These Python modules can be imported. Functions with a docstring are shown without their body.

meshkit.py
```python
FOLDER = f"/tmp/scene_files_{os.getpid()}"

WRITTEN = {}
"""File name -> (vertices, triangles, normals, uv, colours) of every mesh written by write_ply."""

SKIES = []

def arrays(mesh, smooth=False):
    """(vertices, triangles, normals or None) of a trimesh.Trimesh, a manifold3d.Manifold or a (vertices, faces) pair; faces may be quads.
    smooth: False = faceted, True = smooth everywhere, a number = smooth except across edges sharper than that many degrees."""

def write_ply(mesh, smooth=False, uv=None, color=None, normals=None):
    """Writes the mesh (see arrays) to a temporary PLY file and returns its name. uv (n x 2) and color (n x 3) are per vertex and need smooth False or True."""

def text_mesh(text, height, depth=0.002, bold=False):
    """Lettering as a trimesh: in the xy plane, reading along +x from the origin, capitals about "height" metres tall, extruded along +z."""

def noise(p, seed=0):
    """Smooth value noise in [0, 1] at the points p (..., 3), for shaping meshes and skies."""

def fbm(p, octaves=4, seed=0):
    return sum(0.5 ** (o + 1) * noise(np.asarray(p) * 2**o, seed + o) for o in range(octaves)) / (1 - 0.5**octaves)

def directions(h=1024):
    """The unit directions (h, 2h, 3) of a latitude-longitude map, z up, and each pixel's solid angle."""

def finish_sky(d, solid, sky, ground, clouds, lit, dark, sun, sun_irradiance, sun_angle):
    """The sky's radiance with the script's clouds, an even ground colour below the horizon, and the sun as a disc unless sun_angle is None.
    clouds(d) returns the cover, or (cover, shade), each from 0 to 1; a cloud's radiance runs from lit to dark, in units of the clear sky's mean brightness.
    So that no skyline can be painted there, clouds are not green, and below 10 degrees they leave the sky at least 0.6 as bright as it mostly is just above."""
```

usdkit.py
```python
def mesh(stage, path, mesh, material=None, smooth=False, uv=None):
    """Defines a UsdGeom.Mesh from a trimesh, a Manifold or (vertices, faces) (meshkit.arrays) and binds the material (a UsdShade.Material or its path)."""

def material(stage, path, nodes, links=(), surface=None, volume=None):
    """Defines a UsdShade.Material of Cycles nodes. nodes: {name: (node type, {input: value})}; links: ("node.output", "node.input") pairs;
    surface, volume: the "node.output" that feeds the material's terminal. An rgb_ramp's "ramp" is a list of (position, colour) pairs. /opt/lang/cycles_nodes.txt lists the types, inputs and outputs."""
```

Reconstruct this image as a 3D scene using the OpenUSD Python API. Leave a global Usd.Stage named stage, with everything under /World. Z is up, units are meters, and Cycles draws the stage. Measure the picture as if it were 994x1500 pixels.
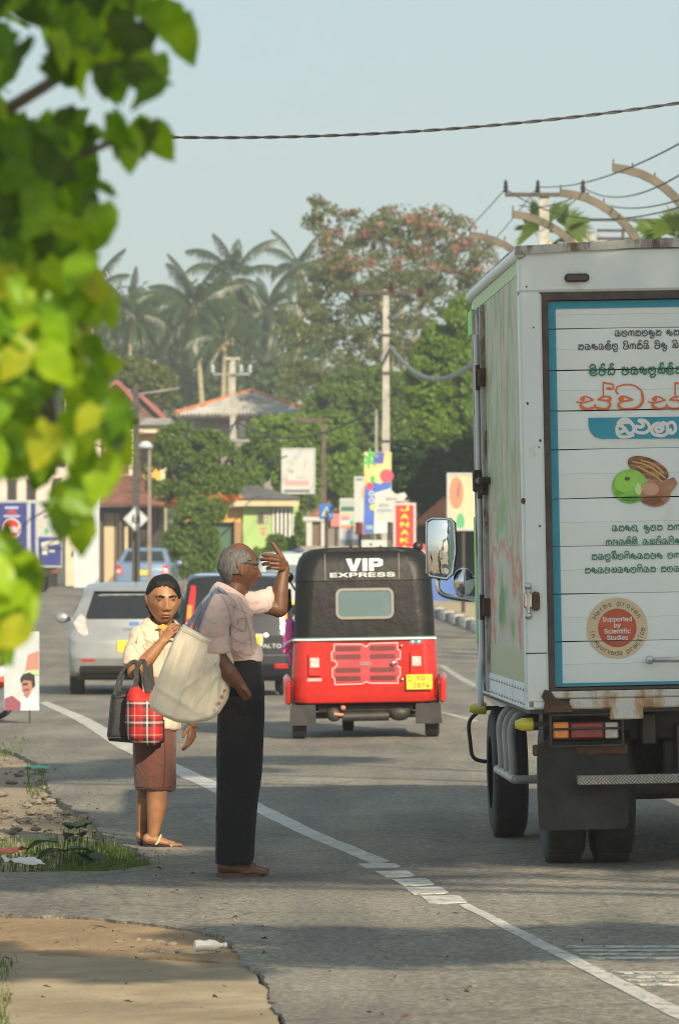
import math, random, numpy as np, trimesh, usdkit, meshkit
import manifold3d as m3
from manifold3d import Manifold, CrossSection
from shapely.geometry import Polygon, LineString, Point, box as sbox
from shapely.ops import unary_union
from shapely import affinity
from scipy.interpolate import PchipInterpolator, CubicSpline
from scipy.spatial import cKDTree
from pxr import Usd, UsdGeom, UsdLux, UsdShade, Gf, Sdf, Vt

stage = Usd.Stage.CreateInMemory()
UsdGeom.SetStageUpAxis(stage, 'Z'); UsdGeom.SetStageMetersPerUnit(stage, 1.0)
UsdGeom.Xform.Define(stage, '/World'); UsdGeom.Scope.Define(stage, '/World/Looks')
rng = np.random.default_rng(7); random.seed(7)

# ---------------------------------------------------------------- camera, sky, sun, exposure
F, HOR, CX, EYE = 7225.0, 835.0, 497.0, 1.5      # focal length in photo pixels, horizon row, centre column, eye height
cam = UsdGeom.Camera.Define(stage, '/World/camera')
cam.CreateHorizontalApertureAttr(24.0); cam.CreateVerticalApertureAttr(24.0*1024/678)
cam.CreateFocalLengthAttr(24.0*F/994)
cam.CreateVerticalApertureOffsetAttr((HOR-750)/994*24.0)
cam.CreateFStopAttr(9.2); cam.CreateFocusDistanceAttr(24.6)
cam.CreateExposureAttr(0.60)
cam.AddTranslateOp().Set(Gf.Vec3d(0, 0, EYE)); cam.AddRotateXOp().Set(90.0)

SUN_EL = math.radians(27.0)
sx, sy = 0.36, -0.93
n_ = math.hypot(sx, sy); sx /= n_; sy /= n_
SUN = np.array([sx*math.cos(SUN_EL), sy*math.cos(SUN_EL), math.sin(SUN_EL)])
sun = UsdLux.DistantLight.Define(stage, '/World/sun')
sun.CreateIntensityAttr(1.25); sun.CreateAngleAttr(0.6); sun.CreateColorAttr(Gf.Vec3f(1.0, 0.86, 0.63))
sun.GetPrim().CreateAttribute('inputs:normalize', Sdf.ValueTypeNames.Bool).Set(True)
q = Gf.Rotation(Gf.Vec3d(0, 0, 1), Gf.Vec3d(*[float(v) for v in SUN]))
sun.AddTransformOp().Set(Gf.Matrix4d().SetRotate(q))

dome = UsdLux.DomeLight.Define(stage, '/World/sky')
skym = usdkit.material(stage, '/World/Looks/sky_look', {
    'sky': ('sky_texture', {'sky_type': 'single_scattering', 'sun_disc': False, 'sun_elevation': SUN_EL, 'sun_rotation': math.atan2(sx, sy),
                            'air_density': 1.0, 'aerosol_density': 2.0, 'ozone_density': 1.2}),
    'tc': ('texture_coordinate', {}),
    'mp': ('mapping', {'scale': (1.0, 1.0, 5.0)}),
    'n': ('noise_texture', {'scale': 2.2, 'detail': 5.0, 'roughness': 0.55}),
    'r': ('rgb_ramp', {'ramp': [(0.30, (.42, .42, .42)), (0.62, (.72, .72, .72))]}),
    'mx': ('mix_color', {'b': (4.5, 5.45, 5.5)}),
    'bg': ('background_shader', {'strength': 0.085})},
    [('tc.generated', 'mp.vector'), ('mp.vector', 'n.vector'), ('n.fac', 'r.fac'), ('r.color', 'mx.fac'), ('sky.color', 'mx.a'), ('mx.result', 'bg.color')], surface='bg.background')
UsdShade.MaterialBindingAPI.Apply(dome.GetPrim()).Bind(skym)
dome.GetPrim().SetCustomDataByKey('kind', 'structure'); dome.GetPrim().SetCustomDataByKey('label', 'pale hazy blue afternoon sky'); dome.GetPrim().SetCustomDataByKey('category', 'sky')

# ---------------------------------------------------------------- helpers
_prof = PchipInterpolator([-60, 0, 48, 68, 90, 110, 130, 155, 200, 300, 420], [0, 0, 0, -.15, -.02, .2, .5, .78, 1.0, 1.2, 1.4])
def gz(X, Y):
    return _prof(np.clip(Y, -60, 420)) + 0.016*np.clip(X, -3, 4)*np.clip((140-np.asarray(Y, float))/60, 0, 1)
def W(px, py, Y):                                   # the point at depth Y seen at a photo pixel
    return np.array([(px-CX)*Y/F, Y, EYE+(HOR-py)*Y/F])
def G(px, py):                                      # the ground point seen at a photo pixel
    lo, hi = 5.0, 400.0
    for _ in range(50):
        Y = (lo+hi)/2; X = (px-CX)*Y/F
        if HOR-(gz(X, Y)-EYE)*F/Y > py: lo = Y
        else: hi = Y
    return np.array([(px-CX)*Y/F, Y, float(gz(X, Y))])

_used = {}
def uname(parent, name):
    k = (parent, name); n = _used.get(k, 0); _used[k] = n+1
    return f'{parent}/{name}' if n == 0 else f'{parent}/{name}_{n:03d}'
_PRINT = ('lettering', 'print', 'picture', 'outline', 'foliage', 'leaves', 'flowers', 'tread', 'drawing', 'stripes', 'chequer', 'seal', 'seam', 'border')
def obj(name, mesh, mat, parent=None, smooth=False, label=None, uv=None, stuff=False):
    """One Mesh prim under parent (or /World). Pieces that touch are joined, pieces that do not become prims of their own, or one part of kind stuff when they are print or many."""
    pp = '/World' if parent is None else str(parent.GetPath()); kind = 'stuff' if stuff else None; out = [mesh]
    if parent is not None and not stuff:
        t = TM(mesh) if not isinstance(mesh, tuple) else None
        if t is not None and len(t.faces) < 60000:
            w = trimesh.Trimesh(t.vertices, t.faces, process=False); w.merge_vertices(digits_vertex=6)
            lab = trimesh.graph.connected_component_labels(w.face_adjacency, node_count=len(w.faces)); n = lab.max()+1
            if n > 1:
                if n > 30 or any(k in name for k in _PRINT): kind = 'stuff'
                else:
                    ps = [w.submesh([np.nonzero(lab == i)[0]], append=True, repair=False) for i in range(n)]
                    try:
                        u = Manifold.batch_boolean([MF(p) for p in ps], m3.OpType.Add); d = u.decompose()
                        if u.is_empty() or u.status() != m3.Error.NoError: raise ValueError
                        ps = [TM(x) for x in d]
                    except Exception: pass
                    if len(ps) > 14: kind = 'stuff'
                    else: out = ps
    for x in out:
        p = usdkit.mesh(stage, uname(pp, name), x, mat, smooth, uv).GetPrim()
        if label: p.SetCustomDataByKey('label', label)
        if kind: p.SetCustomDataByKey('kind', kind)
    return p
def tag(p, label=None, cat=None, group=None, kind=None):
    for k, v in (('label', label), ('category', cat), ('group', group), ('kind', kind)):
        if v: p.SetCustomDataByKey(k, v)
    return p
def thing(name, label, cat, loc=(0, 0, 0), rz=0, roll=0, group=None, kind=None):
    x = UsdGeom.Xform.Define(stage, uname('/World', name))
    x.AddTranslateOp().Set(Gf.Vec3d(*map(float, loc)))
    if rz: x.AddRotateZOp().Set(float(rz))
    if roll: x.AddRotateYOp().Set(float(-roll))
    return tag(x.GetPrim(), label, cat, group, kind)

cat = trimesh.util.concatenate
def TM(m):
    if isinstance(m, Manifold):
        q_ = m.to_mesh(); return trimesh.Trimesh(np.array(q_.vert_properties)[:, :3], np.array(q_.tri_verts), process=False)
    return m
def MF(t): return Manifold(m3.Mesh(np.asarray(t.vertices, np.float32), np.asarray(t.faces, np.uint32)))
def bx(x0, x1, y0, y1, z0, z1, b=0):
    if b:
        b = min(b, (x1-x0)*.45, (y1-y0)*.45, (z1-z0)*.45)
        P = []
        for X, sx_ in ((x0, 1), (x1, -1)):
            for Y, sy_ in ((y0, 1), (y1, -1)):
                for Z, sz_ in ((z0, 1), (z1, -1)):
                    P += [(X+sx_*b, Y+sy_*b, Z), (X+sx_*b, Y, Z+sz_*b), (X, Y+sy_*b, Z+sz_*b)]
        return TM(Manifold.hull_points(np.array(P, np.float32)))
    m = trimesh.creation.box([x1-x0, y1-y0, z1-z0]); m.apply_translation([(x0+x1)/2, (y0+y1)/2, (z0+z1)/2]); return m
def frame_of(d):
    d = d/np.linalg.norm(d); a = np.cross(d, [0, 0, 1.0] if abs(d[2]) < .95 else [1.0, 0, 0]); a /= np.linalg.norm(a)
    return a, np.cross(a, d)
def cyl(p, q, r0, r1=None, n=12):
    p, q = np.asarray(p, float), np.asarray(q, float); r1 = r0 if r1 is None else r1
    a, b = frame_of(q-p); t = np.arange(n)*2*math.pi/n
    c = np.cos(t)[:, None]*a+np.sin(t)[:, None]*b
    v = np.vstack([p+r0*c, q+r1*c, [p], [q]]); i = np.arange(n); j = (i+1) % n
    f = np.vstack([np.c_[i, j, n+j], np.c_[i, n+j, n+i], np.c_[j, i, np.full(n, 2*n)], np.c_[n+i, n+j, np.full(n, 2*n+1)]])
    m = trimesh.Trimesh(v, f, process=False); 
    if m.volume < 0: m.invert()
    return m
def tube(path, r, n=8, caps=True):
    p = np.asarray(path, float); r = np.broadcast_to(r, (len(p),)); t = np.gradient(p, axis=0); t /= np.linalg.norm(t, axis=1, keepdims=True)+1e-12
    a, _ = frame_of(t[0]); A = []
    for k in range(len(p)):
        a = a-t[k]*np.dot(a, t[k]); a /= np.linalg.norm(a)+1e-12; A.append(a)
    A = np.array(A); B = np.cross(t, A); ang = np.arange(n)*2*math.pi/n
    v = (p[:, None]+r[:, None, None]*(np.cos(ang)[None, :, None]*A[:, None]+np.sin(ang)[None, :, None]*B[:, None])).reshape(-1, 3)
    i, j = np.meshgrid(np.arange(len(p)-1), np.arange(n), indexing='ij'); i, j = i.ravel(), j.ravel(); j2 = (j+1) % n
    f = np.vstack([np.c_[i*n+j, i*n+j2, (i+1)*n+j2], np.c_[i*n+j, (i+1)*n+j2, (i+1)*n+j]])
    if caps:
        k = len(v); v = np.vstack([v, p[:1], p[-1:]]); jj = np.arange(n); jn = (jj+1) % n; l = (len(p)-1)*n
        f = np.vstack([f, np.c_[jn, jj, np.full(n, k)], np.c_[l+jj, l+jn, np.full(n, k+1)]])
    return trimesh.Trimesh(v, f, process=False)
def spline(pts, n=40, closed=False):
    p = np.asarray(pts, float)
    if closed: p = np.vstack([p, p[:1]])
    s = np.r_[0, np.cumsum(np.linalg.norm(np.diff(p, axis=0), axis=1)+1e-9)]
    return CubicSpline(s, p, bc_type='periodic' if closed else 'natural')(np.linspace(0, s[-1], n))
def lathe(prof, axis='z', n=24):                    # prof: (radius, height) pairs
    m = trimesh.creation.revolve(np.asarray(prof, float), sections=n)
    if axis == 'x': m.apply_transform(trimesh.transformations.rotation_matrix(math.pi/2, [0, 1, 0]))
    if axis == 'y': m.apply_transform(trimesh.transformations.rotation_matrix(-math.pi/2, [1, 0, 0]))
    if m.volume < 0: m.invert()
    return m
def polys(g): return [p for p in getattr(g, 'geoms', [g]) if isinstance(p, Polygon) and p.area > 1e-9]
def cs(g):
    out = []
    for p in polys(g): out += [np.array(p.exterior.coords)[:-1]]+[np.array(h.coords)[:-1] for h in p.interiors]
    return CrossSection(out, m3.FillRule.EvenOdd)
def ext(g, h, refine=0):                            # polygon(s) in xy extruded along +z
    m = cs(g).extrude(h)
    return m.refine_to_length(refine) if refine else m
def face_y(g, y0, y1, refine=0):                    # polygon(s) given in (x, z), extruded from y0 to y1
    t = TM(ext(g, y1-y0, refine)); v = t.vertices.copy(); t.vertices = np.c_[v[:, 0], y1-v[:, 2], v[:, 1]]; return t
def face_x(g, x0, x1, refine=0):                    # polygon(s) given in (y, z), extruded from x0 to x1
    t = TM(ext(g, x1-x0, refine)); v = t.vertices.copy(); t.vertices = np.c_[x0+v[:, 2], v[:, 0], v[:, 1]]; return t
def warp(m, fn):
    t = TM(m).copy(); t.vertices = fn(np.array(t.vertices)); return t
def rrect(x0, y0, x1, y1, r): 
    r = min(r, (x1-x0)*.49, (y1-y0)*.49)
    return sbox(x0+r, y0+r, x1-r, y1-r).buffer(r, quad_segs=4)
def sph(c, r, sub=2, sc=(1, 1, 1)):
    m = trimesh.creation.icosphere(sub, 1.0); m.vertices = m.vertices*np.asarray(sc)*r+np.asarray(c); return m
def moved(m, t=(0, 0, 0), rz=0, rx=0, ry=0):
    m = TM(m).copy()
    for a, ax in ((rx, [1, 0, 0]), (ry, [0, 1, 0]), (rz, [0, 0, 1])):
        if a: m.apply_transform(trimesh.transformations.rotation_matrix(math.radians(a), ax))
    m.apply_translation(t); return m
def text(s, h, depth=.002, bold=False, w=None):     # lettering in the xz plane, centred, front towards -y
    m = meshkit.text_mesh(s, h, depth, bold); b = m.bounds
    m.apply_translation([-(b[0, 0]+b[1, 0])/2, -h/2, 0])
    if w: m.vertices[:, 0] *= w/(b[1, 0]-b[0, 0])
    v = m.vertices.copy(); m.vertices = np.c_[v[:, 0], -v[:, 2], v[:, 1]]; return m
def put(m, x, y, z): 
    m = TM(m).copy(); m.apply_translation([x, y, z]); return m
_I = {'rear': (lambda a, b: (a, None, b), 1), 'left': (lambda a, b: (None, a, b), 0)}
def project(body, g, side, off=.004, thick=.012, refine=.05):
    """Polygon(s) in rear (x, z), left or right (y, z) view laid onto a body, as a thin plate that follows it."""
    t = TM(ext(g, 1.0, refine)) if not isinstance(g, trimesh.Trimesh) else g
    v = np.array(t.vertices); a, b, top = v[:, 0], v[:, 1], v[:, 2] > .5
    n = len(v); o = np.zeros((n, 3)); d = np.zeros((n, 3)); k = 1 if side in ('rear', 'front') else 0
    s = 1 if side in ('rear', 'left') else -1
    if k == 1: o[:, 0], o[:, 1], o[:, 2] = a, -9*s, b
    else: o[:, 0], o[:, 1], o[:, 2] = -9*s, a, b
    d[:, k] = s
    loc, ri, _ = body.ray.intersects_location(o, d, multiple_hits=False)
    hit = np.full(n, np.nan); hit[ri] = loc[:, k]
    bad = np.isnan(hit)
    if bad.any():
        tr = cKDTree(np.c_[a, b][~bad]); hit[bad] = hit[~bad][tr.query(np.c_[a, b][bad])[1]]
    o[:, k] = hit-s*np.where(top, off, off-thick)
    out = trimesh.Trimesh(o, t.faces, process=False)
    if out.volume < 0: out.invert()
    return out
def pillow(g, T, refine=.03, D=None, wr=0, seed=0):   # outline in (x, z) inflated in y
    t = TM(ext(g, 1.0, refine)); v = np.array(t.vertices); bd = polys(g)[0].exterior
    import shapely
    d = shapely.distance(bd, shapely.points(v[:, :2])); D = D or d.max()
    e = np.sqrt(np.clip(1-(1-np.clip(d/D, 0, 1))**2, 0, 1))*T/2+.002
    y = np.where(v[:, 2] > .5, -e, e)
    if wr: y = y+wr*(meshkit.fbm(np.c_[v[:, 0]*7, v[:, 1]*5, y*3], 3, seed)-.5)
    out = trimesh.Trimesh(np.c_[v[:, 0], y, v[:, 1]], t.faces, process=False)
    if out.volume < 0: out.invert()
    return out
def bones(chain, refine=.02, iters=8, sub=1):       # chain: lists of (point, radius or (rx,ry,rz)); each consecutive pair is hulled
    parts = []
    def ball(c, r):
        s = trimesh.creation.icosphere(sub, 1.0).vertices
        return s*(np.asarray(r, float))+np.asarray(c, float)
    for ch in chain:
        if len(ch) == 1: parts.append(Manifold.hull_points(ball(*ch[0]).astype(np.float32)))
        for p, q_ in zip(ch[:-1], ch[1:]): parts.append(Manifold.hull_points(np.vstack([ball(*p), ball(*q_)]).astype(np.float32)))
    m = Manifold.batch_boolean(parts, m3.OpType.Add).refine_to_length(refine)
    t = TM(m); t.merge_vertices()
    if iters: trimesh.smoothing.filter_taubin(t, .5, .53, iterations=iters)
    return t

# ---------------------------------------------------------------- materials
def mat(name, col, rough=.6, col2=None, scale=6., fac=(.35, .65), detail=4., bump=0., bscale=None, metal=0., spec=.5, coat=0., pos=False, stretch=None, sheen=0., grime=None, gscale=2., gfac=(.55, .75)):
    c2 = col2 or tuple(min(1, c*1.12) for c in col)
    src = 'geo.position' if pos else 'tc.object'
    N = {'geo': ('geometry', {}), 'tc': ('texture_coordinate', {}), 'mp': ('mapping', {'scale': stretch or (1, 1, 1)}),
         'n': ('noise_texture', {'scale': scale, 'detail': detail, 'roughness': .6}),
         'r': ('rgb_ramp', {'ramp': [(fac[0], col), (fac[1], c2)]}),
         'p': ('principled_bsdf', {'roughness': rough, 'metallic': metal, 'specular_ior_level': spec, 'coat_weight': coat, 'coat_roughness': .05, 'sheen_weight': sheen})}
    L = [(src, 'mp.vector'), ('mp.vector', 'n.vector'), ('n.fac', 'r.fac')]
    out = 'r.color'
    if grime:
        N['g'] = ('noise_texture', {'scale': gscale, 'detail': 6., 'roughness': .65}); N['gr'] = ('rgb_ramp', {'ramp': [(gfac[0], (0, 0, 0)), (gfac[1], (1, 1, 1))]})
        N['gm'] = ('mix_color', {'b': grime}); L += [('mp.vector', 'g.vector'), ('g.fac', 'gr.fac'), ('gr.color', 'gm.fac'), (out, 'gm.a')]; out = 'gm.result'
    L.append((out, 'p.base_color'))
    if bump:
        N['bn'] = ('noise_texture', {'scale': bscale or scale*4, 'detail': 5., 'roughness': .6}); N['b'] = ('bump', {'strength': 1., 'distance': bump})
        L += [('mp.vector', 'bn.vector'), ('bn.fac', 'b.height'), ('b.normal', 'p.normal')]
    return usdkit.material(stage, '/World/Looks/'+name, N, L, surface='p.BSDF')
def leafmat(name, ramp, rough=.5, trans=.35, tcol=1.6, spec=.4):
    N = {'geo': ('geometry', {}), 'r': ('rgb_ramp', {'ramp': ramp}), 'p': ('principled_bsdf', {'roughness': rough, 'specular_ior_level': spec}),
         'h': ('hsv', {'hue': .48, 'saturation': 1.15, 'value': tcol}), 't': ('translucent_bsdf', {}), 'm': ('mix_closure', {'fac': trans})}
    L = [('geo.random_per_island', 'r.fac'), ('r.color', 'p.base_color'), ('r.color', 'h.color'), ('h.color', 't.color'), ('p.BSDF', 'm.closure1'), ('t.BSDF', 'm.closure2')]
    return usdkit.material(stage, '/World/Looks/'+name, N, L, surface='m.closure')
def glassmat(name, tint=(.8, .9, .9), mirror=(.9, .95, 1), dark=None):
    N = {'t': ('transparent_bsdf', {'color': tint}), 'g': ('glossy_bsdf', {'color': mirror, 'roughness': .03}), 'f': ('fresnel', {'IOR': 1.5}), 'm': ('mix_closure', {})}
    return usdkit.material(stage, '/World/Looks/'+name, N, [('f.fac', 'm.fac'), ('t.transparent' if False else 't.BSDF', 'm.closure1'), ('g.BSDF', 'm.closure2')], surface='m.closure')
_flat = {}
def paint(col, rough=.5, coat=0.):
    k = (tuple(round(c, 3) for c in col), rough, coat)
    if k not in _flat: _flat[k] = mat('paint_%03d' % len(_flat), col, rough, tuple(min(1, c*1.1+.004) for c in col), 9., coat=coat)
    return _flat[k]
BLACK_RUBBER = mat('rubber', (.014, .014, .015), .75, (.03, .029, .028), 9, bump=.001)
DARK_METAL = mat('dark_metal', (.018, .017, .017), .55, (.05, .042, .035), 7, bump=.001)
STEEL = mat('steel', (.45, .45, .44), .35, (.6, .6, .58), 12, metal=.9)
CHROME = mat('chrome', (.75, .75, .75), .12, (.8, .8, .8), 5, metal=1.)
CARGLASS = mat('car_glass', (.012, .014, .016), .06, (.02, .022, .024), 2, spec=.6)
RED_LAMP = mat('red_lamp', (.42, .012, .01), .18, (.55, .03, .02), 30, coat=.6)
AMBER_LAMP = mat('amber_lamp', (.7, .2, .02), .2, (.8, .3, .03), 30, coat=.6)
CLEAR_LAMP = mat('clear_lamp', (.34, .33, .32), .2, (.5, .49, .48), 30, coat=.6)
PLATE_Y = mat('plate_yellow', (.72, .46, .02), .45, (.8, .54, .04), 20)
BLACK = mat('black_plastic', (.012, .012, .013), .5, (.02, .02, .02), 20)
CONCRETE = mat('pole_concrete', (.27, .26, .235), .85, (.38, .365, .33), 5, bump=.003, grime=(.13, .12, .10), gscale=1.5)
WIRE = paint((.012, .012, .014), .6)

# ================================================================ THE SETTING: ground, road, verge
def sheet(g, lift, thick=.02, refine=2.0, wob=0., seed=0, wscale=1.):
    """polygon(s) in world xy as a sheet draped on the terrain, its top LIFT metres above it"""
    def fn(v):
        top = v[:, 2] > thick/2
        z = gz(v[:, 0], v[:, 1])+lift
        if wob: z = z+wob*(meshkit.fbm(np.c_[v[:, 0]*wscale, v[:, 1]*wscale, v[:, 0]*0], 3, seed)-.5)
        return np.c_[v[:, 0], v[:, 1], np.where(top, z, z-thick)]
    return warp(ext(g, thick, refine), fn)
def rough_edge(pts, amp, step, seed, closed=True):
    r = np.random.default_rng(seed); L = LineString(list(pts)+([pts[0]] if closed else [])); n = int(L.length/step)
    P = np.array([L.interpolate(k*step).coords[0] for k in range(n)])
    P = P+amp*(np.stack([meshkit.fbm(np.c_[P*3.1, P[:, :1]*0+s], 4, seed+s)-.5 for s in (1, 2)], 1)*2)
    return [tuple(p) for p in P]
PX = lambda pts: [tuple(G(*p)[:2]) for p in pts]

EARTH = mat('earth_look', (.20, .155, .10), .95, (.30, .24, .165), 1.3, bump=.02, bscale=9, pos=True)
ground = sheet(sbox(-260, -40, 260, 430), -.075, .1, 12.)
tag(obj('ground', ground, EARTH), 'bare earth and verge land around the road', 'ground', kind='structure')

def asphalt_mat():
    N = {'geo': ('geometry', {}), 'big': ('noise_texture', {'scale': .35, 'detail': 5., 'roughness': .6}), 'fine': ('noise_texture', {'scale': 30., 'detail': 6., 'roughness': .85}),
         'mp': ('mapping', {'scale': (2.2, .22, 1.)}), 'streak': ('noise_texture', {'scale': 1.2, 'detail': 4.}),
         'r1': ('rgb_ramp', {'ramp': [(.32, (.140, .131, .114)), (.68, (.235, .218, .186))]}), 'r2': ('rgb_ramp', {'ramp': [(.37, (.40, .40, .40)), (.5, (1, 1, 1)), (.63, (1.9, 1.85, 1.75))]}),
         'r3': ('rgb_ramp', {'ramp': [(.35, (.78, .78, .8)), (.65, (1.12, 1.1, 1.06))]}),
         'm1': ('mix_color', {'blend_type': 'multiply', 'fac': 1., 'use_clamp': False}), 'm2': ('mix_color', {'blend_type': 'multiply', 'fac': 1., 'use_clamp': False}),
         'vor': ('voronoi_texture', {'scale': .55, 'feature': 'distance_to_edge', 'randomness': 1.}), 'wn': ('noise_texture', {'scale': 2.5, 'detail': 4.}), 'wv': ('mix_vector', {'fac': .16}),
         'cr': ('rgb_ramp', {'ramp': [(0., (.45, .45, .45)), (.012, (1, 1, 1))]}), 'm3': ('mix_color', {'blend_type': 'multiply', 'fac': .55, 'use_clamp': False}),
         'bn': ('noise_texture', {'scale': 70., 'detail': 3., 'roughness': .7}), 'b': ('bump', {'strength': .8, 'distance': .007}),
         'p': ('principled_bsdf', {'roughness': .82, 'specular_ior_level': .35})}
    L = [('geo.position', 'big.vector'), ('geo.position', 'fine.vector'), ('geo.position', 'mp.vector'), ('mp.vector', 'streak.vector'), ('big.fac', 'r1.fac'), ('fine.fac', 'r2.fac'), ('streak.fac', 'r3.fac'),
         ('r1.color', 'm1.a'), ('r2.color', 'm1.b'), ('m1.result', 'm2.a'), ('r3.color', 'm2.b'),
         ('geo.position', 'wn.vector'), ('geo.position', 'wv.a'), ('wn.color', 'wv.b'), ('wv.result', 'vor.vector'), ('vor.distance', 'cr.fac'), ('m2.result', 'm3.a'), ('cr.color', 'm3.b'),
         ('geo.position', 'bn.vector'), ('bn.fac', 'b.height'), ('b.normal', 'p.normal'), ('m3.result', 'p.base_color')]
    return usdkit.material(stage, '/World/Looks/asphalt_look', N, L, surface='p.BSDF')
ASPHALT = asphalt_mat()
edge = PX([(412, 1502), (392, 1450), (366, 1415), (347, 1388), (318, 1370), (215, 1352), (90, 1341), (-80, 1338), (-80, 1279), (150, 1277), (236, 1266), (205, 1246), (168, 1232), (148, 1222), (143, 1205), (122, 1190),
           (82, 1172), (66, 1150), (69, 1130), (46, 1113), (10, 1099), (-50, 1090)])
edge = rough_edge(edge, .06, .03, 3, closed=False)
road_poly = Polygon([(-.2, 12), (40, 12), (40, 172), (-60, 172), (-60, 60), (-7.5, 50)]+[tuple(p) for p in edge[::-1]])
road_poly = road_poly.buffer(0)
if road_poly.geom_type != 'Polygon': road_poly = max(road_poly.geoms, key=lambda p: p.area)
def road_z(v, thick):
    return None
tag(obj('road', sheet(road_poly, 0., .09, 1.2), ASPHALT), 'grey weathered asphalt road', 'road', kind='structure')

# verge at the left: rubble, dirt, driveway slab
RUBBLE = mat('rubble_earth', (.09, .078, .062), .95, (.24, .20, .15), 6, fac=(.3, .6), bump=.03, bscale=26, pos=True)
vp = Polygon([(-9, 20.5), (-.35, 20.5), (-.9, 27), (-1.5, 31), (-2.2, 36), (-3.1, 40), (-9, 48)])
def verge():
    t = TM(ext(vp, .05, .12)); v = np.array(t.vertices); top = v[:, 2] > .02
    h = -.10+.06*(meshkit.fbm(np.c_[v[:, 0]*2.3, v[:, 1]*1.7, v[:, 0]*0], 5, 11)-.4)+.022*(meshkit.fbm(np.c_[v[:, 0]*11, v[:, 1]*8, v[:, 0]*0], 3, 4)-.5)
    z = gz(v[:, 0], v[:, 1])+h; t.vertices = np.c_[v[:, 0], v[:, 1], np.where(top, z, z-.05)]; return t
tag(obj('verge', verge(), RUBBLE, smooth=60), 'broken earth verge with rubble beside the road', 'verge', kind='structure')
SAND = mat('sandy_dirt_look', (.20, .13, .065), .95, (.31, .215, .12), 2.2, fac=(.3, .65), bump=.016, bscale=22, pos=True, grime=(.17, .12, .07), gscale=1.6)
sp = Polygon(rough_edge(PX([(-120, 1338), (90, 1341), (210, 1350), (318, 1366), (362, 1388), (340, 1404), (230, 1399), (-120, 1406)]), .04, .05, 9)).buffer(.06)
tag(obj('dirt_patch', sheet(sp, -.016, .05, .2, wob=.07, seed=2, wscale=3.), SAND, smooth=50), 'sandy dirt patch between the asphalt and the driveway slab', 'dirt', kind='structure')
SLAB = mat('slab_concrete', (.27, .205, .125), .92, (.38, .30, .195), 1.8, bump=.010, bscale=45, pos=True, grime=(.19, .14, .085), gscale=1.3, gfac=(.48, .7))
slp = Polygon(rough_edge(PX([(-140, 1390), (150, 1391), (300, 1393), (345, 1399), (366, 1416), (392, 1450), (414, 1502)])+[(-.2, 13.5), (-2.2, 13.5)], .03, .06, 21))
tag(obj('driveway_slab', sheet(slp, -.016, .08, .4, wob=.03, seed=8), SLAB, smooth=50), 'worn concrete driveway slab at the road edge', 'driveway', kind='structure')

# painted markings
def paintmark(name, wear):
    N = {'geo': ('geometry', {}), 'n': ('noise_texture', {'scale': 22., 'detail': 6., 'roughness': .75}), 'r': ('rgb_ramp', {'ramp': [(wear-.06, (0, 0, 0)), (wear+.05, (1, 1, 1))]}),
         'n2': ('noise_texture', {'scale': 3., 'detail': 4.}), 'r2': ('rgb_ramp', {'ramp': [(.3, (.40, .39, .35)), (.7, (.56, .55, .51))]}), 'p': ('principled_bsdf', {'roughness': .7})}
    return usdkit.material(stage, '/World/Looks/'+name, N, [('geo.position', 'n.vector'), ('n.fac', 'r.fac'), ('r.color', 'p.alpha'), ('geo.position', 'n2.vector'), ('n2.fac', 'r2.fac'), ('r2.color', 'p.base_color')], surface='p.BSDF')
MARK = paintmark('road_paint', .42); MARK_OLD = paintmark('road_paint_old', .48)
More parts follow.
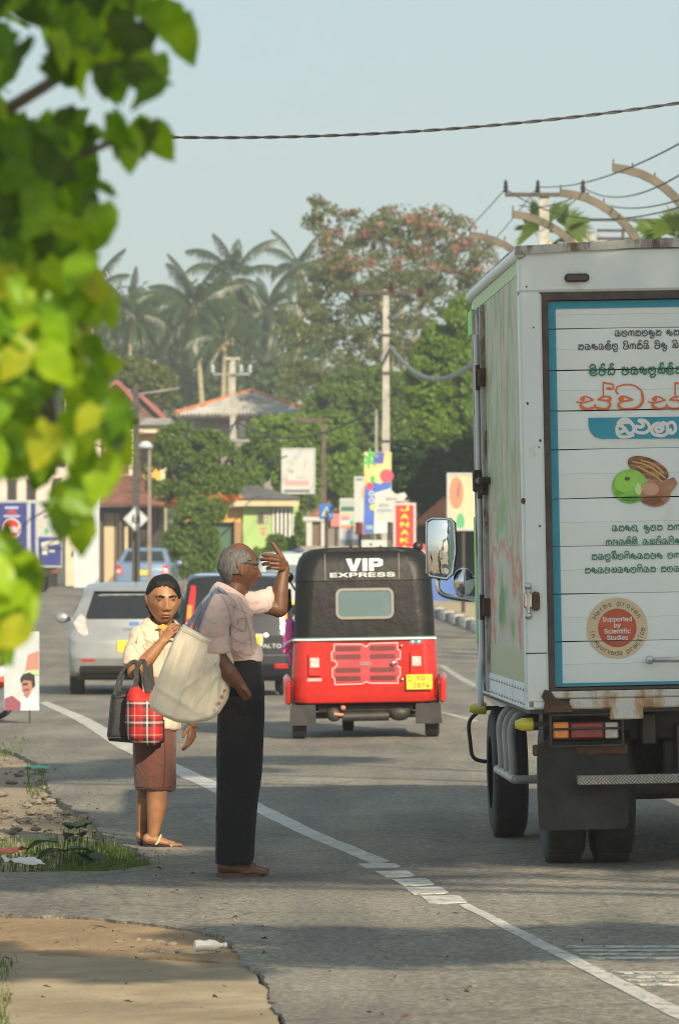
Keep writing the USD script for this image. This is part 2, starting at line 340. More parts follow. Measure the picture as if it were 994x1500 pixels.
def mark(px, m=MARK, lift=.004, jag=.008):
    g = Polygon(rough_edge(PX(px), jag, .08, int(px[0][0])+17))
    return sheet(g.buffer(0), lift, .003, .6), m
def marking(name, label, pxs, m=MARK):
    tag(obj(name, cat([mark(p, m)[0] for p in pxs]), m), label, 'road marking', kind='structure')
marking('edge_line_marking', 'white solid edge line along the near side of the road', [[(672, 1327), (686, 1325), (1020, 1490), (1020, 1508), (985, 1492)], [(57, 1030), (70, 1028), (190, 1088), (330, 1153), (470, 1222), (572, 1263), (548, 1267), (440, 1222), (300, 1155), (170, 1095)]])
for k, p in enumerate([[(524, 1266.5), (577, 1265.5), (588, 1271.5), (535, 1273)], [(549, 1277.5), (596, 1276.5), (609, 1284.5), (566, 1286.5)], [(574, 1289), (625, 1288), (636, 1297), (590, 1299)],
                       [(592, 1301.5), (645, 1300.5), (658, 1309.5), (606, 1311.5)], [(616, 1314), (672, 1313), (684, 1323.5), (628, 1325)]]):
    tag(obj('block_marking', mark(p, MARK, jag=.004)[0], MARK), 'short white block marking in the gap of the edge line', 'road marking', group='white block markings in the edge line', kind='structure')
for k, y0 in enumerate((1387, 1392.5, 1398, 1403.5, 1425, 1430.5, 1436, 1442)):
    x0 = 828+(y0-1387)*1.75
    tag(obj('rumble_line_marking', mark([(x0, y0), (1080, y0-.4), (1080, y0+2.2), (x0+5, y0+2.6)], MARK_OLD, jag=.004)[0], MARK_OLD), 'thin white transverse line across the lane at right', 'road marking', group='thin white lines across the lane', kind='structure')
marking('centre_line_marking', 'worn white centre line beyond the three-wheeler', [[(640, 974), (649, 974), (706, 1007), (690, 1006)], [(638, 1043), (650, 1044), (700, 1056), (690, 1058)]], MARK_OLD)

# loose stones, grass, weeds, litter on the verge
STONE = mat('stone_look', (.12, .10, .078), .9, (.24, .205, .155), 9, bump=.004, bscale=30)
def stones(n, region, rmin, rmax, seed):
    r = np.random.default_rng(seed); out = []
    (x0, y0), (x1, y1) = region
    for _ in range(n):
        p = G(r.uniform(x0, x1), r.uniform(y0, y1)); s = trimesh.creation.icosphere(1, 1.); rr = rmin+(rmax-rmin)*r.random()**3
        v = s.vertices*(1+.5*(r.random((len(s.vertices), 1))-.5))*rr*np.array([1.2, 1., .6]); s.vertices = v+p+[0, 0, -.02+rr*.1]; out.append(s)
    return cat(out)
tag(obj('rubble_stones', cat([stones(230, ((-20, 1100), (150, 1226)), .006, .035, 1), stones(46, ((170, 1362), (352, 1396)), .005, .022, 2), stones(60, ((0, 1345), (330, 1480)), .004, .012, 5)]), STONE),
    'loose grey stones and crumbled asphalt scattered on the verge', 'rubble', kind='stuff')
def blades(P, hmin, hmax, wid, seed, lean=.5):
    r = np.random.default_rng(seed); n = len(P); a = r.uniform(0, 6.283, n); h = r.uniform(hmin, hmax, n); w = wid*r.uniform(.6, 1.3, n)
    d = np.c_[np.cos(a), np.sin(a), np.zeros(n)]; s = np.c_[-np.sin(a), np.cos(a), np.zeros(n)]; l = lean*r.uniform(.1, 1, n)
    b0 = P-s*w[:, None]; b1 = P+s*w[:, None]; mid = P+d*(l*h*.35)[:, None]+[0, 0, 1]*(h*.62)[:, None]; tip = P+d*(l*h)[:, None]+[0, 0, 1]*(h*(1-.25*l))[:, None]
    v = np.stack([b0, b1, mid+s*w[:, None]*.7, mid-s*w[:, None]*.7, tip], 1).reshape(-1, 3); i = np.arange(n)[:, None]*5
    f = np.concatenate([i+[0, 1, 2], i+[0, 2, 3], i+[3, 2, 4]]); return trimesh.Trimesh(v, f, process=False)
GRASS = leafmat('grass_look', [(0, (.08, .13, .02)), (.4, (.13, .18, .03)), (.75, (.22, .23, .05)), (1, (.34, .29, .13))], .55, .35)
def scatter(n, x0, x1, y0, y1, seed, keep=None):
    r = np.random.default_rng(seed); out = []
    while len(out) < n:
        p = (r.uniform(x0, x1), r.uniform(y0, y1))
        if keep is None or r.random() < keep(*p): g_ = G(*p); g_[2] -= .05; out.append(g_)
    return np.array(out)
gr = [blades(scatter(1700, -20, 246, 1236, 1273, 1, lambda x, y: (.2+.8*(x/160.) if x < 90 else 1.)*min(1, max(0, (250-x-(1255-y)*2.2)/45))), .03, .085, .0035, 2, .9),
      blades(scatter(300, -20, 175, 1224, 1245, 3), .04, .11, .0035, 4), blades(scatter(260, -15, 40, 1082, 1105, 5), .04, .10, .006, 6), blades(scatter(150, 40, 75, 1115, 1165, 7), .03, .08, .006, 8),
      blades(scatter(90, 75, 140, 1180, 1222, 9), .02, .07, .004, 10), blades(scatter(620, -15, 30, 1395, 1500, 11, lambda x, y: 1 if x < 5+14*abs(math.sin(y*.07)) else .05), .03, .08, .0025, 12)]
tag(obj('grass', cat(gr), GRASS), 'short green and yellowing grass growing on the roadside verge', 'grass', kind='stuff')
def lobed_leaf(L, wd, n=5, seed=0):
    t = np.linspace(0, 1, 19); prof = np.sin(np.pi*t**.75)**.8*(1+.16*np.sin(t*24+seed))*wd/2
    up = np.c_[t*L, prof, .10*L*np.sin(np.pi*t)-.35*L*t**2]; dn = up*[1, -1, 1]; mid = np.c_[t*L, 0*t, .06*L*np.sin(np.pi*t)-.35*L*t**2-.01]
    v = np.vstack([up, mid, dn]); k = len(t); i = np.arange(k-1)
    f = np.vstack([np.c_[i, i+1, k+i+1], np.c_[i, k+i+1, k+i], np.c_[k+i, k+i+1, 2*k+i+1], np.c_[k+i, 2*k+i+1, 2*k+i]]); return trimesh.Trimesh(v, f, process=False)
WEED = leafmat('weed_look', [(0, (.03, .075, .02)), (1, (.045, .10, .025))], .45, .25)
wd = thing('weed_plant', 'low weed with broad dark green lobed leaves among the verge grass', 'weed', G(100, 1262))
for k, (a, e, l, h) in enumerate([(10, 10, .19, .05), (160, 5, .17, .10), (60, 20, .15, .16), (200, 0, .16, .06), (-30, 0, .18, .04), (95, 15, .15, .17), (-70, -5, .15, .05), (130, 10, .14, .13)]):
    m = lobed_leaf(l, l*.95, seed=k); m.apply_translation([.03, 0, 0]); m = moved(m, rz=a, ry=-e); m.apply_translation([.02*k-.05, .0, h]); obj('leaf', m, WEED, wd, True)
obj('stem', cat([cyl((.02*k-.05, 0, -.06), (.02*k-.05+.01, 0, h), .003, n=5) for k, h in enumerate([.05, .1, .16, .06, .04, .17, .05, .13])]), WEED, wd)
PAPER = mat('paper_look', (.62, .60, .56), .8, (.72, .71, .68), 9)
def crumple(w, d, amp, seed):
    t = TM(Manifold.cube([w, d, .004], True).refine_to_length(.02)); v = np.array(t.vertices); v[:, 2] += amp*(meshkit.fbm(np.c_[v[:, :2]*14, v[:, :1]*0], 3, seed)); t.vertices = v; return t
for (px, py, w_, d_, m_, lb, nm, rz_) in [(30, 1267, .16, .30, PAPER, 'crumpled white paper scrap lying at the edge of the verge grass', 'paper_scrap', 25), (14, 1251, .13, .2, paint((.55, .11, .07), .6), 'torn red and white wrapper lying in the verge grass', 'wrapper', -20),
                                     (52, 1128, .10, .25, paint((.10, .42, .25), .6), 'green plastic scrap lying by the broken asphalt edge', 'plastic_scrap', 40)]:
    p = G(px, py); tag(obj(nm, moved(crumple(w_, d_, .06, px), p-[0, 0, .01], rz=rz_), m_, smooth=40), lb, 'litter')
p = G(303, 1393)
bt = thing('plastic_bottle', 'crushed dirty white plastic bottle lying at the end of the dirt patch', 'bottle', p+[0, 0, .02], rz=15)
obj('bottle_body', lathe([(0, -.05), (.022, -.05), (.024, -.03), (.019, -.01), (.024, .01), (.02, .035), (.009, .055), (.009, .065), (0, .065)], 'x', 14), paint((.55, .54, .50), .4), bt, 40)
obj('cap', lathe([(0, .066), (.011, .066), (.011, .08), (0, .08)], 'x', 12), paint((.5, .5, .52), .5), bt, 40)

LIT = leafmat('dry_leaf_look', [(0, (.10, .055, .02)), (.5, (.20, .12, .045)), (1, (.12, .13, .03))], .7, .15)
def litter(n, regs, seed):
    r = np.random.default_rng(seed); V = []; Fc = []
    for k in range(n):
        (x0, x1, y0, y1) = regs[r.integers(len(regs))]; p = G(r.uniform(x0, x1), r.uniform(y0, y1)); a = r.uniform(0, 6.28); L = r.uniform(.007, .020); d = np.array([math.cos(a), math.sin(a), 0])*L; s = np.array([-math.sin(a), math.cos(a), 0])*L*.4; i = len(V)
        V += [p-d+[0, 0, .010], p+s+[0, 0, .018*r.random()+.008], p+d+[0, 0, .010+.012*r.random()], p-s+[0, 0, .012]]; Fc += [[i, i+1, i+2], [i, i+2, i+3]]
    return trimesh.Trimesh(np.array(V), np.array(Fc), process=False)
tag(obj('leaf_litter', litter(200, [(-10, 330, 1340, 1500), (-10, 160, 1100, 1300), (100, 420, 1270, 1400), (-10, 250, 1230, 1285), (300, 994, 1300, 1500)], 8), LIT), 'small dry leaves and specks scattered on the road edge', 'leaf litter', kind='stuff')

# ================================================================ BOX TRUCK
TO = np.array([1.944, 24.5, .034]); TROLL = 1.1; TYAW = 2.0
_c, _s = math.cos(math.radians(TROLL)), math.sin(math.radians(TROLL))
def tp(px, py, S=295.):
    d = np.array([(px-CX)/S-TO[0], EYE+(HOR-py)/S-TO[2]]); return np.array([d[0]*_c+d[1]*_s, -d[0]*_s+d[1]*_c])
TR = thing('box_truck', 'white box truck with teal-bordered rear roller door and green printed side', 'truck', TO, TYAW, TROLL)
WHITE = mat('truck_white', (.60, .675, .69), .45, (.67, .73, .74), 2.2, grime=(.33, .31, .27), gscale=3.5, gfac=(.60, .80), bump=.0015, bscale=3)
DOORW = mat('door_white', (.66, .735, .75), .4, (.72, .78, .79), 1.4, bump=.003, bscale=2.2, grime=(.42, .41, .38), gscale=2.5, gfac=(.62, .85), stretch=(1, 1, .5))
RUST = mat('rust', (.055, .035, .026), .85, (.13, .062, .033), 14, bump=.002)
TRIM = mat('door_seal', (.045, .036, .034), .7, (.085, .066, .06), 12)
TEAL = mat('print_teal', (.005, .25, .38), .45, (.015, .30, .43), 5)
def streaked(name, base, streak):
    N = {'tc': ('texture_coordinate', {}), 'mp': ('mapping', {'scale': (1, 1, .35)}), 'n': ('noise_texture', {'scale': 9., 'detail': 6., 'roughness': .7}), 'r': ('rgb_ramp', {'ramp': [(.48, base), (.60, streak), (.72, tuple(c*.5 for c in streak))]}),
         'p': ('principled_bsdf', {'roughness': .6})}
    return usdkit.material(stage, '/World/Looks/'+name, N, [('tc.object', 'mp.vector'), ('mp.vector', 'n.vector'), ('n.fac', 'r.fac'), ('r.color', 'p.base_color')], surface='p.BSDF')
SILL = streaked('sill_rusty', (.52, .53, .50), (.36, .22, .10))
ROOFEDGE = streaked('roof_edge', (.42, .42, .40), (.14, .10, .08))
ZB, ZT, L = .79, 3.09, 4.0
# rear frame
zdt, zdb = tp(800, 428)[1], tp(800, 1012)[1]; xd0 = tp(797, 700)[0]; xd1 = .86
obj('rear_pillar', bx(-1.0, xd0, 0, .14, ZB, zdt, .012), WHITE, TR); obj('rear_pillar', bx(xd1, 1.0, 0, .14, ZB, zdt, .012), WHITE, TR)
obj('rear_header', bx(-1.0, 1.0, .002, .14, zdt, ZT-.012, .012), WHITE, TR)
def crown(v):
    z = v[:, 2]+.022*(1-np.clip(np.abs(v[:, 0]), 0, 1)**2)*np.clip((v[:, 2]-2.5)*4, 0, 1)+.006*(meshkit.noise(np.c_[v[:, 0]*7, v[:, 1]*3, v[:, 0]*0])-.5); return np.c_[v[:, 0], v[:, 1], z]
obj('roof', warp(MF(bx(-1.012, 1.012, -.015, L, ZT-.01, ZT+.006)).refine_to_length(.1), crown), ROOFEDGE, TR)
obj('roof_lip', warp(MF(bx(-1.014, 1.014, -.02, .004, ZT-.036, ZT+.0)).refine_to_length(.06), crown), ROOFEDGE, TR)
# door recess and seal
obj('door_seal', cat([bx(xd0, xd0+.034, .012, .13, zdb, zdt), bx(xd1-.034, xd1, .012, .13, zdb, zdt), bx(xd0+.034, xd1-.034, .0125, .13, zdt-.04, zdt), bx(xd0+.034, xd1-.034, .0125, .13, zdb, zdb+.012), bx(xd0, xd1, .085, .13, zdb, zdt)]), TRIM, TR)
xs0, xs1 = xd0+.034, xd1-.034
zs = [tp(818, y)[1] for y in (441, 481.5, 542.5, 601.5, 658.5, 730.5, 800.5, 870.5, 940.5, 1007)]
JO = []
for k in range(9):
    z1, z0 = zs[k]-(.0022 if k else 0), zs[k+1]+.0022; zm = (z0+z1)/2
    def wav(v, k=k, z0=z0, z1=z1):
        e = meshkit.noise(np.c_[v[:, 0]*2.2, np.round(v[:, 2]*3), v[:, 0]*0+k])-.5
        t_ = (v[:, 2]-z0)/(z1-z0); b = np.where(v[:, 1] < .06, .005*np.sin(np.pi*np.clip(t_, 0, 1)), 0)
        return np.c_[v[:, 0], v[:, 1]-b, v[:, 2]+.004*e*np.where((t_ < .08) | (t_ > .92), 1, 0)]
    s = cat([warp(MF(bx(xs0, xs1, .052, .07, z0, zm-.0004)).refine_to_length(.09), wav), warp(MF(bx(xs0, xs1, .0525, .07, zm+.0004, z1)).refine_to_length(.09), wav)])
    obj('door_slat', s, DOORW, TR, 50)
    JO.append(sbox(-1, z0-.0044, 1, z0)); 
JOINTS = unary_union(JO)
YP = .0445
def prnt(name, g, m, lift=0., thick=.0012, cut=True, label=None):
    if cut: g = g.difference(JOINTS)
    t = face_y(g, YP-lift-thick, YP-lift); 
    obj(name, t, m, TR, label=label)
# teal border, its thin lower line
x0t, x1t = tp(807.5, 700)[0], tp(818.5, 700)[0]
prnt('teal_border', unary_union([sbox(xs0, zs[9]+.006, x1t, zs[0]), sbox(xs0, zs[0]-.036, xs1, zs[0]), sbox(xs0, zs[9]+.005, xs1, zs[9]+.019)]), TEAL)
def zp(x, y, o=(840, 470), k=154/994.): return tp(o[0]+x*k, o[1]+y*k)
def strokes(lines, wd, o=(840, 470), k=154/994., dots=()):
    out = []
    for l in lines:
        p = np.array([zp(*q_, o, k) for q_ in l]); p = spline(p, 8*len(p)) if len(p) > 2 else p
        out.append(LineString(p).buffer(wd/2, quad_segs=3))
    for (x, y, r) in dots: out.append(Point(*zp(x, y, o, k)).buffer(r*k/295, quad_segs=4))
    return unary_union(out)
SA = [[(32, 762), (70, 770), (110, 765), (190, 745)], [(190, 745), (130, 715), (90, 715), (68, 738)], [(92, 770), (68, 800), (88, 826), (150, 830), (190, 820), (206, 790)], [(206, 790), (225, 820), (270, 831), (330, 824), (352, 790), (325, 755), (270, 745), (235, 741)],
      [(235, 741), (262, 722), (300, 713), (340, 718), (348, 738), (322, 752)]]
HAL = [[(284, 716), (284, 645), (284, 580)], [(284, 580), (330, 588), (374, 600), (380, 625), (350, 645), (322, 633)]]
VA = [[(425, 688), (405, 660), (415, 625), (460, 605), (530, 598), (610, 625), (655, 680), (662, 740), (635, 800), (580, 829), (490, 831), (435, 818), (425, 785), (450, 765), (490, 755), (562, 742)], [(562, 742), (500, 715), (450, 713), (430, 738)]]
sh = lambda ls, d: [[(x+d, y) for x, y in l] for l in ls]
thin, thick_ = .0065, .0125
ORANGE = mat('print_orange', (.70, .12, .02), .45, (.76, .15, .03), 6)
g = unary_union([strokes(SA[:2]+HAL[:1], thin), strokes(SA[2:]+HAL[1:], thin*1.25), strokes([[(80, 808), (120, 828), (180, 822)], [(225, 820), (270, 829), (330, 822), (350, 792)], [(345, 720), (352, 738), (325, 752)]], thick_, dots=[(90, 735, 22), (340, 635, 16)]),
                 strokes(VA, thin*1.2), strokes([[(430, 790), (450, 822), (520, 830), (580, 826), (632, 798), (660, 740), (652, 690)]], thick_, dots=[(455, 734, 24)]),
                 strokes(sh(SA[:2]+HAL[:1], 682), thin), strokes(sh(SA[2:]+HAL[1:], 682), thin*1.25), strokes(sh([[(80, 808), (120, 828), (180, 822)], [(225, 820), (270, 829), (330, 822)]], 682), thick_, dots=[(772, 735, 22)]),
                 strokes(sh(VA, 1160), thin*1.3), strokes(sh(SA, 1650), thin*1.3)])
prnt('orange_lettering', g, ORANGE)
P4 = lambda x, y: zp(x, y)
bn = Polygon([P4(143, 915), P4(1500, 895), P4(1500, 1105), P4(262, 1113), P4(200, 1092), P4(162, 1050), P4(145, 1000)])
prnt('teal_banner', bn, TEAL)
TRI = [[(420, 990), (412, 1020), (440, 1050), (475, 1030), (470, 1000), (440, 985), (500, 955), (560, 975), (575, 1020), (548, 1060), (510, 1050), (490, 1015)], [(412, 1045), (430, 1080), (500, 1094), (565, 1078)], [(425, 965), (460, 932), (520, 935), (550, 962)],
       [(590, 1000), (590, 1040), (630, 1055), (690, 1050), (722, 1010), (705, 965), (655, 938), (622, 940), (645, 955), (662, 985), (635, 1002), (600, 992)],
       [(830, 1010), (810, 1000), (782, 1015), (795, 1042), (830, 1040), (850, 1005), (820, 968), (775, 975), (745, 1010), (750, 1055), (800, 1080), (860, 1078), (895, 1055)], [(850, 958), (890, 985), (890, 1035)],
       [(905, 965), (945, 958), (966, 990), (966, 1030), (935, 1058), (908, 1050), (922, 1028)]]
LETW = mat('print_white', (.66, .67, .66), .45, (.7, .71, .70), 6)
prnt('white_lettering', strokes(TRI, .0165), LETW, .0014)
# small lettering, a round-lettered script
GL = {'a': [[(.15, .6), (.05, .35), (.2, .05), (.45, .12), (.5, .45), (.7, .6), (.95, .4), (.88, .08), (.62, .05), (.55, .3)], [(.1, .85), (.45, 1.), (.75, .8), (.55, .55)]],
      'b': [[(.1, .75), (.3, .95), (.45, .7), (.25, .55), (.08, .3), (.3, .02), (.5, .2), (.7, .02), (.95, .25), (.9, .75), (.7, .95), (.6, .7)]],
      'c': [[(.15, .95), (.05, .4), (.3, .0), (.75, .05), (.95, .5), (.75, .95), (.45, .9), (.35, .6), (.6, .45)]],
      'd': [[(.1, .9), (.4, 1.), (.3, .7), (.08, .45), (.2, .05), (.6, .0), (.9, .25), (.8, .5), (.5, .5)], [(.9, .25), (.95, .7), (.75, .95)]],
      'e': [[(.05, .1), (.1, .7), (.35, .95), (.5, .6), (.5, .1), (.52, .6), (.75, .95), (.95, .7), (.95, .05)]],
      'f': [[(.5, .55), (.25, .6), (.1, .35), (.3, .1), (.55, .3), (.5, .75), (.2, .95)], [(.55, .3), (.85, .05), (1., .4), (.9, .9), (.7, .95)]],
      'g': [[(.7, .6), (.45, .75), (.25, .5), (.5, .3), (.85, .45), (.9, .85), (.5, 1.0), (.1, .8), (.02, .35), (.3, .0), (.8, .0), (1.05, .2)]],
      'h': [[(.1, .5), (.3, .7), (.4, .4), (.2, .25), (.05, .45), (.1, .8), (.4, 1.), (.6, .7), (.55, .1)], [(.55, .1), (.8, .0), (1., .3), (.85, .6)]]}
EXTRA = {'^': [[(.5, 1.05), (.5, 1.5), (.8, 1.5), (.8, 1.3)]], 'i': [[(.05, 1.1), (.3, 1.45), (.7, 1.4), (.85, 1.1)]], 'u': [[(.4, -.05), (.3, -.35), (.7, -.42), (.95, -.1)]]}
def script(s, px, py, h, adv=1.22, wd=.16):
    """a line of round letters starting at photo pixel (px, py = baseline), x-height h pixels"""
    x0, z0 = tp(px, py); h = h/295.; x = 0; out = []
    for ch in s:
        if ch == ' ': x += .75; continue
        if ch == ',': out.append(LineString([(x0+(x-.1)*h, z0+.05*h), (x0+(x-.2)*h, z0-.25*h)]).buffer(wd*h/2)); x += .3; continue
        st = EXTRA.get(ch)
        if st: ox = x-adv
        else: st = GL[ch]; ox = x; x += adv
        for l in st:
            p = spline(np.array([(x0+(ox+a)*h, z0+b*h) for a, b in l]), 5*len(l)) if len(l) > 2 else [(x0+(ox+a)*h, z0+b*h) for a, b in l]
            out.append(LineString(p).buffer(wd*h/2, quad_segs=2))
    return unary_union(out)
INK = mat('print_ink', (.035, .04, .05), .5, (.05, .055, .065), 6); GREEN = mat('print_green', (.012, .16, .09), .5, (.02, .19, .11), 6)
prnt('ink_lettering', script('acebchub hbcfab', 901, 492, 8.2), INK); prnt('ink_lettering', script('bahag^cu dieb^ai dihu fidebac', 847, 512, 8.2), INK)
prnt('green_lettering', script('gid^b^ dahcuf^g^bba', 864, 549, 10.5, 1.25, .2), GREEN)
for s, x, y in [('abhc, hucb behacb', 897, 778), ('edag^gi afd^acihab', 888, 799), ('bacufi^ceihabdh ceabed', 867, 820), ('bhadfahceiab bcadc^eba', 857, 840)]: prnt('green_lettering', script(s, x, y, 8.0, 1.2, .17), GREEN)
# fruit picture
def ell(cx, cy, rx, ry, rot=0):
    c = tp(cx, cy); return affinity.rotate(affinity.scale(Point(*c).buffer(1, quad_segs=10), rx/295, ry/295), rot)
def radial(name, ramp, scale=9): return mat(name, ramp[0], .4, ramp[1], scale, fac=(.3, .7))
prnt('fruit_picture', ell(950, 686, 32, 15, -24), mat('date_brown', (.13, .045, .02), .4, (.40, .20, .07), 14, fac=(.42, .62), stretch=(1, 1, 2.2)), .0004)
prnt('fruit_picture', ell(923, 712, 26, 25), mat('fruit_green', (.12, .42, .02), .35, (.34, .66, .12), 10, fac=(.35, .7)), .0008)
prnt('fruit_picture', unary_union([ell(960, 722, 23, 20), Polygon([tp(972, 706), tp(987, 700), tp(992, 708), tp(980, 724)]).buffer(.004)]), mat('nut_brown', (.26, .10, .05), .45, (.46, .24, .14), 9), .0012)
for cx, cy, rx, ry, ro, c in ((917, 706, 17, 15, 20, (.26, .58, .07)), (913, 703, 9, 7, 20, (.40, .68, .20)), (935, 716, 5, 9, 10, (.46, .72, .28)), (925, 730, 15, 4, 0, (.07, .27, .015))): prnt('fruit_picture', ell(cx, cy, rx, ry, ro), paint(c, .4), .0018+.0001*rx)
for cx, cy, rx, ry, ro, c in ((953, 716, 13, 9, -10, (.52, .30, .19)), (955, 733, 15, 6, 0, (.19, .065, .03))): prnt('fruit_picture', ell(cx, cy, rx, ry, ro), paint(c, .4), .0022)
prnt('fruit_picture', unary_union([LineString(spline([tp(*q_) for q_ in l], 14)).buffer(.0045) for l in ([(928, 676), (945, 680), (965, 692), (975, 700)], [(935, 683), (948, 690), (962, 698), (970, 705)], [(940, 674), (958, 680), (972, 692)])]), paint((.52, .31, .12), .4), .0019)
prnt('fruit_picture', ell(919, 701, 4, 3), paint((.09, .10, .03)), .0042)
# round seal
cx_, cz_ = tp(904.5, 920)
BEIGE = mat('seal_beige', (.56, .45, .30), .5, (.60, .50, .34), 8)
prnt('seal', Point(cx_, cz_).buffer(44.5/295, quad_segs=16), BEIGE); prnt('seal', Point(cx_, cz_).buffer(28.3/295, quad_segs=16), mat('seal_red', (.36, .055, .03), .5, (.52, .10, .035), 7), .0014)
SEALINK = paint((.10, .085, .07), .5)
def ring(s, a0, a1, r, flip):
    out = []; n = len(s)
    for k, ch in enumerate(s):
        if ch == ' ': continue
        a = math.radians(a0+(a1-a0)*k/(n-1)); t = text(ch, .025, .0012); 
        t = moved(t, ry=0); rot = (math.pi/2-a) if not flip else (-math.pi/2-a)
        t.apply_transform(trimesh.transformations.rotation_matrix(rot, [0, 1, 0])); t.apply_translation([cx_+r*math.cos(a), YP-.0015, cz_+r*math.sin(a)]); out.append(t)
    return cat(out)
obj('ring_lettering', cat([ring('Herbs proven', 152, 28, .124, False), ring('in Ayurveda practice', 188, 356, .124, True)]), SEALINK, TR)
obj('seal_lettering', cat([put(text(s, .022, .0012, True), cx_, YP-.003, cz_+dz) for s, dz in (('Supported', .044), ('by', .014), ('Scientific', -.016), ('Studies', -.048))]), LETW, TR)
# fittings at the rear
def lamp_oval(): return [face_y(rrect(*tp(826, 413.5), *tp(862, 400.5), .02), -.014, .004), face_y(rrect(*tp(829, 411), *tp(859, 403), .014), -.02, -.013)]
a, b = lamp_oval(); lp = obj('marker_lamp', a, BLACK, TR, 40); obj('lens', b, paint((.05, .02, .02), .25), lp)
hz, hx = tp(950, 967)[1], tp(950, 967)[0]
hd = obj('door_handle', tube(spline([(hx, .03, hz), (hx+.03, -.012, hz), (hx+.3, -.014, hz+.004), (hx+.33, .03, hz+.004)], 16), .013), STEEL, TR, 40)
obj('pivot', cat([sph((hx+.004, .0, hz), .022, 2, (1, .6, 1)), sph((hx+.004, -.012, hz), .008)]), STEEL, hd, True)
lx, lz = tp(776, 880)
lt = obj('side_latch', cat([bx(lx-.035, lx+.01, -.028, .02, lz-.035, lz+.04, .006), cyl((lx-.012, -.02, lz-.075), (lx-.012, -.02, lz+.07), .011), sph((lx-.012, -.02, lz+.072), .019), sph((lx-.012, -.02, lz-.075), .019)]), STEEL, TR, 40)
obj('latch_block', bx(lx+.008, lx+.045, -.034, .003, lz-.05, lz+.045, .01), RUST, lt)
pl0, pl1 = tp(772, 1037), tp(799, 958)
obj('pillar_panel', bx(pl0[0], pl1[0], -.006, .004, pl0[1]+.03, pl1[1], .003), WHITE, TR); obj('panel_joint', bx(pl0[0]-.004, pl1[0]+.006, -.003, .004, pl1[1]+.002, pl1[1]+.007), RUST, TR)
for (px, py, r) in [(766, 735, .012), (772, 590, .006), (790, 645, .006), (788, 655, .004), (770, 420, .004), (780, 480, .004), (790, 770, .005)]:
    c = tp(px, py); obj('rust_chip', face_y(Polygon(rough_edge([(c[0]+r*math.cos(t_), c[1]+r*1.4*math.sin(t_)) for t_ in np.linspace(0, 5.8, 9)], r*1.2, r*.5, px)).buffer(0), -.0012, .002), RUST, TR)
obj('sill', cat([bx(xd0-.02, 1.0, -.012, .12, ZB+.052, zdb-.004, .008), bx(xd0+.10, 1.0, -.016, .1, ZB+.0, ZB+.05, .008), bx(tp(918, 1)[0]-.155, tp(918, 1)[0]+.01, -.018, .06, ZB-.055, ZB+.02, .006)]), SILL, TR)
obj('rust_patch', face_y(Polygon([tp(*p) for p in [(797, 1010), (806, 1013), (812, 1022), (826, 1028), (836, 1034), (836, 1043), (795, 1043), (797, 1028), (792, 1020)]]), -.02, .05), RUST, TR)
# side wall
SPRINT_N = {'tc': ('texture_coordinate', {}), 's': ('separate_xyz', {}), 'mp': ('mapping', {'scale': (1, .2, .10)}), 'n': ('noise_texture', {'scale': 7., 'detail': 5., 'roughness': .6}), 'r': ('rgb_ramp', {'ramp': [(.34, (.20, .30, .12)), (.43, (.36, .40, .26)), (.48, (.16, .22, .09)), (.52, (.42, .34, .26)), (.56, (.36, .40, .27)), (.62, (.17, .24, .10)), (.68, (.50, .50, .42))]}),
            'mp2': ('mapping', {'scale': (1, .18, .42)}), 'n2': ('noise_texture', {'scale': 5., 'detail': 4., 'roughness': .55}), 'r2': ('rgb_ramp', {'ramp': [(.30, (.03, .20, .05)), (.38, (.30, .34, .22)), (.46, (.44, .45, .38)), (.51, (.42, .40, .33)), (.56, (.44, .12, .07)), (.61, (.44, .42, .34)), (.68, (.12, .30, .09))]}),
            'mr': ('map_range', {'from_min': 1.55, 'from_max': 2.1, 'clamp': True}), 'mx': ('mix_color', {}), 'p': ('principled_bsdf', {'roughness': .42, 'specular_ior_level': .3}), 'bn': ('noise_texture', {'scale': 1.6, 'detail': 2.}), 'b': ('bump', {'strength': 1., 'distance': .03})}
SIDEP = usdkit.material(stage, '/World/Looks/side_print', SPRINT_N, [('tc.object', 'mp.vector'), ('mp.vector', 'n.vector'), ('n.fac', 'r.fac'), ('tc.object', 'mp2.vector'), ('mp2.vector', 'n2.vector'), ('n2.fac', 'r2.fac'), ('tc.object', 's.vector'), ('s.z', 'mr.value'),
                        ('mr.result', 'mx.fac'), ('r2.color', 'mx.a'), ('r.color', 'mx.b'), ('mx.result', 'p.base_color'), ('tc.object', 'bn.vector'), ('bn.fac', 'b.height'), ('b.normal', 'p.normal')], surface='p.BSDF')
obj('box_body', bx(-.985, .985, .14, L, ZB+.05, ZT-.012), WHITE, TR)
obj('side_print_panel', bx(-.994, -.984, .16, 2.75, ZB+.17, ZT-.13, .002), SIDEP, TR); obj('green_top_stripe', bx(-.9955, -.985, .16, L-.3, ZT-.13, ZT-.055, .002), paint((.23, .36, .11), .35), TR)
obj('roof_rail', tube([(-.99, .0, ZT-.03), (-.992, 2, ZT-.028), (-.99, L, ZT-.03)], .032, 10), WHITE, TR, True); obj('roof_rail', tube([(.99, .0, ZT-.03), (.992, 2, ZT-.028), (.99, L, ZT-.03)], .032, 10), WHITE, TR, True)
obj('bottom_rail', bx(-1.004, -.96, .0, L, ZB, ZB+.13, .006), WHITE, TR)
for k in range(14): obj('rivet', cat([sph((-1.004, .12+k*.2, ZB+z_), .009, 1) for z_ in (.03, .10)]), STEEL, TR, True)
obj('lower_side_stripe', bx(-.998, -.985, .16, 2.72, ZB+.13, ZB+.29, .002), paint((.30, .34, .20), .4), TR)
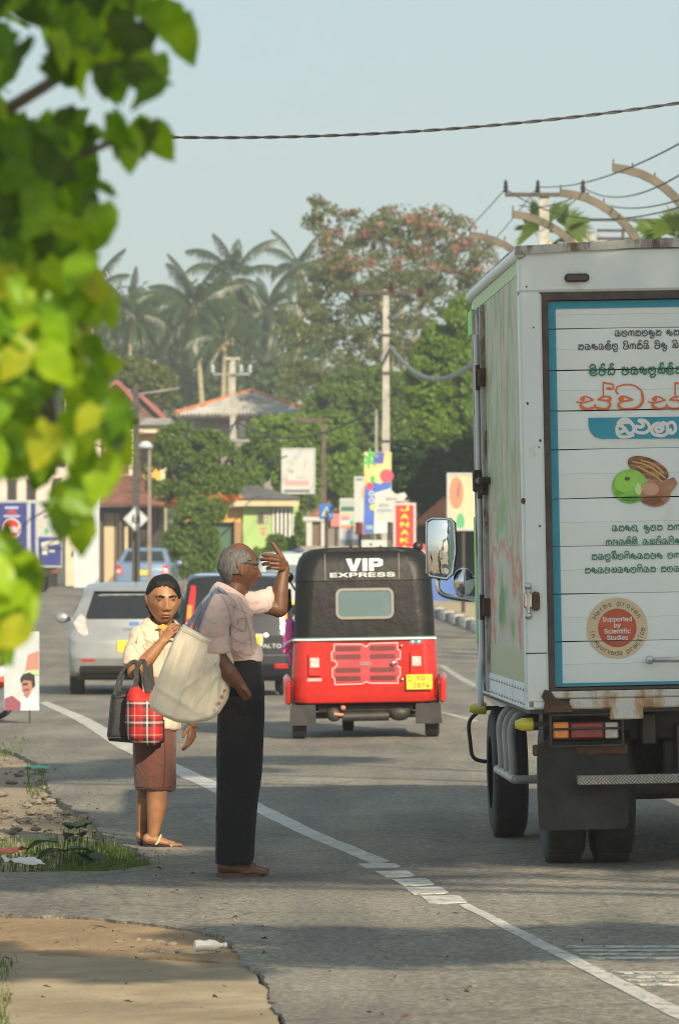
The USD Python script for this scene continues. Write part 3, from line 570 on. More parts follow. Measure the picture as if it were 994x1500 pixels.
# side door posts and frame
for y_, w_ in ((2.76, .05), (2.98, .04), (3.42, .06)): obj('side_door_post', bx(-1.022, -.985, y_, y_+w_, ZB+.02, ZT-.14, .006), ROOFEDGE, TR)
obj('side_door', bx(-1.006, -.985, 3.02, 3.42, ZB+.04, ZT-.16, .004), ROOFEDGE, TR); obj('side_door_green', bx(-1.012, -.99, 3.5, 3.78, ZB+.28, ZB+1.0, .004), paint((.05, .62, .03), .4), TR)
obj('door_gap', bx(-1.0085, -.985, 2.815, 2.975, ZB+.1, ZT-.2), RUST, TR); obj('green_corner_sticker', bx(-1.012, -.985, 3.6, 3.95, ZT-.26, ZT-.12, .003), paint((.05, .58, .04), .4), TR)
for z_ in (1.28, 1.95, 2.55): hg = obj('hinge', bx(-1.034, -.985, 2.72, 2.86, z_-.05, z_+.05, .008), RUST, TR); obj('hinge_pin', cyl((-1.036, 2.79, z_-.07), (-1.036, 2.79, z_+.07), .013), DARK_METAL, hg)
obj('locking_bar', cyl((-1.035, 2.88, ZB+.1), (-1.035, 2.88, ZT-.3), .014), WHITE, TR); obj('door_lever', cat([bx(-1.06, -.985, 2.5, 2.86, 1.96, 1.995, .008), bx(-1.07, -1.0, 2.8, 2.9, 1.92, 2.04, .008)]), DARK_METAL, TR)
obj('pipe_drop', tube(spline([(-1.03, 2.95, ZB+.42), (-1.035, 2.9, ZB+.25), (-1.05, 2.86, ZB+.12), (-1.05, 2.85, ZB-.06)], 14), .018), WHITE, TR, True)
for (px, py, y_) in ((771, 1060, .12), (697, 1052, 3.0)):
    S = F/(24.5+y_); x_ = -1.01 if y_ < 1 else -1.06; z_ = ZB-.075; ml = obj('yellow_side_lamp', lathe([(0, -.055), (.018, -.052), (.032, -.02), (.034, .03), (.03, .04), (0, .04)], 'x', 14), paint((.55, .50, .03), .3, .5), TR, True)
    UsdGeom.Xformable(ml).AddTranslateOp().Set(Gf.Vec3d(x_+.01, y_, z_)); obj('lamp_bracket', bx(x_+.03, x_+.12, y_-.015, y_+.015, z_-.012, z_+.012), DARK_METAL, TR)
# chassis, axle, wheels
obj('chassis', cat([bx(-.42, -.34, .15, 5.2, .60, .76, .01), bx(.34, .42, .15, 5.2, .60, .76, .01), bx(-.9, .9, .3, .36, .62, ZB, .01), bx(-.9, .9, 2.0, 2.06, .62, ZB, .01), bx(-.5, .5, .9, 1.5, .38, .62, .05), cyl((-.9, .53, .37), (.9, .53, .37), .06), sph((.05, .53, .37), .17)]), DARK_METAL, TR, 40)
obj('cargo_floor', bx(-.985, .985, .01, L, ZB-.02, ZB+.05), DARK_METAL, TR)
def wheel(parent, x, y, r, w, name='wheel', rimmat=None, axis=0):
    t_ = lathe([(r*.56, -w/2), (r*.88, -w/2), (r*.96, -w*.42), (r, -w*.32), (r, w*.32), (r*.96, w*.42), (r*.88, w/2), (r*.56, w/2)], 'x', 36)
    wp = obj(name, put(cyl((-w*.36, 0, 0), (w*.36, 0, 0), r*.58, n=24), x, y, r), rimmat or DARK_METAL, parent, 40)
    obj('tyre', put(t_, x, y, r), BLACK_RUBBER, wp, 40)
    tr_ = []
    for k in range(64):
        b = bx(-w*.42, w*.42, -.0035, .0035, r-.004, r+.0012); b.apply_transform(trimesh.transformations.rotation_matrix(2*math.pi*k/64, [1, 0, 0])); tr_.append(b)
    obj('tread', put(cat(tr_), x, y, r), BLACK_RUBBER, wp)
    return wp
xl, xr = tp(775, 1)[0]+.02, tp(846, 1)[0]+.02
for x_ in (xl+.105, xr+.11): wheel(TR, x_, .53, .375, .20)
for x_ in (.84, .60): wheel(TR, x_, .53, .375, .20)
wheel(TR, -.90, 2.98, .36, .19); wheel(TR, .88, 2.98, .36, .19)
fl = tp(790, 1218); fr = tp(921, 1100)
obj('mudflap', warp(face_y(rrect(fl[0], fl[1], fr[0], fr[1]+.05, .035), .095, .107, .06), lambda v: np.c_[v[:, 0], v[:, 1]-.03*(fr[1]-v[:, 2])+.012*np.sin(v[:, 0]*9), v[:, 2]]), BLACK_RUBBER, TR, 40)
obj('flap_hanger', bx(fl[0]-.02, fr[0], .09, .14, fr[1]-.02, fr[1]+.035, .006), RUST, TR)
obj('mudflap', face_y(rrect(.42, fl[1], .88, fr[1]+.05, .035), .095, .107), BLACK_RUBBER, TR, 40)
# tail lamp cluster
t0, t1 = tp(806, 1094), tp(911, 1046)
tl = obj('tail_lamp', bx(t0[0]+.02, t1[0]-.02, .03, .12, t0[1]+.03, t1[1]-.03, .008), BLACK, TR)
for xa, xb, m_, nm in ((810, 832, AMBER_LAMP, 'amber_lens'), (835.5, 883, mat('lens_dull_red', (.20, .012, .014), .3, (.28, .02, .02), 40, coat=.3), 'red_lens'), (886, 905, CLEAR_LAMP, 'white_lens')):
    q0, q1 = tp(xa, 1082), tp(xb, 1058); obj(nm, bx(q0[0], q1[0], .008, .04, q0[1], q1[1], .006), m_, tl)
loop = [(t0[0], .0, t0[1]), (t1[0], .0, t0[1]), (t1[0], .0, t1[1]), (t0[0], .0, t1[1]), (t0[0], .0, t0[1])]
obj('lamp_guard', cat([cyl(loop[k], loop[k+1], .0075, n=8) for k in range(4)]+[cyl((t0[0], 0, tp(1, y_)[1]), (t1[0], 0, tp(1, y_)[1]), .006, n=8) for y_ in (1057, 1084)]+[sph(p, .0078, 1) for p in loop]), DARK_METAL, tl)
obj('lamp_bracket', cat([bx(t0[0]+.03, t0[0]+.06, .06, .1, t1[1]-.02, ZB, 0), bx(t1[0]-.06, t1[0]-.03, .06, .1, t1[1]-.02, ZB, 0)]), DARK_METAL, TR)
# step bar of chequer plate
def chequer():
    N = {'tc': ('texture_coordinate', {}), 'mp': ('mapping', {'rotation': (0, math.radians(45), 0)}), 'c': ('checker_texture', {'scale': 24., 'color1': (0, 0, 0), 'color2': (1, 1, 1)}), 'w': ('wave_texture', {'scale': 26., 'bands_direction': 'x'}), 'w2': ('wave_texture', {'scale': 26., 'bands_direction': 'z'}), 'mx': ('mix_color', {}),
         'r': ('rgb_ramp', {'ramp': [(0, (.22, .21, .19)), (1, (.48, .46, .42))]}), 'b': ('bump', {'strength': 1., 'distance': .004}), 'p': ('principled_bsdf', {'roughness': .45, 'metallic': .55})}
    return usdkit.material(stage, '/World/Looks/chequer_plate', N, [('tc.object', 'mp.vector'), ('mp.vector', 'c.vector'), ('mp.vector', 'w.vector'), ('mp.vector', 'w2.vector'), ('c.fac', 'mx.fac'), ('w.color', 'mx.a'), ('w2.color', 'mx.b'), ('mx.result', 'r.fac'), ('r.color', 'p.base_color'), ('mx.result', 'b.height'), ('b.normal', 'p.normal')], surface='p.BSDF')
b0, b1 = tp(845, 1150), tp(994, 1133)
obj('step_bar', bx(b0[0], .75, -.03, .05, b0[1], b1[1]-.002, .004), chequer(), TR); obj('step_bracket', cat([bx(x_, x_+.05, .05, .25, b0[1], .7) for x_ in (-.25, .3)]), DARK_METAL, TR)
obj('rear_crossmember', cat([bx(-.3, .95, .26, .32, .40, .62, .01), bx(-.25, .9, .8, .86, .36, .7, .01)]), DARK_METAL, TR)
r_ = np.random.default_rng(5)
for k in range(5): obj('hanging_hose', tube(spline([(.0+k*.06, .3, .5), (.01+k*.06+r_.uniform(-.02, .02), .28, .40), (.03+k*.06, .3, .365-.02*r_.random()), (.05+k*.06, .33, .43)], 12), .014), DARK_METAL, TR, True)
# side guard pipes and the black hoop
for y_ in (1.35, 1.75, 2.2): obj('guard_pipe', tube(spline([(-.82, y_, ZB-.02), (-.97, y_, .70), (-.985, y_, .55), (-.98, y_, .40)], 14), .022), mat('guard_paint', (.30, .30, .29), .5, (.42, .42, .40), 8, grime=(.12, .09, .07)) if y_ == 1.35 else '/World/Looks/guard_paint', TR, True)
obj('guard_rail', cyl((-.985, 1.15, .395), (-.985, 2.5, .395), .024), '/World/Looks/guard_paint', TR, True); obj('guard_rail_return', cyl((-.985, 1.15, .395), (-.6, 1.15, .395), .022), '/World/Looks/guard_paint', TR)
obj('battery_box', bx(-.8, -.45, 1.3, 1.9, .42, .76, .015), mat('battery_grey', (.16, .17, .19), .5, (.24, .25, .27), 5), TR)
obj('step_hoop', tube(spline([(-1.04, 3.2, ZB-.1), (-1.085, 3.2, ZB-.14), (-1.09, 3.2, ZB-.27), (-1.07, 3.2, ZB-.36), (-1.0, 3.2, ZB-.38)], 18), .011), BLACK, TR, True)
# cab
CABW = mat('cab_white', (.55, .56, .55), .3, (.60, .61, .60), 3, coat=.4)
cb = warp(MF(bx(-.86, .86, L+.1, L+1.75, .62, 2.25, .1)).refine_to_length(.12), lambda v: np.c_[v[:, 0]*(1-.06*np.clip(v[:, 2]-1.4, 0, 1)), v[:, 1]-.30*np.clip(v[:, 2]-1.35, 0, 1)*np.clip((v[:, 1]-L-.9)/.8, 0, 1), v[:, 2]])
cab = obj('cab', cb, CABW, TR, 40)
obj('cab_window', project(cb, rrect(L+.45, 1.45, L+1.3, 2.05, .06), 'left'), CARGLASS, cab, 40); obj('cab_window', project(cb, rrect(L+.45, 1.45, L+1.3, 2.05, .06), 'right'), CARGLASS, cab, 40)
obj('windscreen', project(cb, rrect(-.7, 1.4, .7, 2.1, .08), 'front'), CARGLASS, cab, 40)
# big mirror on its arm
MIRG = mat('mirror_glass', (.8, .82, .84), .02, (.84, .86, .88), 2, metal=1.)
mx_, my_, mz_ = -1.135, L+.95, 1.615
mo = Polygon([(-.085, .165), (-.05, .185), (.06, .178), (.088, .15), (.092, -.02), (.07, -.15), (.03, -.185), (-.075, -.165), (-.09, -.14)])
mr = obj('wing_mirror', moved(pillow(mo.buffer(.006), .12, .025), (mx_, my_+.03, mz_), rz=-8), BLACK, TR, 40)
obj('mirror_glass', moved(warp(face_y(mo.buffer(-.008), -.035, -.03, .03), lambda v: np.c_[v[:, 0], v[:, 1]-.012*(1-(v[:, 0]/.09)**2-(v[:, 2]/.18)**2), v[:, 2]]), (mx_, my_, mz_), rz=-8), MIRG, mr, True)
obj('mirror_rim', moved(tube(np.array([(p[0], -.034, p[1]) for p in mo.buffer(-.004).exterior.coords]), .007, 8), (mx_, my_, mz_), rz=-8), CHROME, mr, True)
obj('mirror_arm', tube(spline([(mx_-.02, my_+.03, mz_-.17), (mx_-.01, my_+.02, mz_-.26), (mx_+.06, my_+.02, mz_-.29), (mx_+.25, my_+.05, mz_-.30), (-.84, my_+.1, mz_-.28)], 24), .016), CHROME, mr, True)
obj('mirror_dome', cat([sph((mx_+.13, my_+.02, mz_-.2), .085, 3, (.75, .7, 1)), cyl((mx_+.13, my_+.03, mz_-.2), (-.84, my_+.1, mz_-.15), .014)]), CHROME, mr, True)

# ================================================================ THREE-WHEELER
RED = mat('tuk_red', (.40, .012, .008), .25, (.46, .016, .010), 5, coat=.6, grime=(.28, .012, .01), gscale=6)
PINKRED = mat('tuk_grille_red', (.36, .035, .045), .35, (.41, .05, .06), 6, coat=.3)
CANVAS = mat('tuk_canvas', (.007, .0065, .007), .5, (.011, .0105, .0105), 3, bump=.012, bscale=5, grime=(.02, .0175, .015), gscale=2.5, spec=.35)
TK = thing('three_wheeler', 'red three-wheeled taxi with black canvas hood lettered VIP EXPRESS', 'three-wheeler', (.236, 43.7, gz(.236, 43.7)), 0, .9)
tx = lambda px: (px-536.5)/165.; tz = lambda py: (1083-py)/165.+.003
def plan(w, d0, r, n=9, d1=1.15):                   # rounded-rear plan outline, anticlockwise
    a = np.linspace(0, math.pi/2, n); P = [(-w+r-r*math.sin(t), d0+r-r*math.cos(t)) for t in a[::-1]]+[(w-r+r*math.sin(t), d0+r-r*math.cos(t)) for t in a]+[(w, d1), (-w, d1)]
    return np.array(P)
def stack(rows, bulge=0.):                          # rows: (z, outline); closed skin between equal-length outlines
    n = len(rows[0][1]); V = np.vstack([np.c_[p, np.full(n, z)] for z, p in rows]); i = np.arange(n); j = (i+1) % n; f = []
    for k in range(len(rows)-1): f += [np.c_[k*n+i, k*n+j, (k+1)*n+j], np.c_[k*n+i, (k+1)*n+j, (k+1)*n+i]]
    c0, c1 = len(V), len(V)+1; V = np.vstack([V, [*rows[0][1].mean(0), rows[0][0]], [*rows[-1][1].mean(0), rows[-1][0]]]); l = (len(rows)-1)*n
    f += [np.c_[j, i, np.full(n, c0)], np.c_[l+i, l+j, np.full(n, c1)]]; t = trimesh.Trimesh(V, np.vstack(f), process=False)
    if t.volume < 0: t.invert()
    if bulge: v = t.vertices; v[:, 1] += bulge*(v[:, 0]**2)
    return t
tub = stack([(z, plan(w, d, .13)) for z, w, d in ((.315, .60, .03), (.33, .645, .012), (.40, .655, .0), (.56, .65, -.004), (.70, .642, 0), (.84, .634, .004), (.872, .632, .006))], .10)
obj('tub', tub, RED, TK, 35)
for z_ in (.68, .76, .60): obj('pressed_rib', cat([project(tub, sbox(s*.60-.045, z_-.004, s*.60+.045, z_+.004), 'rear', .003, .012) for s in (-1, 1)]), RED, TK)
# side quarter and fenders
for s in (-1, 1):
    fd = warp(MF(bx(-.03, .03, .04, .80, 0, .27, .03)).refine_to_length(.05), lambda v, s=s: np.c_[s*(.672+v[:, 0]+.03*np.sin(np.pi*np.clip(v[:, 1]/.8, 0, 1))), v[:, 1], .305+v[:, 2]*(1-.25*((v[:, 1]-.42)/.4)**2)])
    f_ = obj('fender', fd if s > 0 else fd.copy(), RED, TK, 40); obj('fender_piping', tube(spline([(s*.655, .028, .33), (s*.648, .02, .42), (s*.645, .02, .52), (s*.66, .05, .56)], 12), .007), BLACK, f_)
    obj('mudflap', warp(face_y(Polygon([(s*.445, .305), (s*.665, .305), (s*.675, .125), (s*.44, .125)]), .05, .058, .06), lambda v: np.c_[v[:, 0], v[:, 1]-.05*(.3-v[:, 2]), v[:, 2]]), BLACK_RUBBER, TK, 40)
    wheel(TK, s*.592, .30, .205, .125)
# canvas hood
hood = stack([(z, plan(w, d, r, 9, 1.0)) for z, w, d, r in ((.876, .626, .012, .15), (1.0, .624, .010, .16), (1.2, .618, .012, .17), (1.40, .606, .022, .18), (1.405, .612, .012, .18), (1.52, .60, .03, .19), (1.60, .575, .055, .20), (1.655, .535, .10, .21), (1.685, .47, .16, .20), (1.697, .36, .24, .18))], .09)
obj('canvas_hood', hood, CANVAS, TK, 50)
roof = stack([(z, plan(w, .12, .2, 9, 2.35)) for z, w in ((1.60, .55), (1.655, .53), (1.685, .46), (1.699, .34))])
obj('canvas_roof', roof, CANVAS, TK, 50)
obj('canvas_seam', cat([project(hood, sbox(s*.315-.004, 1.41, s*.315+.004, 1.69), 'rear', .004) for s in (-1.08, 1)]), paint((.14, .12, .10)), TK, 40)
band = lambda z0, z1, y0, m, nm: obj(nm, cat([tube(np.array([(x, y0+.10*x*x+(0 if abs(x) < .5 else .35*(abs(x)-.5)), z0+(z1-z0)/2) for x in np.linspace(-.632, .632, 41)]), (z1-z0)/2, 8)]), m, TK, True)
band(.873, .892, -.006, paint((.62, .70, .68), .25, .4), 'chrome_band'); band(.893, .901, -.003, paint((.10, .22, .20), .4), 'teal_piping')
wz0, wz1, wx0, wx1 = tz(908.5), tz(863), tx(495), tx(580)
obj('rear_window', project(hood, rrect(wx0+.02, wz0+.02, wx1-.02, wz1-.02, .04), 'rear', .006, .01), mat('tuk_window', (.10, .15, .16), .10, (.15, .20, .21), 1.2, fac=(.4, .6)), TK, 40)
obj('window_frame', project(hood, rrect(wx0, wz0, wx1, wz1, .06).difference(rrect(wx0+.024, wz0+.024, wx1-.024, wz1-.024, .04)), 'rear', .014, .02), paint((.20, .185, .16), .5), TK, 40)
TUKW = paint((.52, .54, .53), .5)
def onto(body, m, off=.003, side='rear'):           # push flat lettering onto a curved back
    v = np.array(m.vertices); top = v[:, 1] < v[:, 1].mean(); t = trimesh.Trimesh(np.c_[v[:, 0], v[:, 2], np.where(top, 1., 0.)], m.faces, process=False); return project(body, t, side, off, .004)
VIP = unary_union([Polygon([(-.22, .12), (-.155, .12), (-.125, .04), (-.095, .12), (-.03, .12), (-.095, 0), (-.155, 0)]), sbox(-.015, 0, .045, .12), sbox(.065, 0, .125, .12), Polygon([(.12, .12), (.19, .12), (.235, .105), (.235, .055), (.19, .04), (.12, .04)])]).difference(sbox(.12, .068, .18, .092))
vz, vx = tz(838), tx(537)
obj('hood_lettering', project(hood, affinity.translate(affinity.scale(VIP, .72, .92, origin=(0, 0)), vx, vz), 'rear', .004, .006), TUKW, TK)
obj('hood_lettering', onto(hood, put(text('EXPRESS', .036, .003, True, w=.575), tx(535), 0, tz(843.5))), TUKW, TK)
# engine cover
P2 = lambda x, y: (tx(480+x*120/994.), tz(930+y*120/994.))
half = [(482, 155), (430, 122), (95, 118), (95, 195), (62, 220), (65, 318), (105, 325), (128, 362), (105, 398), (68, 415), (68, 520), (95, 545), (98, 615), (430, 610), (482, 585)]
outl = Polygon([P2(*p) for p in half]+[P2(964-x, y-6) for x, y in half[::-1][1:-1]]).buffer(0)
ec = obj('engine_cover', project(tub, outl, 'rear', .004, .01), PINKRED, TK, 40)
obj('cover_outline', project(tub, outl.buffer(.002).difference(outl.buffer(-.0065)), 'rear', .007, .01), paint((.62, .40, .38), .4), ec)
for r0 in (150, 248, 410, 510):
    for xa, xb in ((110, 418), (525, 835)):
        a0, a1 = P2(xa, r0+58), P2(xb, r0); obj('vent_slot', project(tub, rrect(a0[0], a0[1], a1[0], a1[1], .018), 'rear', .006, .01), paint((.11, .012, .014), .5), ec)
cx0, cz0 = P2(472, 362)
obj('ring_emblem', project(tub, unary_union([Point(cx0+d, cz0).buffer(.0165, quad_segs=6).difference(Point(cx0+d, cz0).buffer(.0105, quad_segs=6)) for d in (-.033, -.011, .011, .033)]), 'rear', .010, .01), CHROME, ec)
kx, kz = P2(810, 360); obj('lock_knob', cat([sph((kx, -.012+.1*kx*kx, kz), .022, 2, (1, .7, 1)), sph((kx+.034, -.004, kz), .01)]), CHROME, ec, True)
for p_ in ((912, 150), (918, 558)): q0 = P2(*p_); obj('hinge_bolt', sph((q0[0], .0, q0[1]), .013, 2, (1, .8, 1)), CHROME, ec, True)
for xa in (454, 603):
    tl = obj('tail_lamp', project(tub, rrect(tx(xa), tz(990), tx(xa+18.5), tz(956.5), .01), 'rear', .028, .03), RED_LAMP, TK, 40)
    obj('clear_lens', project(tub, rrect(tx(xa+2.5), tz(978), tx(xa+15.5), tz(964), .006), 'rear', .033, .012), CLEAR_LAMP, tl)
pz0, pz1 = tz(1012.5), tz(990.5); px0, px1 = tx(596.5), tx(634.5)
pl = obj('number_plate', put(bx(px0, px1, -.004, .004, pz0, pz1, .003), 0, -.012, 0), PLATE_Y, TK)
obj('plate_lettering', cat([put(text('YG-', .042, .002), tx(620), -.017, (pz0+pz1)/2+.034), put(text('2874', .042, .002), tx(618), -.017, (pz0+pz1)/2-.03), put(text('SL', .016, .002), tx(601), -.017, (pz0+pz1)/2+.045), put(text('WP', .016, .002), tx(602), -.017, (pz0+pz1)/2+.012)]), BLACK, pl)
for k in (0, 1):
    e_ = obj('eye_sticker', project(tub, Point(tx(606.5+k*9), tz(942)).buffer(.026, quad_segs=6), 'rear', .003), paint((.08, .22, .28), .3), TK); obj('pupil', project(tub, Point(tx(607+k*9), tz(942)).buffer(.010), 'rear', .005), TUKW, e_)
obj('badge', project(tub, rrect(tx(452), tz(998.5), tx(473), tz(994), .004), 'rear', .006), paint((.45, .30, .30), .3), TK)
for (x_, y_) in ((466, 1018), (538, 1017)): obj('body_plug', project(tub, Point(tx(x_), tz(y_)).buffer(.012), 'rear', .004), paint((.2, .03, .02)), TK)
obj('underframe', cat([cyl((-.42, .2, .27), (.42, .2, .27), .045, n=14), bx(-.5, .5, .3, 1.1, .24, .33, .02), sph((-.28, .16, .22), .07), sph((.3, .2, .22), .08, 2, (1.3, 1, .9)), cyl((-.5, .3, .205), (.5, .3, .205), .03)]), DARK_METAL, TK, 40)
obj('silencer', put(lathe([(0, -.21), (.038, -.205), (.042, -.19), (.042, .19), (.038, .205), (0, .21)], 'x', 16), 0, .12, .195), DARK_METAL, TK, 40); obj('copper_joint', cat([sph((-.20, .1, .275), .025), cyl((-.28, .1, .22), (-.12, .1, .2), .016)]), mat('copper', (.35, .14, .07), .5, (.45, .2, .1), 12), TK)
wheel(TK, -.155, 2.35, .205, .11, 'front_wheel')
# front body, floor, frame, screen
obj('floor_pan', bx(-.6, .6, 1.0, 2.2, .28, .33, .01), DARK_METAL, TK)
fr = stack([(z, np.array([(-w, 1.75), (-w*.95, 2.1), (-w*.5, d), (w*.5, d), (w*.95, 2.1), (w, 1.75)])) for z, w, d in ((.33, .42, 2.45), (.6, .5, 2.55), (.85, .52, 2.5), (.95, .52, 2.42))]); obj('front_cowl', fr, RED, TK, 30)
obj('windscreen', warp(face_y(rrect(-.5, .96, .5, 1.62, .06), 2.28, 2.286), lambda v: np.c_[v[:, 0], v[:, 1]-.25*(v[:, 2]-.95), v[:, 2]]), glassmat('tuk_screen'), TK)
obj('frame_tubes', cat([cyl((s*.56, 1.0, .6), (s*.56, 1.0, 1.62), .016) for s in (-1, 1)]+[cyl((s*.52, 2.3, .95), (s*.52, 2.12, 1.62), .016) for s in (-1, 1)]+[cyl((s*.6, 1., .62), (s*.55, 1.75, .62), .016) for s in (-1, 1)]), DARK_METAL, TK)
obj('passenger_seat', cat([bx(-.52, .52, .55, 1.0, .55, .70, .04), bx(-.52, .52, .42, .55, .65, 1.1, .04)]), paint((.03, .03, .035), .6), TK)
sm = obj('side_mirror', sph((-.70, 1.9, tz(846)), .065, 2, (1., .5, .8)), BLACK, TK, True); obj('mirror_stem', cyl((-.55, 2.05, 1.2), (-.69, 1.92, tz(848)), .009), DARK_METAL, sm)
obj('side_rail', tube(spline([(-.63, .05, .885), (-.68, .2, .86), (-.70, .5, .80), (-.66, .8, .76)], 14), .012), STEEL, TK, True)
obj('roof_light', lathe([(0, 0), (.035, 0), (.04, .03), (.03, .06), (0, .065)], 'z', 14) if False else put(sph((0, 0, 0), .045, 2), .58-.09, .3, 1.70), BLACK, TK, True)
# pink bag and dark bag hanging at its near-side doorway
pb = thing('pink_bag', 'bright pink bag hanging at the left doorway of the three-wheeler', 'bag', (tx(424)+.236, 44.1, 0))
obj('bag_body', put(pillow(Polygon([(-.02, tz(912)), (.02, tz(912)), (.03, tz(935)), (.0, tz(950)), (-.05, tz(957)), (-.03, tz(940))]).buffer(.02), .06, .02, wr=.01), 0, 0, 0), paint((.62, .10, .38), .6), pb, 50)
obj('strap', cat([cyl((0, 0, tz(913)), (.06, 0.02, tz(895)), .006), cyl((.0, 0, tz(957)), (.01, 0, tz(975)), .014)]), paint((.62, .10, .38), .6), pb)
db = thing('black_backpack', 'dark patterned bag carried at the left doorway of the three-wheeler', 'bag', (tx(415.5)+.236, 44.3, 0))
obj('bag_body', pillow(Polygon([(-.045, tz(866)), (.05, tz(866)), (.06, tz(890)), (.03, tz(897)), (-.05, tz(894))]).buffer(.012), .1, .02, wr=.01), mat('bag_dark', (.012, .011, .013), .6, (.12, .09, .06), 14, fac=(.5, .7)), db, 50)

# ================================================================ CARS
def lerp(z, pts): 
    a = np.array(pts); return np.interp(z, a[:, 0], a[:, 1])
def car_body(prof, Wd, tumble, rear_bow=.10, front_bow=.16, r=.10, arches=(), AR=.33):
    """prof: (y, z) side outline; tumble: (z, half-width factor) pairs"""
    g = Polygon(prof).buffer(-r*.5).buffer(r*.5, quad_segs=4); m = ext(g, Wd)
    for y in arches: m = m-Manifold.cylinder(Wd+1, AR, circular_segments=28).translate([y, AR-.02, -.5])
    m = m.refine_to_length(.10); t = TM(m); v = np.array(t.vertices); t.vertices = np.c_[v[:, 2]-Wd/2, v[:, 0], v[:, 1]]; t.merge_vertices()
    L = max(p[0] for p in prof)
    def fn(v):
        x, y, z = v.T; u = x/(Wd/2); k = lerp(z, tumble)
        k = k*(1-.05*np.clip((.5-y)/.5, 0, 1)**2-.08*np.clip((y-(L-.7))/.7, 0, 1)**2)
        yy = y+rear_bow*u**2*np.clip((L*.4-y)/(L*.4), 0, 1)-front_bow*u**2*np.clip((y-L*.6)/(L*.4), 0, 1)
        return np.c_[x*k, yy, z-.05*(np.abs(u)**3)*np.clip((z-.9)*2, 0, 1)]
    t.vertices = fn(np.array(t.vertices)); trimesh.smoothing.filter_taubin(t, .5, .53, iterations=10)
    if t.volume < 0: t.invert()
    return t
def car_common(root, body, paintm, Wd, wheels, rw, tw, side_windows, screen, mirror_z, mirror_y):
    for y in wheels:
        for s in (-1, 1): wheel(root, s*(Wd/2-tw/2-.035), y, rw, tw, rimmat=STEEL)
    for side in ('left', 'right'):
        for g in side_windows: obj('side_window', project(body, g, side, .003), CARGLASS, root, 40)
    obj('windscreen', project(body, screen, 'front', .003), CARGLASS, root, 40)
    for s in (-1, 1): obj('wing_mirror', cat([sph((s*(Wd/2+.07), mirror_y, mirror_z), .10, 2, (1., .5, .75)), cyl((s*(Wd/2-.1), mirror_y, mirror_z-.03), (s*(Wd/2+.05), mirror_y, mirror_z-.01), .02)]), paintm, root, True)
    obj('underbody', bx(-Wd/2+.12, Wd/2-.12, .25, max(wheels)+.5, .2, .5, .03), BLACK, root)
def plate(root, x, y, z, w, h, s, m=PLATE_Y, txt=True):
    p = obj('number_plate', bx(x-w/2, x+w/2, y-.012, y+.02, z-h/2, z+h/2, .004), m, root)
    if txt: obj('plate_lettering', put(text(s, h*.5, .002), x, y-.013, z), BLACK, p)
SILVER = mat('silver_paint', (.27, .285, .295), .3, (.31, .325, .335), 3, metal=.4, coat=.6); DKBLUE = mat('dark_car_paint', (.012, .015, .022), .5, (.018, .021, .03), 3, coat=.45, spec=.15)
LTBLUE = mat('light_blue_paint', (.14, .22, .34), .3, (.17, .25, .38), 3, metal=.25, coat=.6); CARWHITE = mat('car_white', (.38, .42, .44), .3, (.42, .46, .48), 3, coat=.6)
# silver hatchback
yS = 66.5; hx = (194.5-CX)*yS/F
SV = thing('silver_hatchback', 'silver hatchback with dark rear window and roof aerial behind the woman', 'car', (hx, yS, gz(hx, yS)), 3)
prof = [(.05, .30), (-.02, .50), (.0, .72), (.10, .92), (.16, 1.06), (.34, 1.36), (.50, 1.475), (1.0, 1.53), (1.7, 1.53), (2.4, 1.40), (3.2, 1.02), (3.9, .90), (4.25, .74), (4.3, .45), (4.2, .26), (.25, .24)]
bS = car_body(prof, 1.77, [(.2, .93), (.45, 1.), (.8, 1.), (1.05, .93), (1.3, .80), (1.6, .68)], arches=(.78, 3.42))
obj('body', bS, SILVER, SV, 60)
obj('rear_window', project(bS, Polygon([(-.60, 1.06), (.60, 1.06), (.50, 1.37), (-.50, 1.37)]).buffer(.03), 'rear', .004), CARGLASS, SV, 40)
obj('spoiler', project(bS, rrect(-.52, 1.405, .52, 1.43, .012), 'rear', .05, .07), SILVER, SV, 40)
obj('tail_panel', project(bS, Polygon([(-.45, .55), (.45, .55), (.38, .80), (-.38, .80)]).buffer(.02), 'rear', .004), mat('silver_shade', (.23, .245, .255), .35, (.27, .285, .295), 3, metal=.3, coat=.5), SV, 40)
for s in (-1, 1):
    obj('tail_lamp', project(bS, Polygon([(s*.80, .98), (s*.70, 1.10), (s*.645, 1.05), (s*.60, .82), (s*.66, .80), (s*.74, .86)]), 'rear', .008, .012), mat('lamp_frosted', (.48, .30, .28), .25, (.58, .50, .48), 20, coat=.5) if s < 0 else '/World/Looks/lamp_frosted', SV, 40)
    obj('bumper_reflector', project(bS, rrect(s*.60-.09, .46, s*.60+.09, .49, .01), 'rear', .006), RED_LAMP, SV)
obj('badge', project(bS, rrect(-.05, .94, .09, .99, .02), 'rear', .004), paint((.06, .14, .36), .3), SV); obj('boot_handle', project(bS, rrect(-.13, .885, .13, .91, .01), 'rear', .012, .02), CHROME, SV)
obj('lower_bumper', project(bS, rrect(-.72, .26, .72, .40, .04), 'rear', .004), BLACK, SV, 40)
plate(SV, 0, -.012, .66, .42, .16, 'CAB 6218', txt=False); obj('aerial', cyl((.05, 1.0, 1.50), (.05, .85, 1.66), .006), BLACK, SV)
car_common(SV, bS, SILVER, 1.77, (.78, 3.42), .315, .205, [Polygon([(.6, 1.06), (1.5, 1.06), (1.5, 1.40), (.85, 1.38)]).buffer(.02), Polygon([(1.58, 1.06), (2.75, 1.04), (2.2, 1.36), (1.58, 1.40)]).buffer(.02)], Polygon([(-.6, 1.08), (.6, 1.08), (.5, 1.36), (-.5, 1.36)]), 1.02, 2.75)
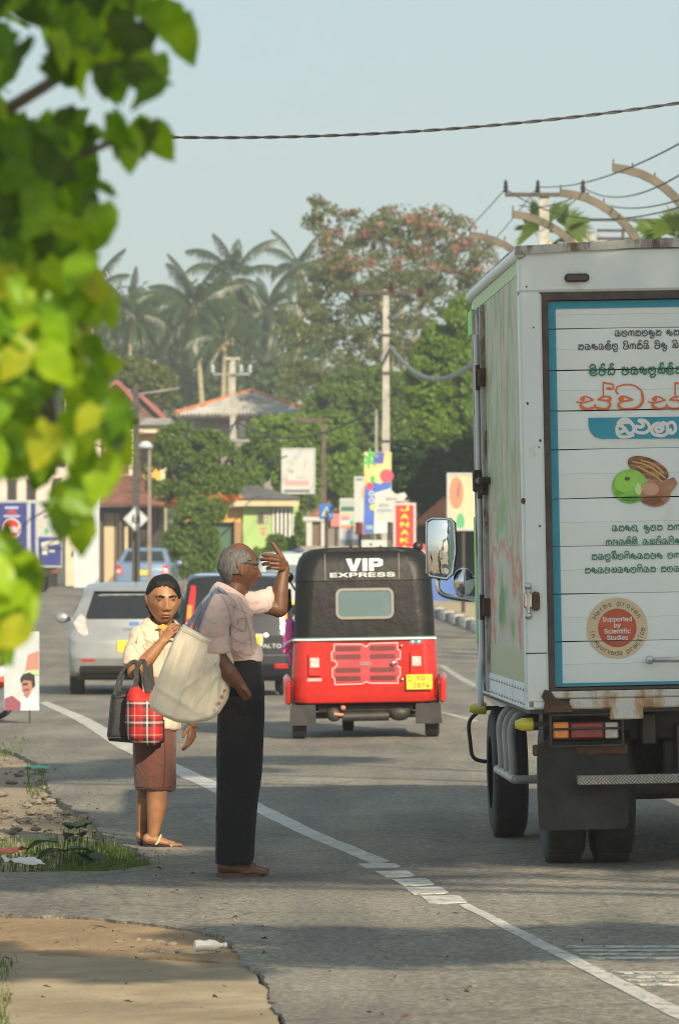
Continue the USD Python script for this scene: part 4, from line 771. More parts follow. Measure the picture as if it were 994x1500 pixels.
# dark tall hatchback
yD = 64.5; dx = (347-CX)*yD/F
DK = thing('dark_tall_hatchback', 'dark blue-black tall hatchback with upright red tail lamps behind the man', 'car', (dx, yD, gz(dx, yD)), 2)
prof = [(.05, .28), (-.02, .42), (.0, .80), (.06, 1.05), (.14, 1.42), (.26, 1.58), (.7, 1.64), (1.8, 1.64), (2.4, 1.55), (2.95, 1.08), (3.3, .98), (3.42, .7), (3.4, .3), (.2, .24)]
bD = car_body(prof, 1.52, [(.2, .95), (.45, 1.), (.95, 1.), (1.2, .94), (1.5, .86), (1.7, .80)], rear_bow=.06, r=.08, arches=(.62, 2.85), AR=.30)
obj('body', bD, DKBLUE, DK, 60)
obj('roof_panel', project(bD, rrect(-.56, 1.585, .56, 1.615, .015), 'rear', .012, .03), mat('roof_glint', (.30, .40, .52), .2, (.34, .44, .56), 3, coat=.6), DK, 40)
obj('rear_window', project(bD, Polygon([(-.50, 1.08), (.50, 1.08), (.46, 1.50), (-.46, 1.50)]).buffer(.03), 'rear', .004), CARGLASS, DK, 40)
for s in (-1, 1):
    l_ = obj('tail_lamp', project(bD, Polygon([(s*.70, .72), (s*.62, .70), (s*.575, .95), (s*.535, 1.45), (s*.60, 1.46), (s*.655, 1.1)]), 'rear', .012, .02), RED_LAMP, DK, 40)
    obj('amber_lens', project(bD, Polygon([(s*.66, 1.02), (s*.60, 1.02), (s*.585, 1.2), (s*.645, 1.2)]), 'rear', .018), AMBER_LAMP, l_, 40); obj('clear_lens', project(bD, Polygon([(s*.695, .76), (s*.63, .76), (s*.605, .97), (s*.665, .97)]), 'rear', .018), CLEAR_LAMP, l_, 40)
    obj('bumper_reflector', project(bD, rrect(s*.58-.09, .37, s*.58+.09, .43, .01), 'rear', .006), RED_LAMP, DK)
plate(DK, .19, -.004, .74, .30, .17, 'KO', CLEAR_LAMP, False); plate(DK, .19, -.010, .74, .25, .12, '6142', PLATE_Y)
obj('badge', project(bD, Point(.38, .80).buffer(.03), 'rear', .006), CHROME, DK); obj('name_lettering', onto(bD, put(text('ALTO', .05, .003, True, w=.24), .46, 0, .665), .006), CHROME, DK); obj('bumper_line', project(bD, rrect(-.68, .535, .68, .55, .006), 'rear', .006), paint((.05, .06, .08), .3), DK, 40)
car_common(DK, bD, DKBLUE, 1.52, (.62, 2.85), .28, .165, [Polygon([(.25, 1.08), (1.3, 1.08), (1.3, 1.48), (.35, 1.48)]).buffer(.02), Polygon([(1.36, 1.08), (2.5, 1.06), (2.2, 1.46), (1.36, 1.48)]).buffer(.02)], Polygon([(-.5, 1.1), (.5, 1.1), (.45, 1.48), (-.45, 1.48)]), 1.12, 2.5)
# light blue saloon up the rise
yB = 148.; bx_ = (208-CX)*yB/F
LB = thing('light_blue_saloon', 'light blue saloon car with yellow plate parked before the tiled house', 'car', (bx_, yB, gz(bx_, yB)), -2)
prof = [(.05, .28), (-.02, .45), (.0, .80), (.08, .98), (.7, 1.02), (1.25, 1.36), (1.7, 1.46), (2.3, 1.45), (3.1, 1.0), (4.1, .85), (4.3, .6), (4.25, .28), (.2, .24)]
bB = car_body(prof, 1.70, [(.2, .95), (.45, 1.), (.8, 1.), (1.0, .95), (1.3, .80), (1.6, .70)], arches=(.85, 3.35))
obj('body', bB, LTBLUE, LB, 60); obj('rear_window', project(bB, Polygon([(-.60, 1.06), (.60, 1.06), (.50, 1.33), (-.50, 1.33)]).buffer(.02), 'rear', .004), CARGLASS, LB, 40)
for s in (-1, 1): obj('tail_lamp', project(bB, Polygon([(s*.80, .66), (s*.80, .92), (s*.64, .93), (s*.57, .66)]), 'rear', .008, .012), RED_LAMP, LB, 40); obj('clear_lens', project(bB, Polygon([(s*.78, .70), (s*.78, .80), (s*.65, .80), (s*.63, .70)]), 'rear', .014), CLEAR_LAMP, LB, 40)
plate(LB, .0, -.012, .70, .55, .13, '65', txt=False); obj('boot_trim', project(bB, rrect(-.3, .80, .3, .825, .01), 'rear', .01), CHROME, LB); obj('bumper_line', project(bB, rrect(-.75, .58, .75, .60, .01), 'rear', .006), paint((.1, .15, .22), .4), LB)
car_common(LB, bB, LTBLUE, 1.70, (.85, 3.35), .30, .19, [Polygon([(.9, 1.02), (1.7, 1.0), (1.7, 1.36), (1.3, 1.30)]), Polygon([(1.78, 1.0), (2.95, .98), (2.3, 1.36), (1.78, 1.36)])], Polygon([(-.6, 1.05), (.6, 1.05), (.5, 1.34), (-.5, 1.34)]), 1.0, 2.8)
# white van farther on
yV = 96.; vx_ = (436-CX)*yV/F
VN = thing('white_van', 'white van with tinted rear window ahead of the dark hatchback', 'van', (vx_, yV, gz(vx_, yV)), 0)
prof = [(.03, .35), (-.02, .5), (.0, 1.0), (.08, 1.6), (.25, 1.80), (1., 1.84), (3., 1.82), (3.7, 1.2), (4.3, 1.0), (4.4, .5), (4.3, .3), (.2, .3)]
bV = car_body(prof, 1.70, [(.3, .96), (.6, 1.), (1.1, 1.), (1.5, .93), (1.9, .86)], r=.12, arches=(.8, 3.5))
obj('body', bV, CARWHITE, VN, 60); obj('rear_window', project(bV, rrect(-.62, 1.22, .62, 1.58, .06), 'rear', .004), mat('tinted_glass', (.10, .14, .16), .12, (.16, .2, .22), 1.5), VN, 40); obj('roof_box_light', sph((.0, .5, 1.86), .06, 2, (2, 1, .7)), paint((.04, .05, .12)), VN, True)
for s in (-1, 1): obj('tail_lamp', project(bV, rrect(s*.72-.07, .75, s*.72+.07, 1.25, .02), 'rear', .008), RED_LAMP, VN)
plate(VN, 0, -.01, .8, .4, .14, '', txt=False)
car_common(VN, bV, CARWHITE, 1.70, (.8, 3.5), .31, .19, [rrect(.4, 1.2, 1.6, 1.6, .05), rrect(1.75, 1.2, 3.0, 1.6, .05)], rrect(-.6, 1.2, .6, 1.6, .05), 1.2, 3.4)
# blue delivery truck at the far left
yT = 156.; Sx = lambda px: (px-CX)*yT/F
zg = gz(Sx(40), yT)
DT = thing('delivery_truck', 'blue delivery truck with red round emblem and posters parked at far left', 'truck', (Sx(88), yT+1.2, zg), 62)
NAVY = mat('navy_print', (.035, .04, .20), .45, (.05, .06, .26), 4); PALE = mat('pale_frame', (.40, .42, .42), .5, (.46, .48, .48), 6)
W2 = 1.95; LEN = 4.1; H0, H1 = .78, 2.92
obj('cargo_box', bx(-W2, 0, 0, LEN, H0, H1, .02), PALE, DT)
obj('side_panel', bx(-W2-.02, -W2+.01, .12, LEN-.1, H0+.1, H1-.08, .005), NAVY, DT); obj('corner_stripe', bx(-W2+.02, -W2+.30, -.015, .02, H0+.05, H1-.1, .004), NAVY, DT)
px_ = obj('poster', bx(-W2+.50, -.10, -.016, .01, H0+1.0, H1-.15, .003), mat('poster_pale', (.50, .50, .50), .5, (.60, .42, .28), 3.5, fac=(.5, .66)), DT); obj('poster', bx(-W2+.5, -.10, -.018, .01, H0+.08, H0+.97, .003), NAVY, DT)
obj('poster_picture', cat([sph((-.7, -.016, 2.1), .25, 2, (1, .04, .8)), sph((-1.15, -.018, 1.92), .13, 2, (1, .04, .8))]), paint((.40, .46, .50)), px_); obj('poster_picture', sph((-1.0, -.02, 1.95), .12, 2, (1.3, .04, .8)), paint((.08, .38, .14)), px_)
obj('poster_lettering', cat([face_y(affinity.rotate(rrect(-1.3, H0+.72, -.2, H0+.86, .03), 6), -.024, -.01), bx(-1.25, -.95, -.022, -.01, H0+.42, H0+.70), bx(-.85, -.5, -.022, -.01, H0+.5, H0+.58)]), paint((.60, .60, .46)), DT); obj('blue_lettering', face_y(affinity.rotate(rrect(-1.15, 2.42, -.4, 2.48, .02), 10), -.02, -.01), paint((.08, .14, .34)), DT)
EX = lambda g, a, b: put(face_x(g, -a, -b) if False else face_x(g, a, b), -W2, .66, 2.02)
c_ = obj('red_emblem', EX(Point(0, 0).buffer(.30, quad_segs=10), -.034, -.01), paint((.58, .03, .03), .4), DT); obj('emblem_ring', EX(Point(0, 0).buffer(.335).difference(Point(0, 0).buffer(.29)), -.037, -.01), LETW, c_)
obj('emblem_lettering', EX(unary_union([affinity.rotate(rrect(-.24+.1*k, -.14, -.17+.1*k, .06, .02), 8*(-1)**k) for k in range(5)]), -.039, -.03), LETW, c_)
obj('panel_lettering', cat([EX(rrect(-.3, .36, .3, .43, .03), -.03, -.01), EX(rrect(-.24, .62, .26, .70, .03), -.03, -.01)]), paint((.40, .46, .60)), DT); obj('red_crest', EX(Polygon([(-.22, .46), (.22, .46), (.1, .58), (0, .62), (-.1, .58)]), -.03, -.01), paint((.46, .04, .09)), DT)
obj('chassis', bx(-W2+.2, -.2, .1, LEN+1.6, .5, H0, .02), DARK_METAL, DT); obj('mudflap', bx(-.62, -.06, .14, .16, .18, .72), BLACK_RUBBER, DT); obj('mudflap', bx(-W2+.06, -W2+.62, .14, .16, .18, .72), BLACK_RUBBER, DT)
for x_ in (-.20, -.46, -W2+.46, -W2+.2): wheel(DT, x_, .72, .38, .2)
wheel(DT, -.2, LEN+.5, .38, .2); wheel(DT, -W2+.2, LEN+.5, .38, .2); obj('tail_lamp', bx(-.5, -.1, .05, .1, .60, .72), mat('dull_lamp', (.20, .06, .04), .4), DT)
obj('cab', warp(MF(bx(-W2+.05, -.05, LEN+.08, LEN+1.7, .5, 2.3, .1)).refine_to_length(.2), lambda v: np.c_[v[:, 0], v[:, 1]-.3*np.clip(v[:, 2]-1.4, 0, 1)*(v[:, 1] > LEN+1), v[:, 2]]), CARWHITE, DT, 40)
# motorcycle nose at the left edge
MC = thing('motorcycle', 'red and white motorcycle nose at the left edge before the portrait poster', 'motorcycle', G(6, 1056), 0)
S_ = F/G(6, 1056)[1]; mz = lambda py: (1056-py)/S_; mx = lambda px: (px-6)/S_
fair = [(-.9, 10), (-.35, mz(990)), (-.05, mz(972)), (.12, mz(962)), (.235, mz(957))]
def fairing(z0, z1, m, nm, wd):
    P = spline([(-.9, 0, z0+.08), (-.4, 0, z0+.02), (-.05, 0, z0+.07), (.14, 0, z0+.20), (.26, 0, z1)], 24); P2_ = spline([(-.9, 0, z1+.1), (-.4, 0, z0+.22), (-.05, 0, z0+.24), (.14, 0, z0+.28), (.26, 0, z1+.012)], 24)
    g = Polygon([(p[0], p[2]) for p in P]+[(p[0], p[2]) for p in P2_[::-1]]).buffer(0); obj(nm, pillow(g, wd, .04), m, MC, 50)
z_ = mz(1022); fairing(z_, mz(960)-.02, paint((.62, .06, .03), .25, .5), 'red_fairing', .20); fairing(z_+.10, mz(957)+.03, paint((.66, .66, .63), .25, .5), 'white_fairing', .17)
wm = obj('front_wheel', lathe([(.19, -.04), (.235, -.04), (.25, -.02), (.25, .02), (.235, .04), (.19, .04)], 'y', 30), BLACK_RUBBER, MC, 40); UsdGeom.Xformable(wm).AddTranslateOp().Set(Gf.Vec3d(-.12, 0, .25)); obj('rim', put(lathe([(.03, -.02), (.19, -.03), (.19, .03), (.03, .02)], 'y', 24), -.12, 0, .25), STEEL, MC, 40)
obj('fork', cat([cyl((-.12, s*.07, .25), (-.32, s*.07, .85), .022) for s in (-1, 1)]), STEEL, MC); obj('rear_wheel', put(lathe([(.03, -.04), (.25, -.05), (.27, -.02), (.27, .02), (.25, .05), (.03, .04)], 'y', 30), -1.35, 0, .27), BLACK_RUBBER, MC, 40); obj('frame', cat([bx(-1.3, -.35, -.09, .09, .35, .72, .06), cyl((-1.35, .0, .27), (-.9, 0, .4), .04)]), DARK_METAL, MC, 40)
obj('seat', bx(-1.3, -.6, -.11, .11, .74, .84, .04), BLACK, MC, 40)

# ================================================================ PEOPLE AND THEIR BAGS
def skin(name, dark, light, red):
    N = {'tc': ('texture_coordinate', {}), 'n': ('noise_texture', {'scale': 9., 'detail': 5., 'roughness': .6}), 'r': ('rgb_ramp', {'ramp': [(.3, dark), (.55, light), (.75, red)]}), 'bn': ('noise_texture', {'scale': 120., 'detail': 3.}), 'b': ('bump', {'strength': .5, 'distance': .0012}),
         'p': ('principled_bsdf', {'roughness': .48, 'specular_ior_level': .4, 'subsurface_weight': .12, 'subsurface_scale': .006, 'subsurface_radius': (1., .35, .2)})}
    return usdkit.material(stage, '/World/Looks/'+name, N, [('tc.object', 'n.vector'), ('n.fac', 'r.fac'), ('r.color', 'p.base_color'), ('tc.object', 'bn.vector'), ('bn.fac', 'b.height'), ('b.normal', 'p.normal')], surface='p.BSDF')
def cloth(name, a, b, scale=5., weave=500., bump=.0008, wr=.012, rough=.85, sheen=.2):
    N = {'tc': ('texture_coordinate', {}), 'n': ('noise_texture', {'scale': scale, 'detail': 4.}), 'r': ('rgb_ramp', {'ramp': [(.3, a), (.7, b)]}), 'w': ('noise_texture', {'scale': weave, 'detail': 2.}), 'w2': ('noise_texture', {'scale': 14., 'detail': 3., 'distortion': 1.2}),
         'b1': ('bump', {'strength': .6, 'distance': bump}), 'b2': ('bump', {'strength': .9, 'distance': wr*2.2}), 'p': ('principled_bsdf', {'roughness': rough, 'specular_ior_level': .25, 'sheen_weight': sheen})}
    return usdkit.material(stage, '/World/Looks/'+name, N, [('tc.object', 'n.vector'), ('n.fac', 'r.fac'), ('r.color', 'p.base_color'), ('tc.object', 'w.vector'), ('tc.object', 'w2.vector'), ('w2.fac', 'b2.height'), ('b2.normal', 'b1.normal'), ('w.fac', 'b1.height'), ('b1.normal', 'p.normal')], surface='p.BSDF')
def folds(t, amp, sc=(9, 9, 5), seed=0, mask=None):  # push a garment's surface in and out along its normals
    v = np.array(t.vertices); n = np.array(t.vertex_normals); d = amp*(meshkit.fbm(v*np.asarray(sc)+seed*3.7, 3, seed)-.5)*2
    if mask is not None: d = d*mask(v)
    t.vertices = v+n*d[:, None]; return t
def head_geo(fem=0., grow=0., sub=4):
    """a head looking along +x, about 0.23 m from chin to crown, shaped from a fine sphere by smooth bumps and hollows"""
    m = trimesh.creation.icosphere(sub, 1.0); v = np.array(m.vertices); x, y, z = v.T
    X, Y, Z = x*(.090+.002*fem), y*(.077+.003*fem), z*.116; low = np.clip((-.012-Z)/.095, 0, 1); Y = Y*(1-(.38-.08*fem)*low**1.4); back = np.clip(-x, 0, 1); X = X*(1-.50*low*back**.5); X = X+.010*low*np.clip(x, 0, 1); f = np.clip(x*1.6, 0, 1)**1.5; ay = np.abs(Y)
    X = np.where(x > 0, X*(1-.10*np.clip(1-ay/.05, 0, 1)*0), X); X = X-.010*f*np.clip((ay-.038)/.03, 0, 1)
    g = lambda c, w, a, b: np.exp(-((ay-c)/w)**2-((Z-a)/b)**2); h = lambda w, a, b: np.exp(-(Y/w)**2-((Z-a)/b)**2)
    nose = np.interp(Z, [-.046, -.040, -.033, -.024, .012, .030], [0, .012, .026, .025, .006, 0])*(1-.25*fem)*np.exp(-(Y/(.0105+.006*np.clip(-Z*20, 0, 1)))**2)
    X = X+f*(nose+.009*g(.0145, .007, -.034, .008)-.0135*g(.031, .018, .011, .012)+.0075*g(.031, .0125, .010, .0075)+(.0055-.002*fem)*g(.030, .024, .030, .010)+.005*g(.042, .016, -.018, .016)-.003*g(.036, .010, -.050, .018)
             +.0075*h(.022, -.0575, .0055)+.0075*h(.019, -.0715, .0065)-.003*h(.024, -.0645, .0022)-.003*h(.03, -.083, .006)+.009*h(.020, -.101, .013)-.0015*g(.024, .004, -.045, .012))
    m.vertices = np.c_[X, Y, Z]
    if grow: m.vertices = np.array(m.vertices)+np.array(m.vertex_normals)*grow
    return m
EARS = [c for s in (-1, 1) for c in ([((.000, s*.074, .024), (.017, .006, .013)), ((.002, s*.074, -.024), (.010, .005, .010))], [((-.018, s*.084, .014), (.009, .006, .018)), ((-.008, s*.080, -.014), (.008, .005, .010))])]
_hv = {}
def hsurf(y, z, fem=0.):
    if fem not in _hv: w = np.array(head_geo(fem, 0, 5).vertices); _hv[fem] = w[w[:, 0] > 0]
    w = _hv[fem]; return float(w[np.argmin((w[:, 1]-y)**2+(w[:, 2]-z)**2), 0])
def face(par, R, c, s, fem, browm, lidm, eyem, lipm):
    def on(y, z, dx, r, m, nm): q_ = trimesh.creation.icosphere(2, 1.0); q_.vertices = (q_.vertices*np.asarray(r)*s)@R.T+(np.array([hsurf(y, z, fem)+dx, y, z])@R.T*s+c); return obj(nm, q_, m, par, True)
    for k in (-1, 1):
        for j_, (yy, zz) in enumerate(((.017, .0262), (.030, .0300), (.043, .0272))): on(k*yy, zz, -.001, (.0042, .0092, .0046), browm, 'eyebrow')
        on(k*.031, .010, -.0042, (.0062, .0125, .0042), eyem, 'eye'); on(k*.0305, .0105, -.0010, (.0042, .0074, .0046), BLACK, 'iris'); on(k*.031, .0152, -.0014, (.0042, .0145, .0030), lidm, 'eyelid'); on(k*.031, .0050, -.0022, (.0036, .0130, .0020), lidm, 'eyelid')
    on(0, -.0578, -.0025, (.0050, .0195, .0036), lipm, 'lip'); on(0, -.0705, -.0025, (.0050, .0165, .0044), lipm, 'lip'); on(.0085, -.0395, -.002, (.004, .0036, .0024), BLACK, 'nostril'); on(-.0085, -.0395, -.002, (.004, .0036, .0024), BLACK, 'nostril')
def place(B, R, t, s=1.):                            # rotate, scale and move bone lists (ellipsoids turn approximately by their box)
    out = []
    for ch in B:
        o = []
        for c, r in ch:
            r = np.broadcast_to(np.asarray(r, float), (3,)); o.append((np.asarray(c)@R.T*s+t, ('E', r*s, R)))
        out.append(o)
    return out
_bones0 = bones
def bones(chain, refine=.02, iters=8, sub=2, extra=()):
    def ball(c, r):
        s = trimesh.creation.icosphere(sub, 1.0).vertices
        if isinstance(r, tuple) and len(r) == 3 and isinstance(r[0], str): return (s*r[1])@r[2].T+np.asarray(c, float)
        return s*np.asarray(r, float)+np.asarray(c, float)
    parts = []
    for ch in chain:
        if len(ch) == 1: parts.append(Manifold.hull_points(ball(*ch[0]).astype(np.float32)))
        for p, q_ in zip(ch[:-1], ch[1:]): parts.append(Manifold.hull_points(np.vstack([ball(*p), ball(*q_)]).astype(np.float32)))
    parts += [MF(e) for e in extra]
    t = TM(Manifold.batch_boolean(parts, m3.OpType.Add).simplify(refine*.08).refine_to_length(refine)); t.merge_vertices(digits_vertex=5); t.update_faces(t.nondegenerate_faces()); t.remove_unreferenced_vertices()
    if iters:
        v0 = np.array(t.vertices); trimesh.smoothing.filter_taubin(t, .5, .53, iterations=iters); d = np.array(t.vertices)-v0; l = np.linalg.norm(d, axis=1, keepdims=True)
        t.vertices = v0+d*np.minimum(1, refine*1.5/np.maximum(l, 1e-9))
    return t
def rot(rz=0, ry=0, rx=0):
    M = np.eye(4)
    for a, ax in ((rx, [1, 0, 0]), (ry, [0, 1, 0]), (rz, [0, 0, 1])): M = trimesh.transformations.rotation_matrix(math.radians(a), ax)@M
    return M[:3, :3]
def hand(R, t, curls, thumb, s=1., spread=(.12, .04, -.04, -.13), mirror=1, fat=1.):
    """bone lists of a hand whose palm starts at the wrist: fingers along +x, back of the hand +z, thumb towards +y*mirror. curls: bend in degrees per joint of each finger"""
    B = [[((.0, 0, 0), (.018, .026, .016)), ((.045, .012*mirror, 0), (.022, .022, .012))], [((.0, 0, 0), (.018, .024, .015)), ((.078, .026*mirror, .0), .0115)], [((.02, 0, 0), (.018, .028, .013)), ((.082, .008*mirror, .002), .0115)],
         [((.02, 0, 0), (.018, .026, .013)), ((.080, -.011*mirror, .001), .011)], [((.01, -.01*mirror, 0), (.018, .022, .013)), ((.072, -.028*mirror, -.002), .0105)]]
    base = [(.080, .027, 0), (.085, .009, .002), (.081, -.010, .001), (.073, -.027, -.002)]; ln = [(.040, .024, .020), (.044, .028, .021), (.041, .026, .021), (.032, .020, .018)]; rr = [(.0098, .0088, .0080, .0068), (.0100, .0090, .0082, .0070), (.0095, .0087, .0078, .0068), (.0085, .0076, .0068, .006)]
    for k in range(4):
        p = np.array(base[k])*[1, mirror, 1]; a = 0; ch = [(p.copy(), rr[k][0]*fat)]
        for j in range(3):
            a += math.radians(curls[k][j]); d = np.array([math.cos(a)*math.cos(spread[k]), math.cos(a)*math.sin(spread[k])*mirror, -math.sin(a)]); p = p+d*ln[k][j]; ch.append((p.copy(), rr[k][j+1]*fat))
        B.append(ch)
    p = np.array([.018, .020*mirror, -.004]); ch = [(p.copy(), .015)]
    for d, l, r in thumb: d = np.array(d, float)*[1, mirror, 1]; p = p+d/np.linalg.norm(d)*l; ch.append((p.copy(), r))
    B.append(ch); return place(B, R, np.asarray(t, float), s)
def basis(fx, up):                                   # rotation whose x axis is fx and z axis near up
    x = np.asarray(fx, float); x /= np.linalg.norm(x); z = np.asarray(up, float); z = z-x*np.dot(x, z); z /= np.linalg.norm(z); return np.c_[x, np.cross(z, x), z]
def patch_on(body, B_fn, off):  pass

# ---------------------------------------------------------------- the man
MS = 297.; MO = np.array([(350-CX)/MS, F/MS, gz(-.5, F/MS)])
mm = lambda px, py, y=0.: np.array([(px-350)/MS, y, (1283-py)/MS])
MAN = thing('person', 'grey-haired man in pink shirt and black trousers raising his left hand', 'person', MO)
SKD = skin('skin_dark', (.085, .036, .019), (.125, .055, .028), (.17, .075, .042))
RH = rot(rz=14, ry=4); HC = mm(348.5, 832.5, .02); hs = 1.07
def set_head(m, R, c, s): m.vertices = np.array(m.vertices)*s@R.T+c; return m
HB = place(EARS, RH, HC, hs)
NECK = [[(mm(346, 848, .02), (.060, .056, .05)), (mm(338, 884, .01), (.062, .060, .05))]]
WR = mm(413.5, 842, .17); EL = mm(408, 893, .16)
HR = basis((-.42, -.78, .20), (.78, -.42, .05))
handL = hand(HR, mm(417.5, 829, .17), [(30, 34, 20), (38, 40, 24), (46, 46, 28), (54, 50, 30)], [((.45, .80, -.3), .034, .0140), ((.55, .75, -.35), .038, .0122), ((.60, .70, -.35), .030, .0096)], 1.0, spread=(.03, .0, -.03, -.06), fat=1.22, mirror=-1)
# which side the thumb leaves is set by mirror: it must point up
ARM_L = [[(mm(374, 884, .13), .040), (EL, .040)], [(EL, .043), (mm(409, 868, .165), .042), (WR, .028), (mm(416.5, 833, .17), (.024, .022, .022))]]
EL2 = mm(319, 962, -.20); WR2 = mm(353, 1004, -.17)
ARM_R = [[(mm(313, 930, -.20), .052), (EL2, .046)], [(EL2, .046), (mm(336, 984, -.195), .043), (WR2, .030), (mm(361, 1018, -.15), (.028, .022, .030))], [(mm(352, 1003, -.185), .014), (mm(360, 1009, -.188), .0125), (mm(365, 1017, -.182), .010)]]
LEGS = [[(mm(352, 1000, s*.06), .068), (mm(348, 1130, s*.085), .058), (mm(343, 1268, s*.09), .04)] for s in (-1, 1)]
FEET = [[(mm(330, 1268, s*.09-.0), (.042, .036, .035)), (mm(352, 1272, s*.095), (.05, .040, .030)), (mm(383, 1277, s*.10), (.035, .044, .018))] for s in (-1, 1)]
TORSO = [[(mm(336, 897, 0), (.08, .14, .07)), (mm(343, 950, 0), (.09, .10, .08)), (mm(352, 1000, 0), (.08, .10, .08))]]
body = bones(HB+NECK+handL+ARM_L+ARM_R+LEGS+FEET+TORSO, .0065, 4, extra=[set_head(head_geo(0.), RH, HC, hs)])
obj('body', body, SKD, MAN, True)
def hp(p): return np.asarray(p)@RH.T*hs+HC
def on_head(c, r, m, nm, par=MAN, R=RH, o=None):
    s = trimesh.creation.icosphere(2, 1.0); s.vertices = (s.vertices*np.asarray(r)*hs)@R.T+(hp(c) if o is None else o); return obj(nm, s, m, par, True)
GREY = mat('grey_hair', (.035, .032, .03), .75, (.15, .145, .14), 130, fac=(.3, .75), bump=.003, bscale=260, stretch=(1, 1, .35))
def hair_shell(fem, grow, keep, R, t, s, amp=.004, seed=0, vol=None):
    """hair that follows the skull a little outside the scalp where keep(local points) is true"""
    b = head_geo(fem, 0, 5); p0 = np.array(b.vertices); n = np.array(b.vertex_normals); k = keep(p0); e = grow*(1 if vol is None else vol(p0)); q_ = p0+n*(e+amp*(meshkit.fbm(p0*[90, 90, 26], 3, seed)-.4))[:, None]
    f = np.array(b.faces); fk = f[k[f].all(1)]; inn = p0-n*.004; o = trimesh.Trimesh(np.vstack([q_, inn]), np.vstack([fk, fk[:, ::-1]+len(q_)]), process=False)
    ed = np.sort(np.vstack([fk[:, [0, 1]], fk[:, [1, 2]], fk[:, [2, 0]]]), 1); raw = np.vstack([fk[:, [0, 1]], fk[:, [1, 2]], fk[:, [2, 0]]]); u, ix, c_ = np.unique(ed, axis=0, return_index=True, return_counts=True); be = raw[ix[c_ == 1]]; N_ = len(q_)
    o.faces = np.vstack([o.faces, np.c_[be[:, 1], be[:, 0], be[:, 0]+N_], np.c_[be[:, 1], be[:, 0]+N_, be[:, 1]+N_]]); o.remove_unreferenced_vertices(); o.vertices = np.array(o.vertices)*s@R.T+t; return o
def man_hair(p):
    x, y, z = p.T; side = (np.abs(y) > .040) & (x < .044-.30*np.clip(z-.045, 0, .04)) & (z > -.030) & ~((x > -.004) & (z < .022)) & ~((x > .022) & (z < .034)); back = (x < -.035) & (z > -.072)
    return (side | back) & ~((np.hypot((x-.012)*.75, y) < .054) & (z > .05)) & (z < .094)
obj('hair', hair_shell(0., .007, man_hair, RH, HC, hs, amp=.006, vol=lambda p: np.clip((.10-p[:, 2])/.03, .25, 1)), GREY, MAN, True)
face(MAN, RH, HC, hs, 0., GREY, paint((.075, .033, .018), .5), paint((.22, .19, .16), .3), paint((.15, .055, .045), .45))
obj('spectacle_arm', tube([hp((.075, -.066, .03)), hp((.02, -.083, .03)), hp((-.008, -.084, .025))], .002), paint((.02, .10, .12), .3), MAN)
SHIRT = cloth('pink_shirt', (.50, .37, .34), (.57, .43, .395), 4, wr=.006)
ST = [[(mm(334, 886, -.09), (.075, .07, .055)), (mm(334, 886, .09), (.08, .07, .055)), (mm(350, 930, .09), (.085, .07, .05))], [(mm(334, 886, -.09), (.075, .07, .055)), (mm(338, 905, -.10), (.10, .08, .09)), (mm(343, 950, -.04), (.118, .12, .06)), (mm(348, 966, 0), (.108, .135, .035))],
      [(mm(338, 905, .08), (.10, .08, .09)), (mm(343, 950, .04), (.118, .12, .06))], [(mm(352, 950, 0), (.105, .12, .05)), (mm(354, 967, 0), (.100, .125, .022))], [(mm(330, 880, -.1), (.05, .06, .04)), (mm(330, 880, .1), (.05, .06, .04)), (mm(350, 905, 0), (.07, .1, .05))]]
SLR = [[(mm(324, 888, -.16), (.072, .06, .06)), (mm(316, 920, -.195), (.076, .065, .05)), (mm(314, 948, -.20), (.079, .066, .035))]]
SLL = [[(mm(352, 884, .10), .068), (mm(372, 886, .12), .062), (mm(392, 880, .150), (.030, .060, .060))]]
sh_ = bones(ST+SLR+SLL, .016, 4); folds(sh_, .014, (6, 6, 13), 3); folds(sh_, .006, (18, 18, 34), 8)
obj('shirt', sh_, SHIRT, MAN, True)
def line_px(fn, pts, w): return LineString(spline([tuple(np.asarray(fn(*p))[[0, 2]]) for p in pts], 30)).buffer(w/2, quad_segs=2)
SEAM = paint((.40, .285, .262), .9)
obj('shirt_seam', project(sh_, unary_union([line_px(mm, [(322, 868), (331, 880), (338, 900), (338, 925), (336, 950)], .006), line_px(mm, [(338, 884), (350, 892), (362, 898)], .005), line_px(mm, [(352, 884), (361, 905), (367, 930), (370, 955)], .005)]), 'rear', .002, .006, .02), SEAM, MAN)
obj('shirt_pocket', project(sh_, rrect(*mm(349, 925)[[0, 2]], *mm(362, 905)[[0, 2]], .01).difference(rrect(*(mm(349, 925)[[0, 2]]+.005), *(mm(362, 905)[[0, 2]]-.005), .008)), 'rear', .003, .006, .02), SEAM, MAN)
obj('shirt_fold', cat([project(sh_, line_px(mm, l, .011), 'rear', .006, .01, .02) for l in ([(341, 930), (352, 938), (366, 941)], [(340, 945), (352, 954), (368, 958)], [(343, 915), (356, 921)], [(300, 925), (315, 930), (332, 926)], [(303, 905), (318, 911)], [(345, 956), (356, 962)])]), SHIRT, MAN, True)
obj('chest_pocket', put(sph((0,0,0), .018, 1, (.5, .7, 1.3)), *mm(366, 905, -.05)), paint((.02, .02, .025)), MAN, True)
obj('sleeve_cuff', folds(bones([[(mm(390.5, 879.5, .147), (.012, .060, .066)), (mm(396, 878, .152), (.014, .062, .066))]], .012, 3), .004), SHIRT, MAN, True)
obj('sleeve_cuff', folds(bones([[(mm(314.5, 944, -.20), (.082, .068, .014)), (mm(314.5, 954, -.20), (.083, .069, .014))]], .012, 3), .004, seed=4), SHIRT, MAN, True)
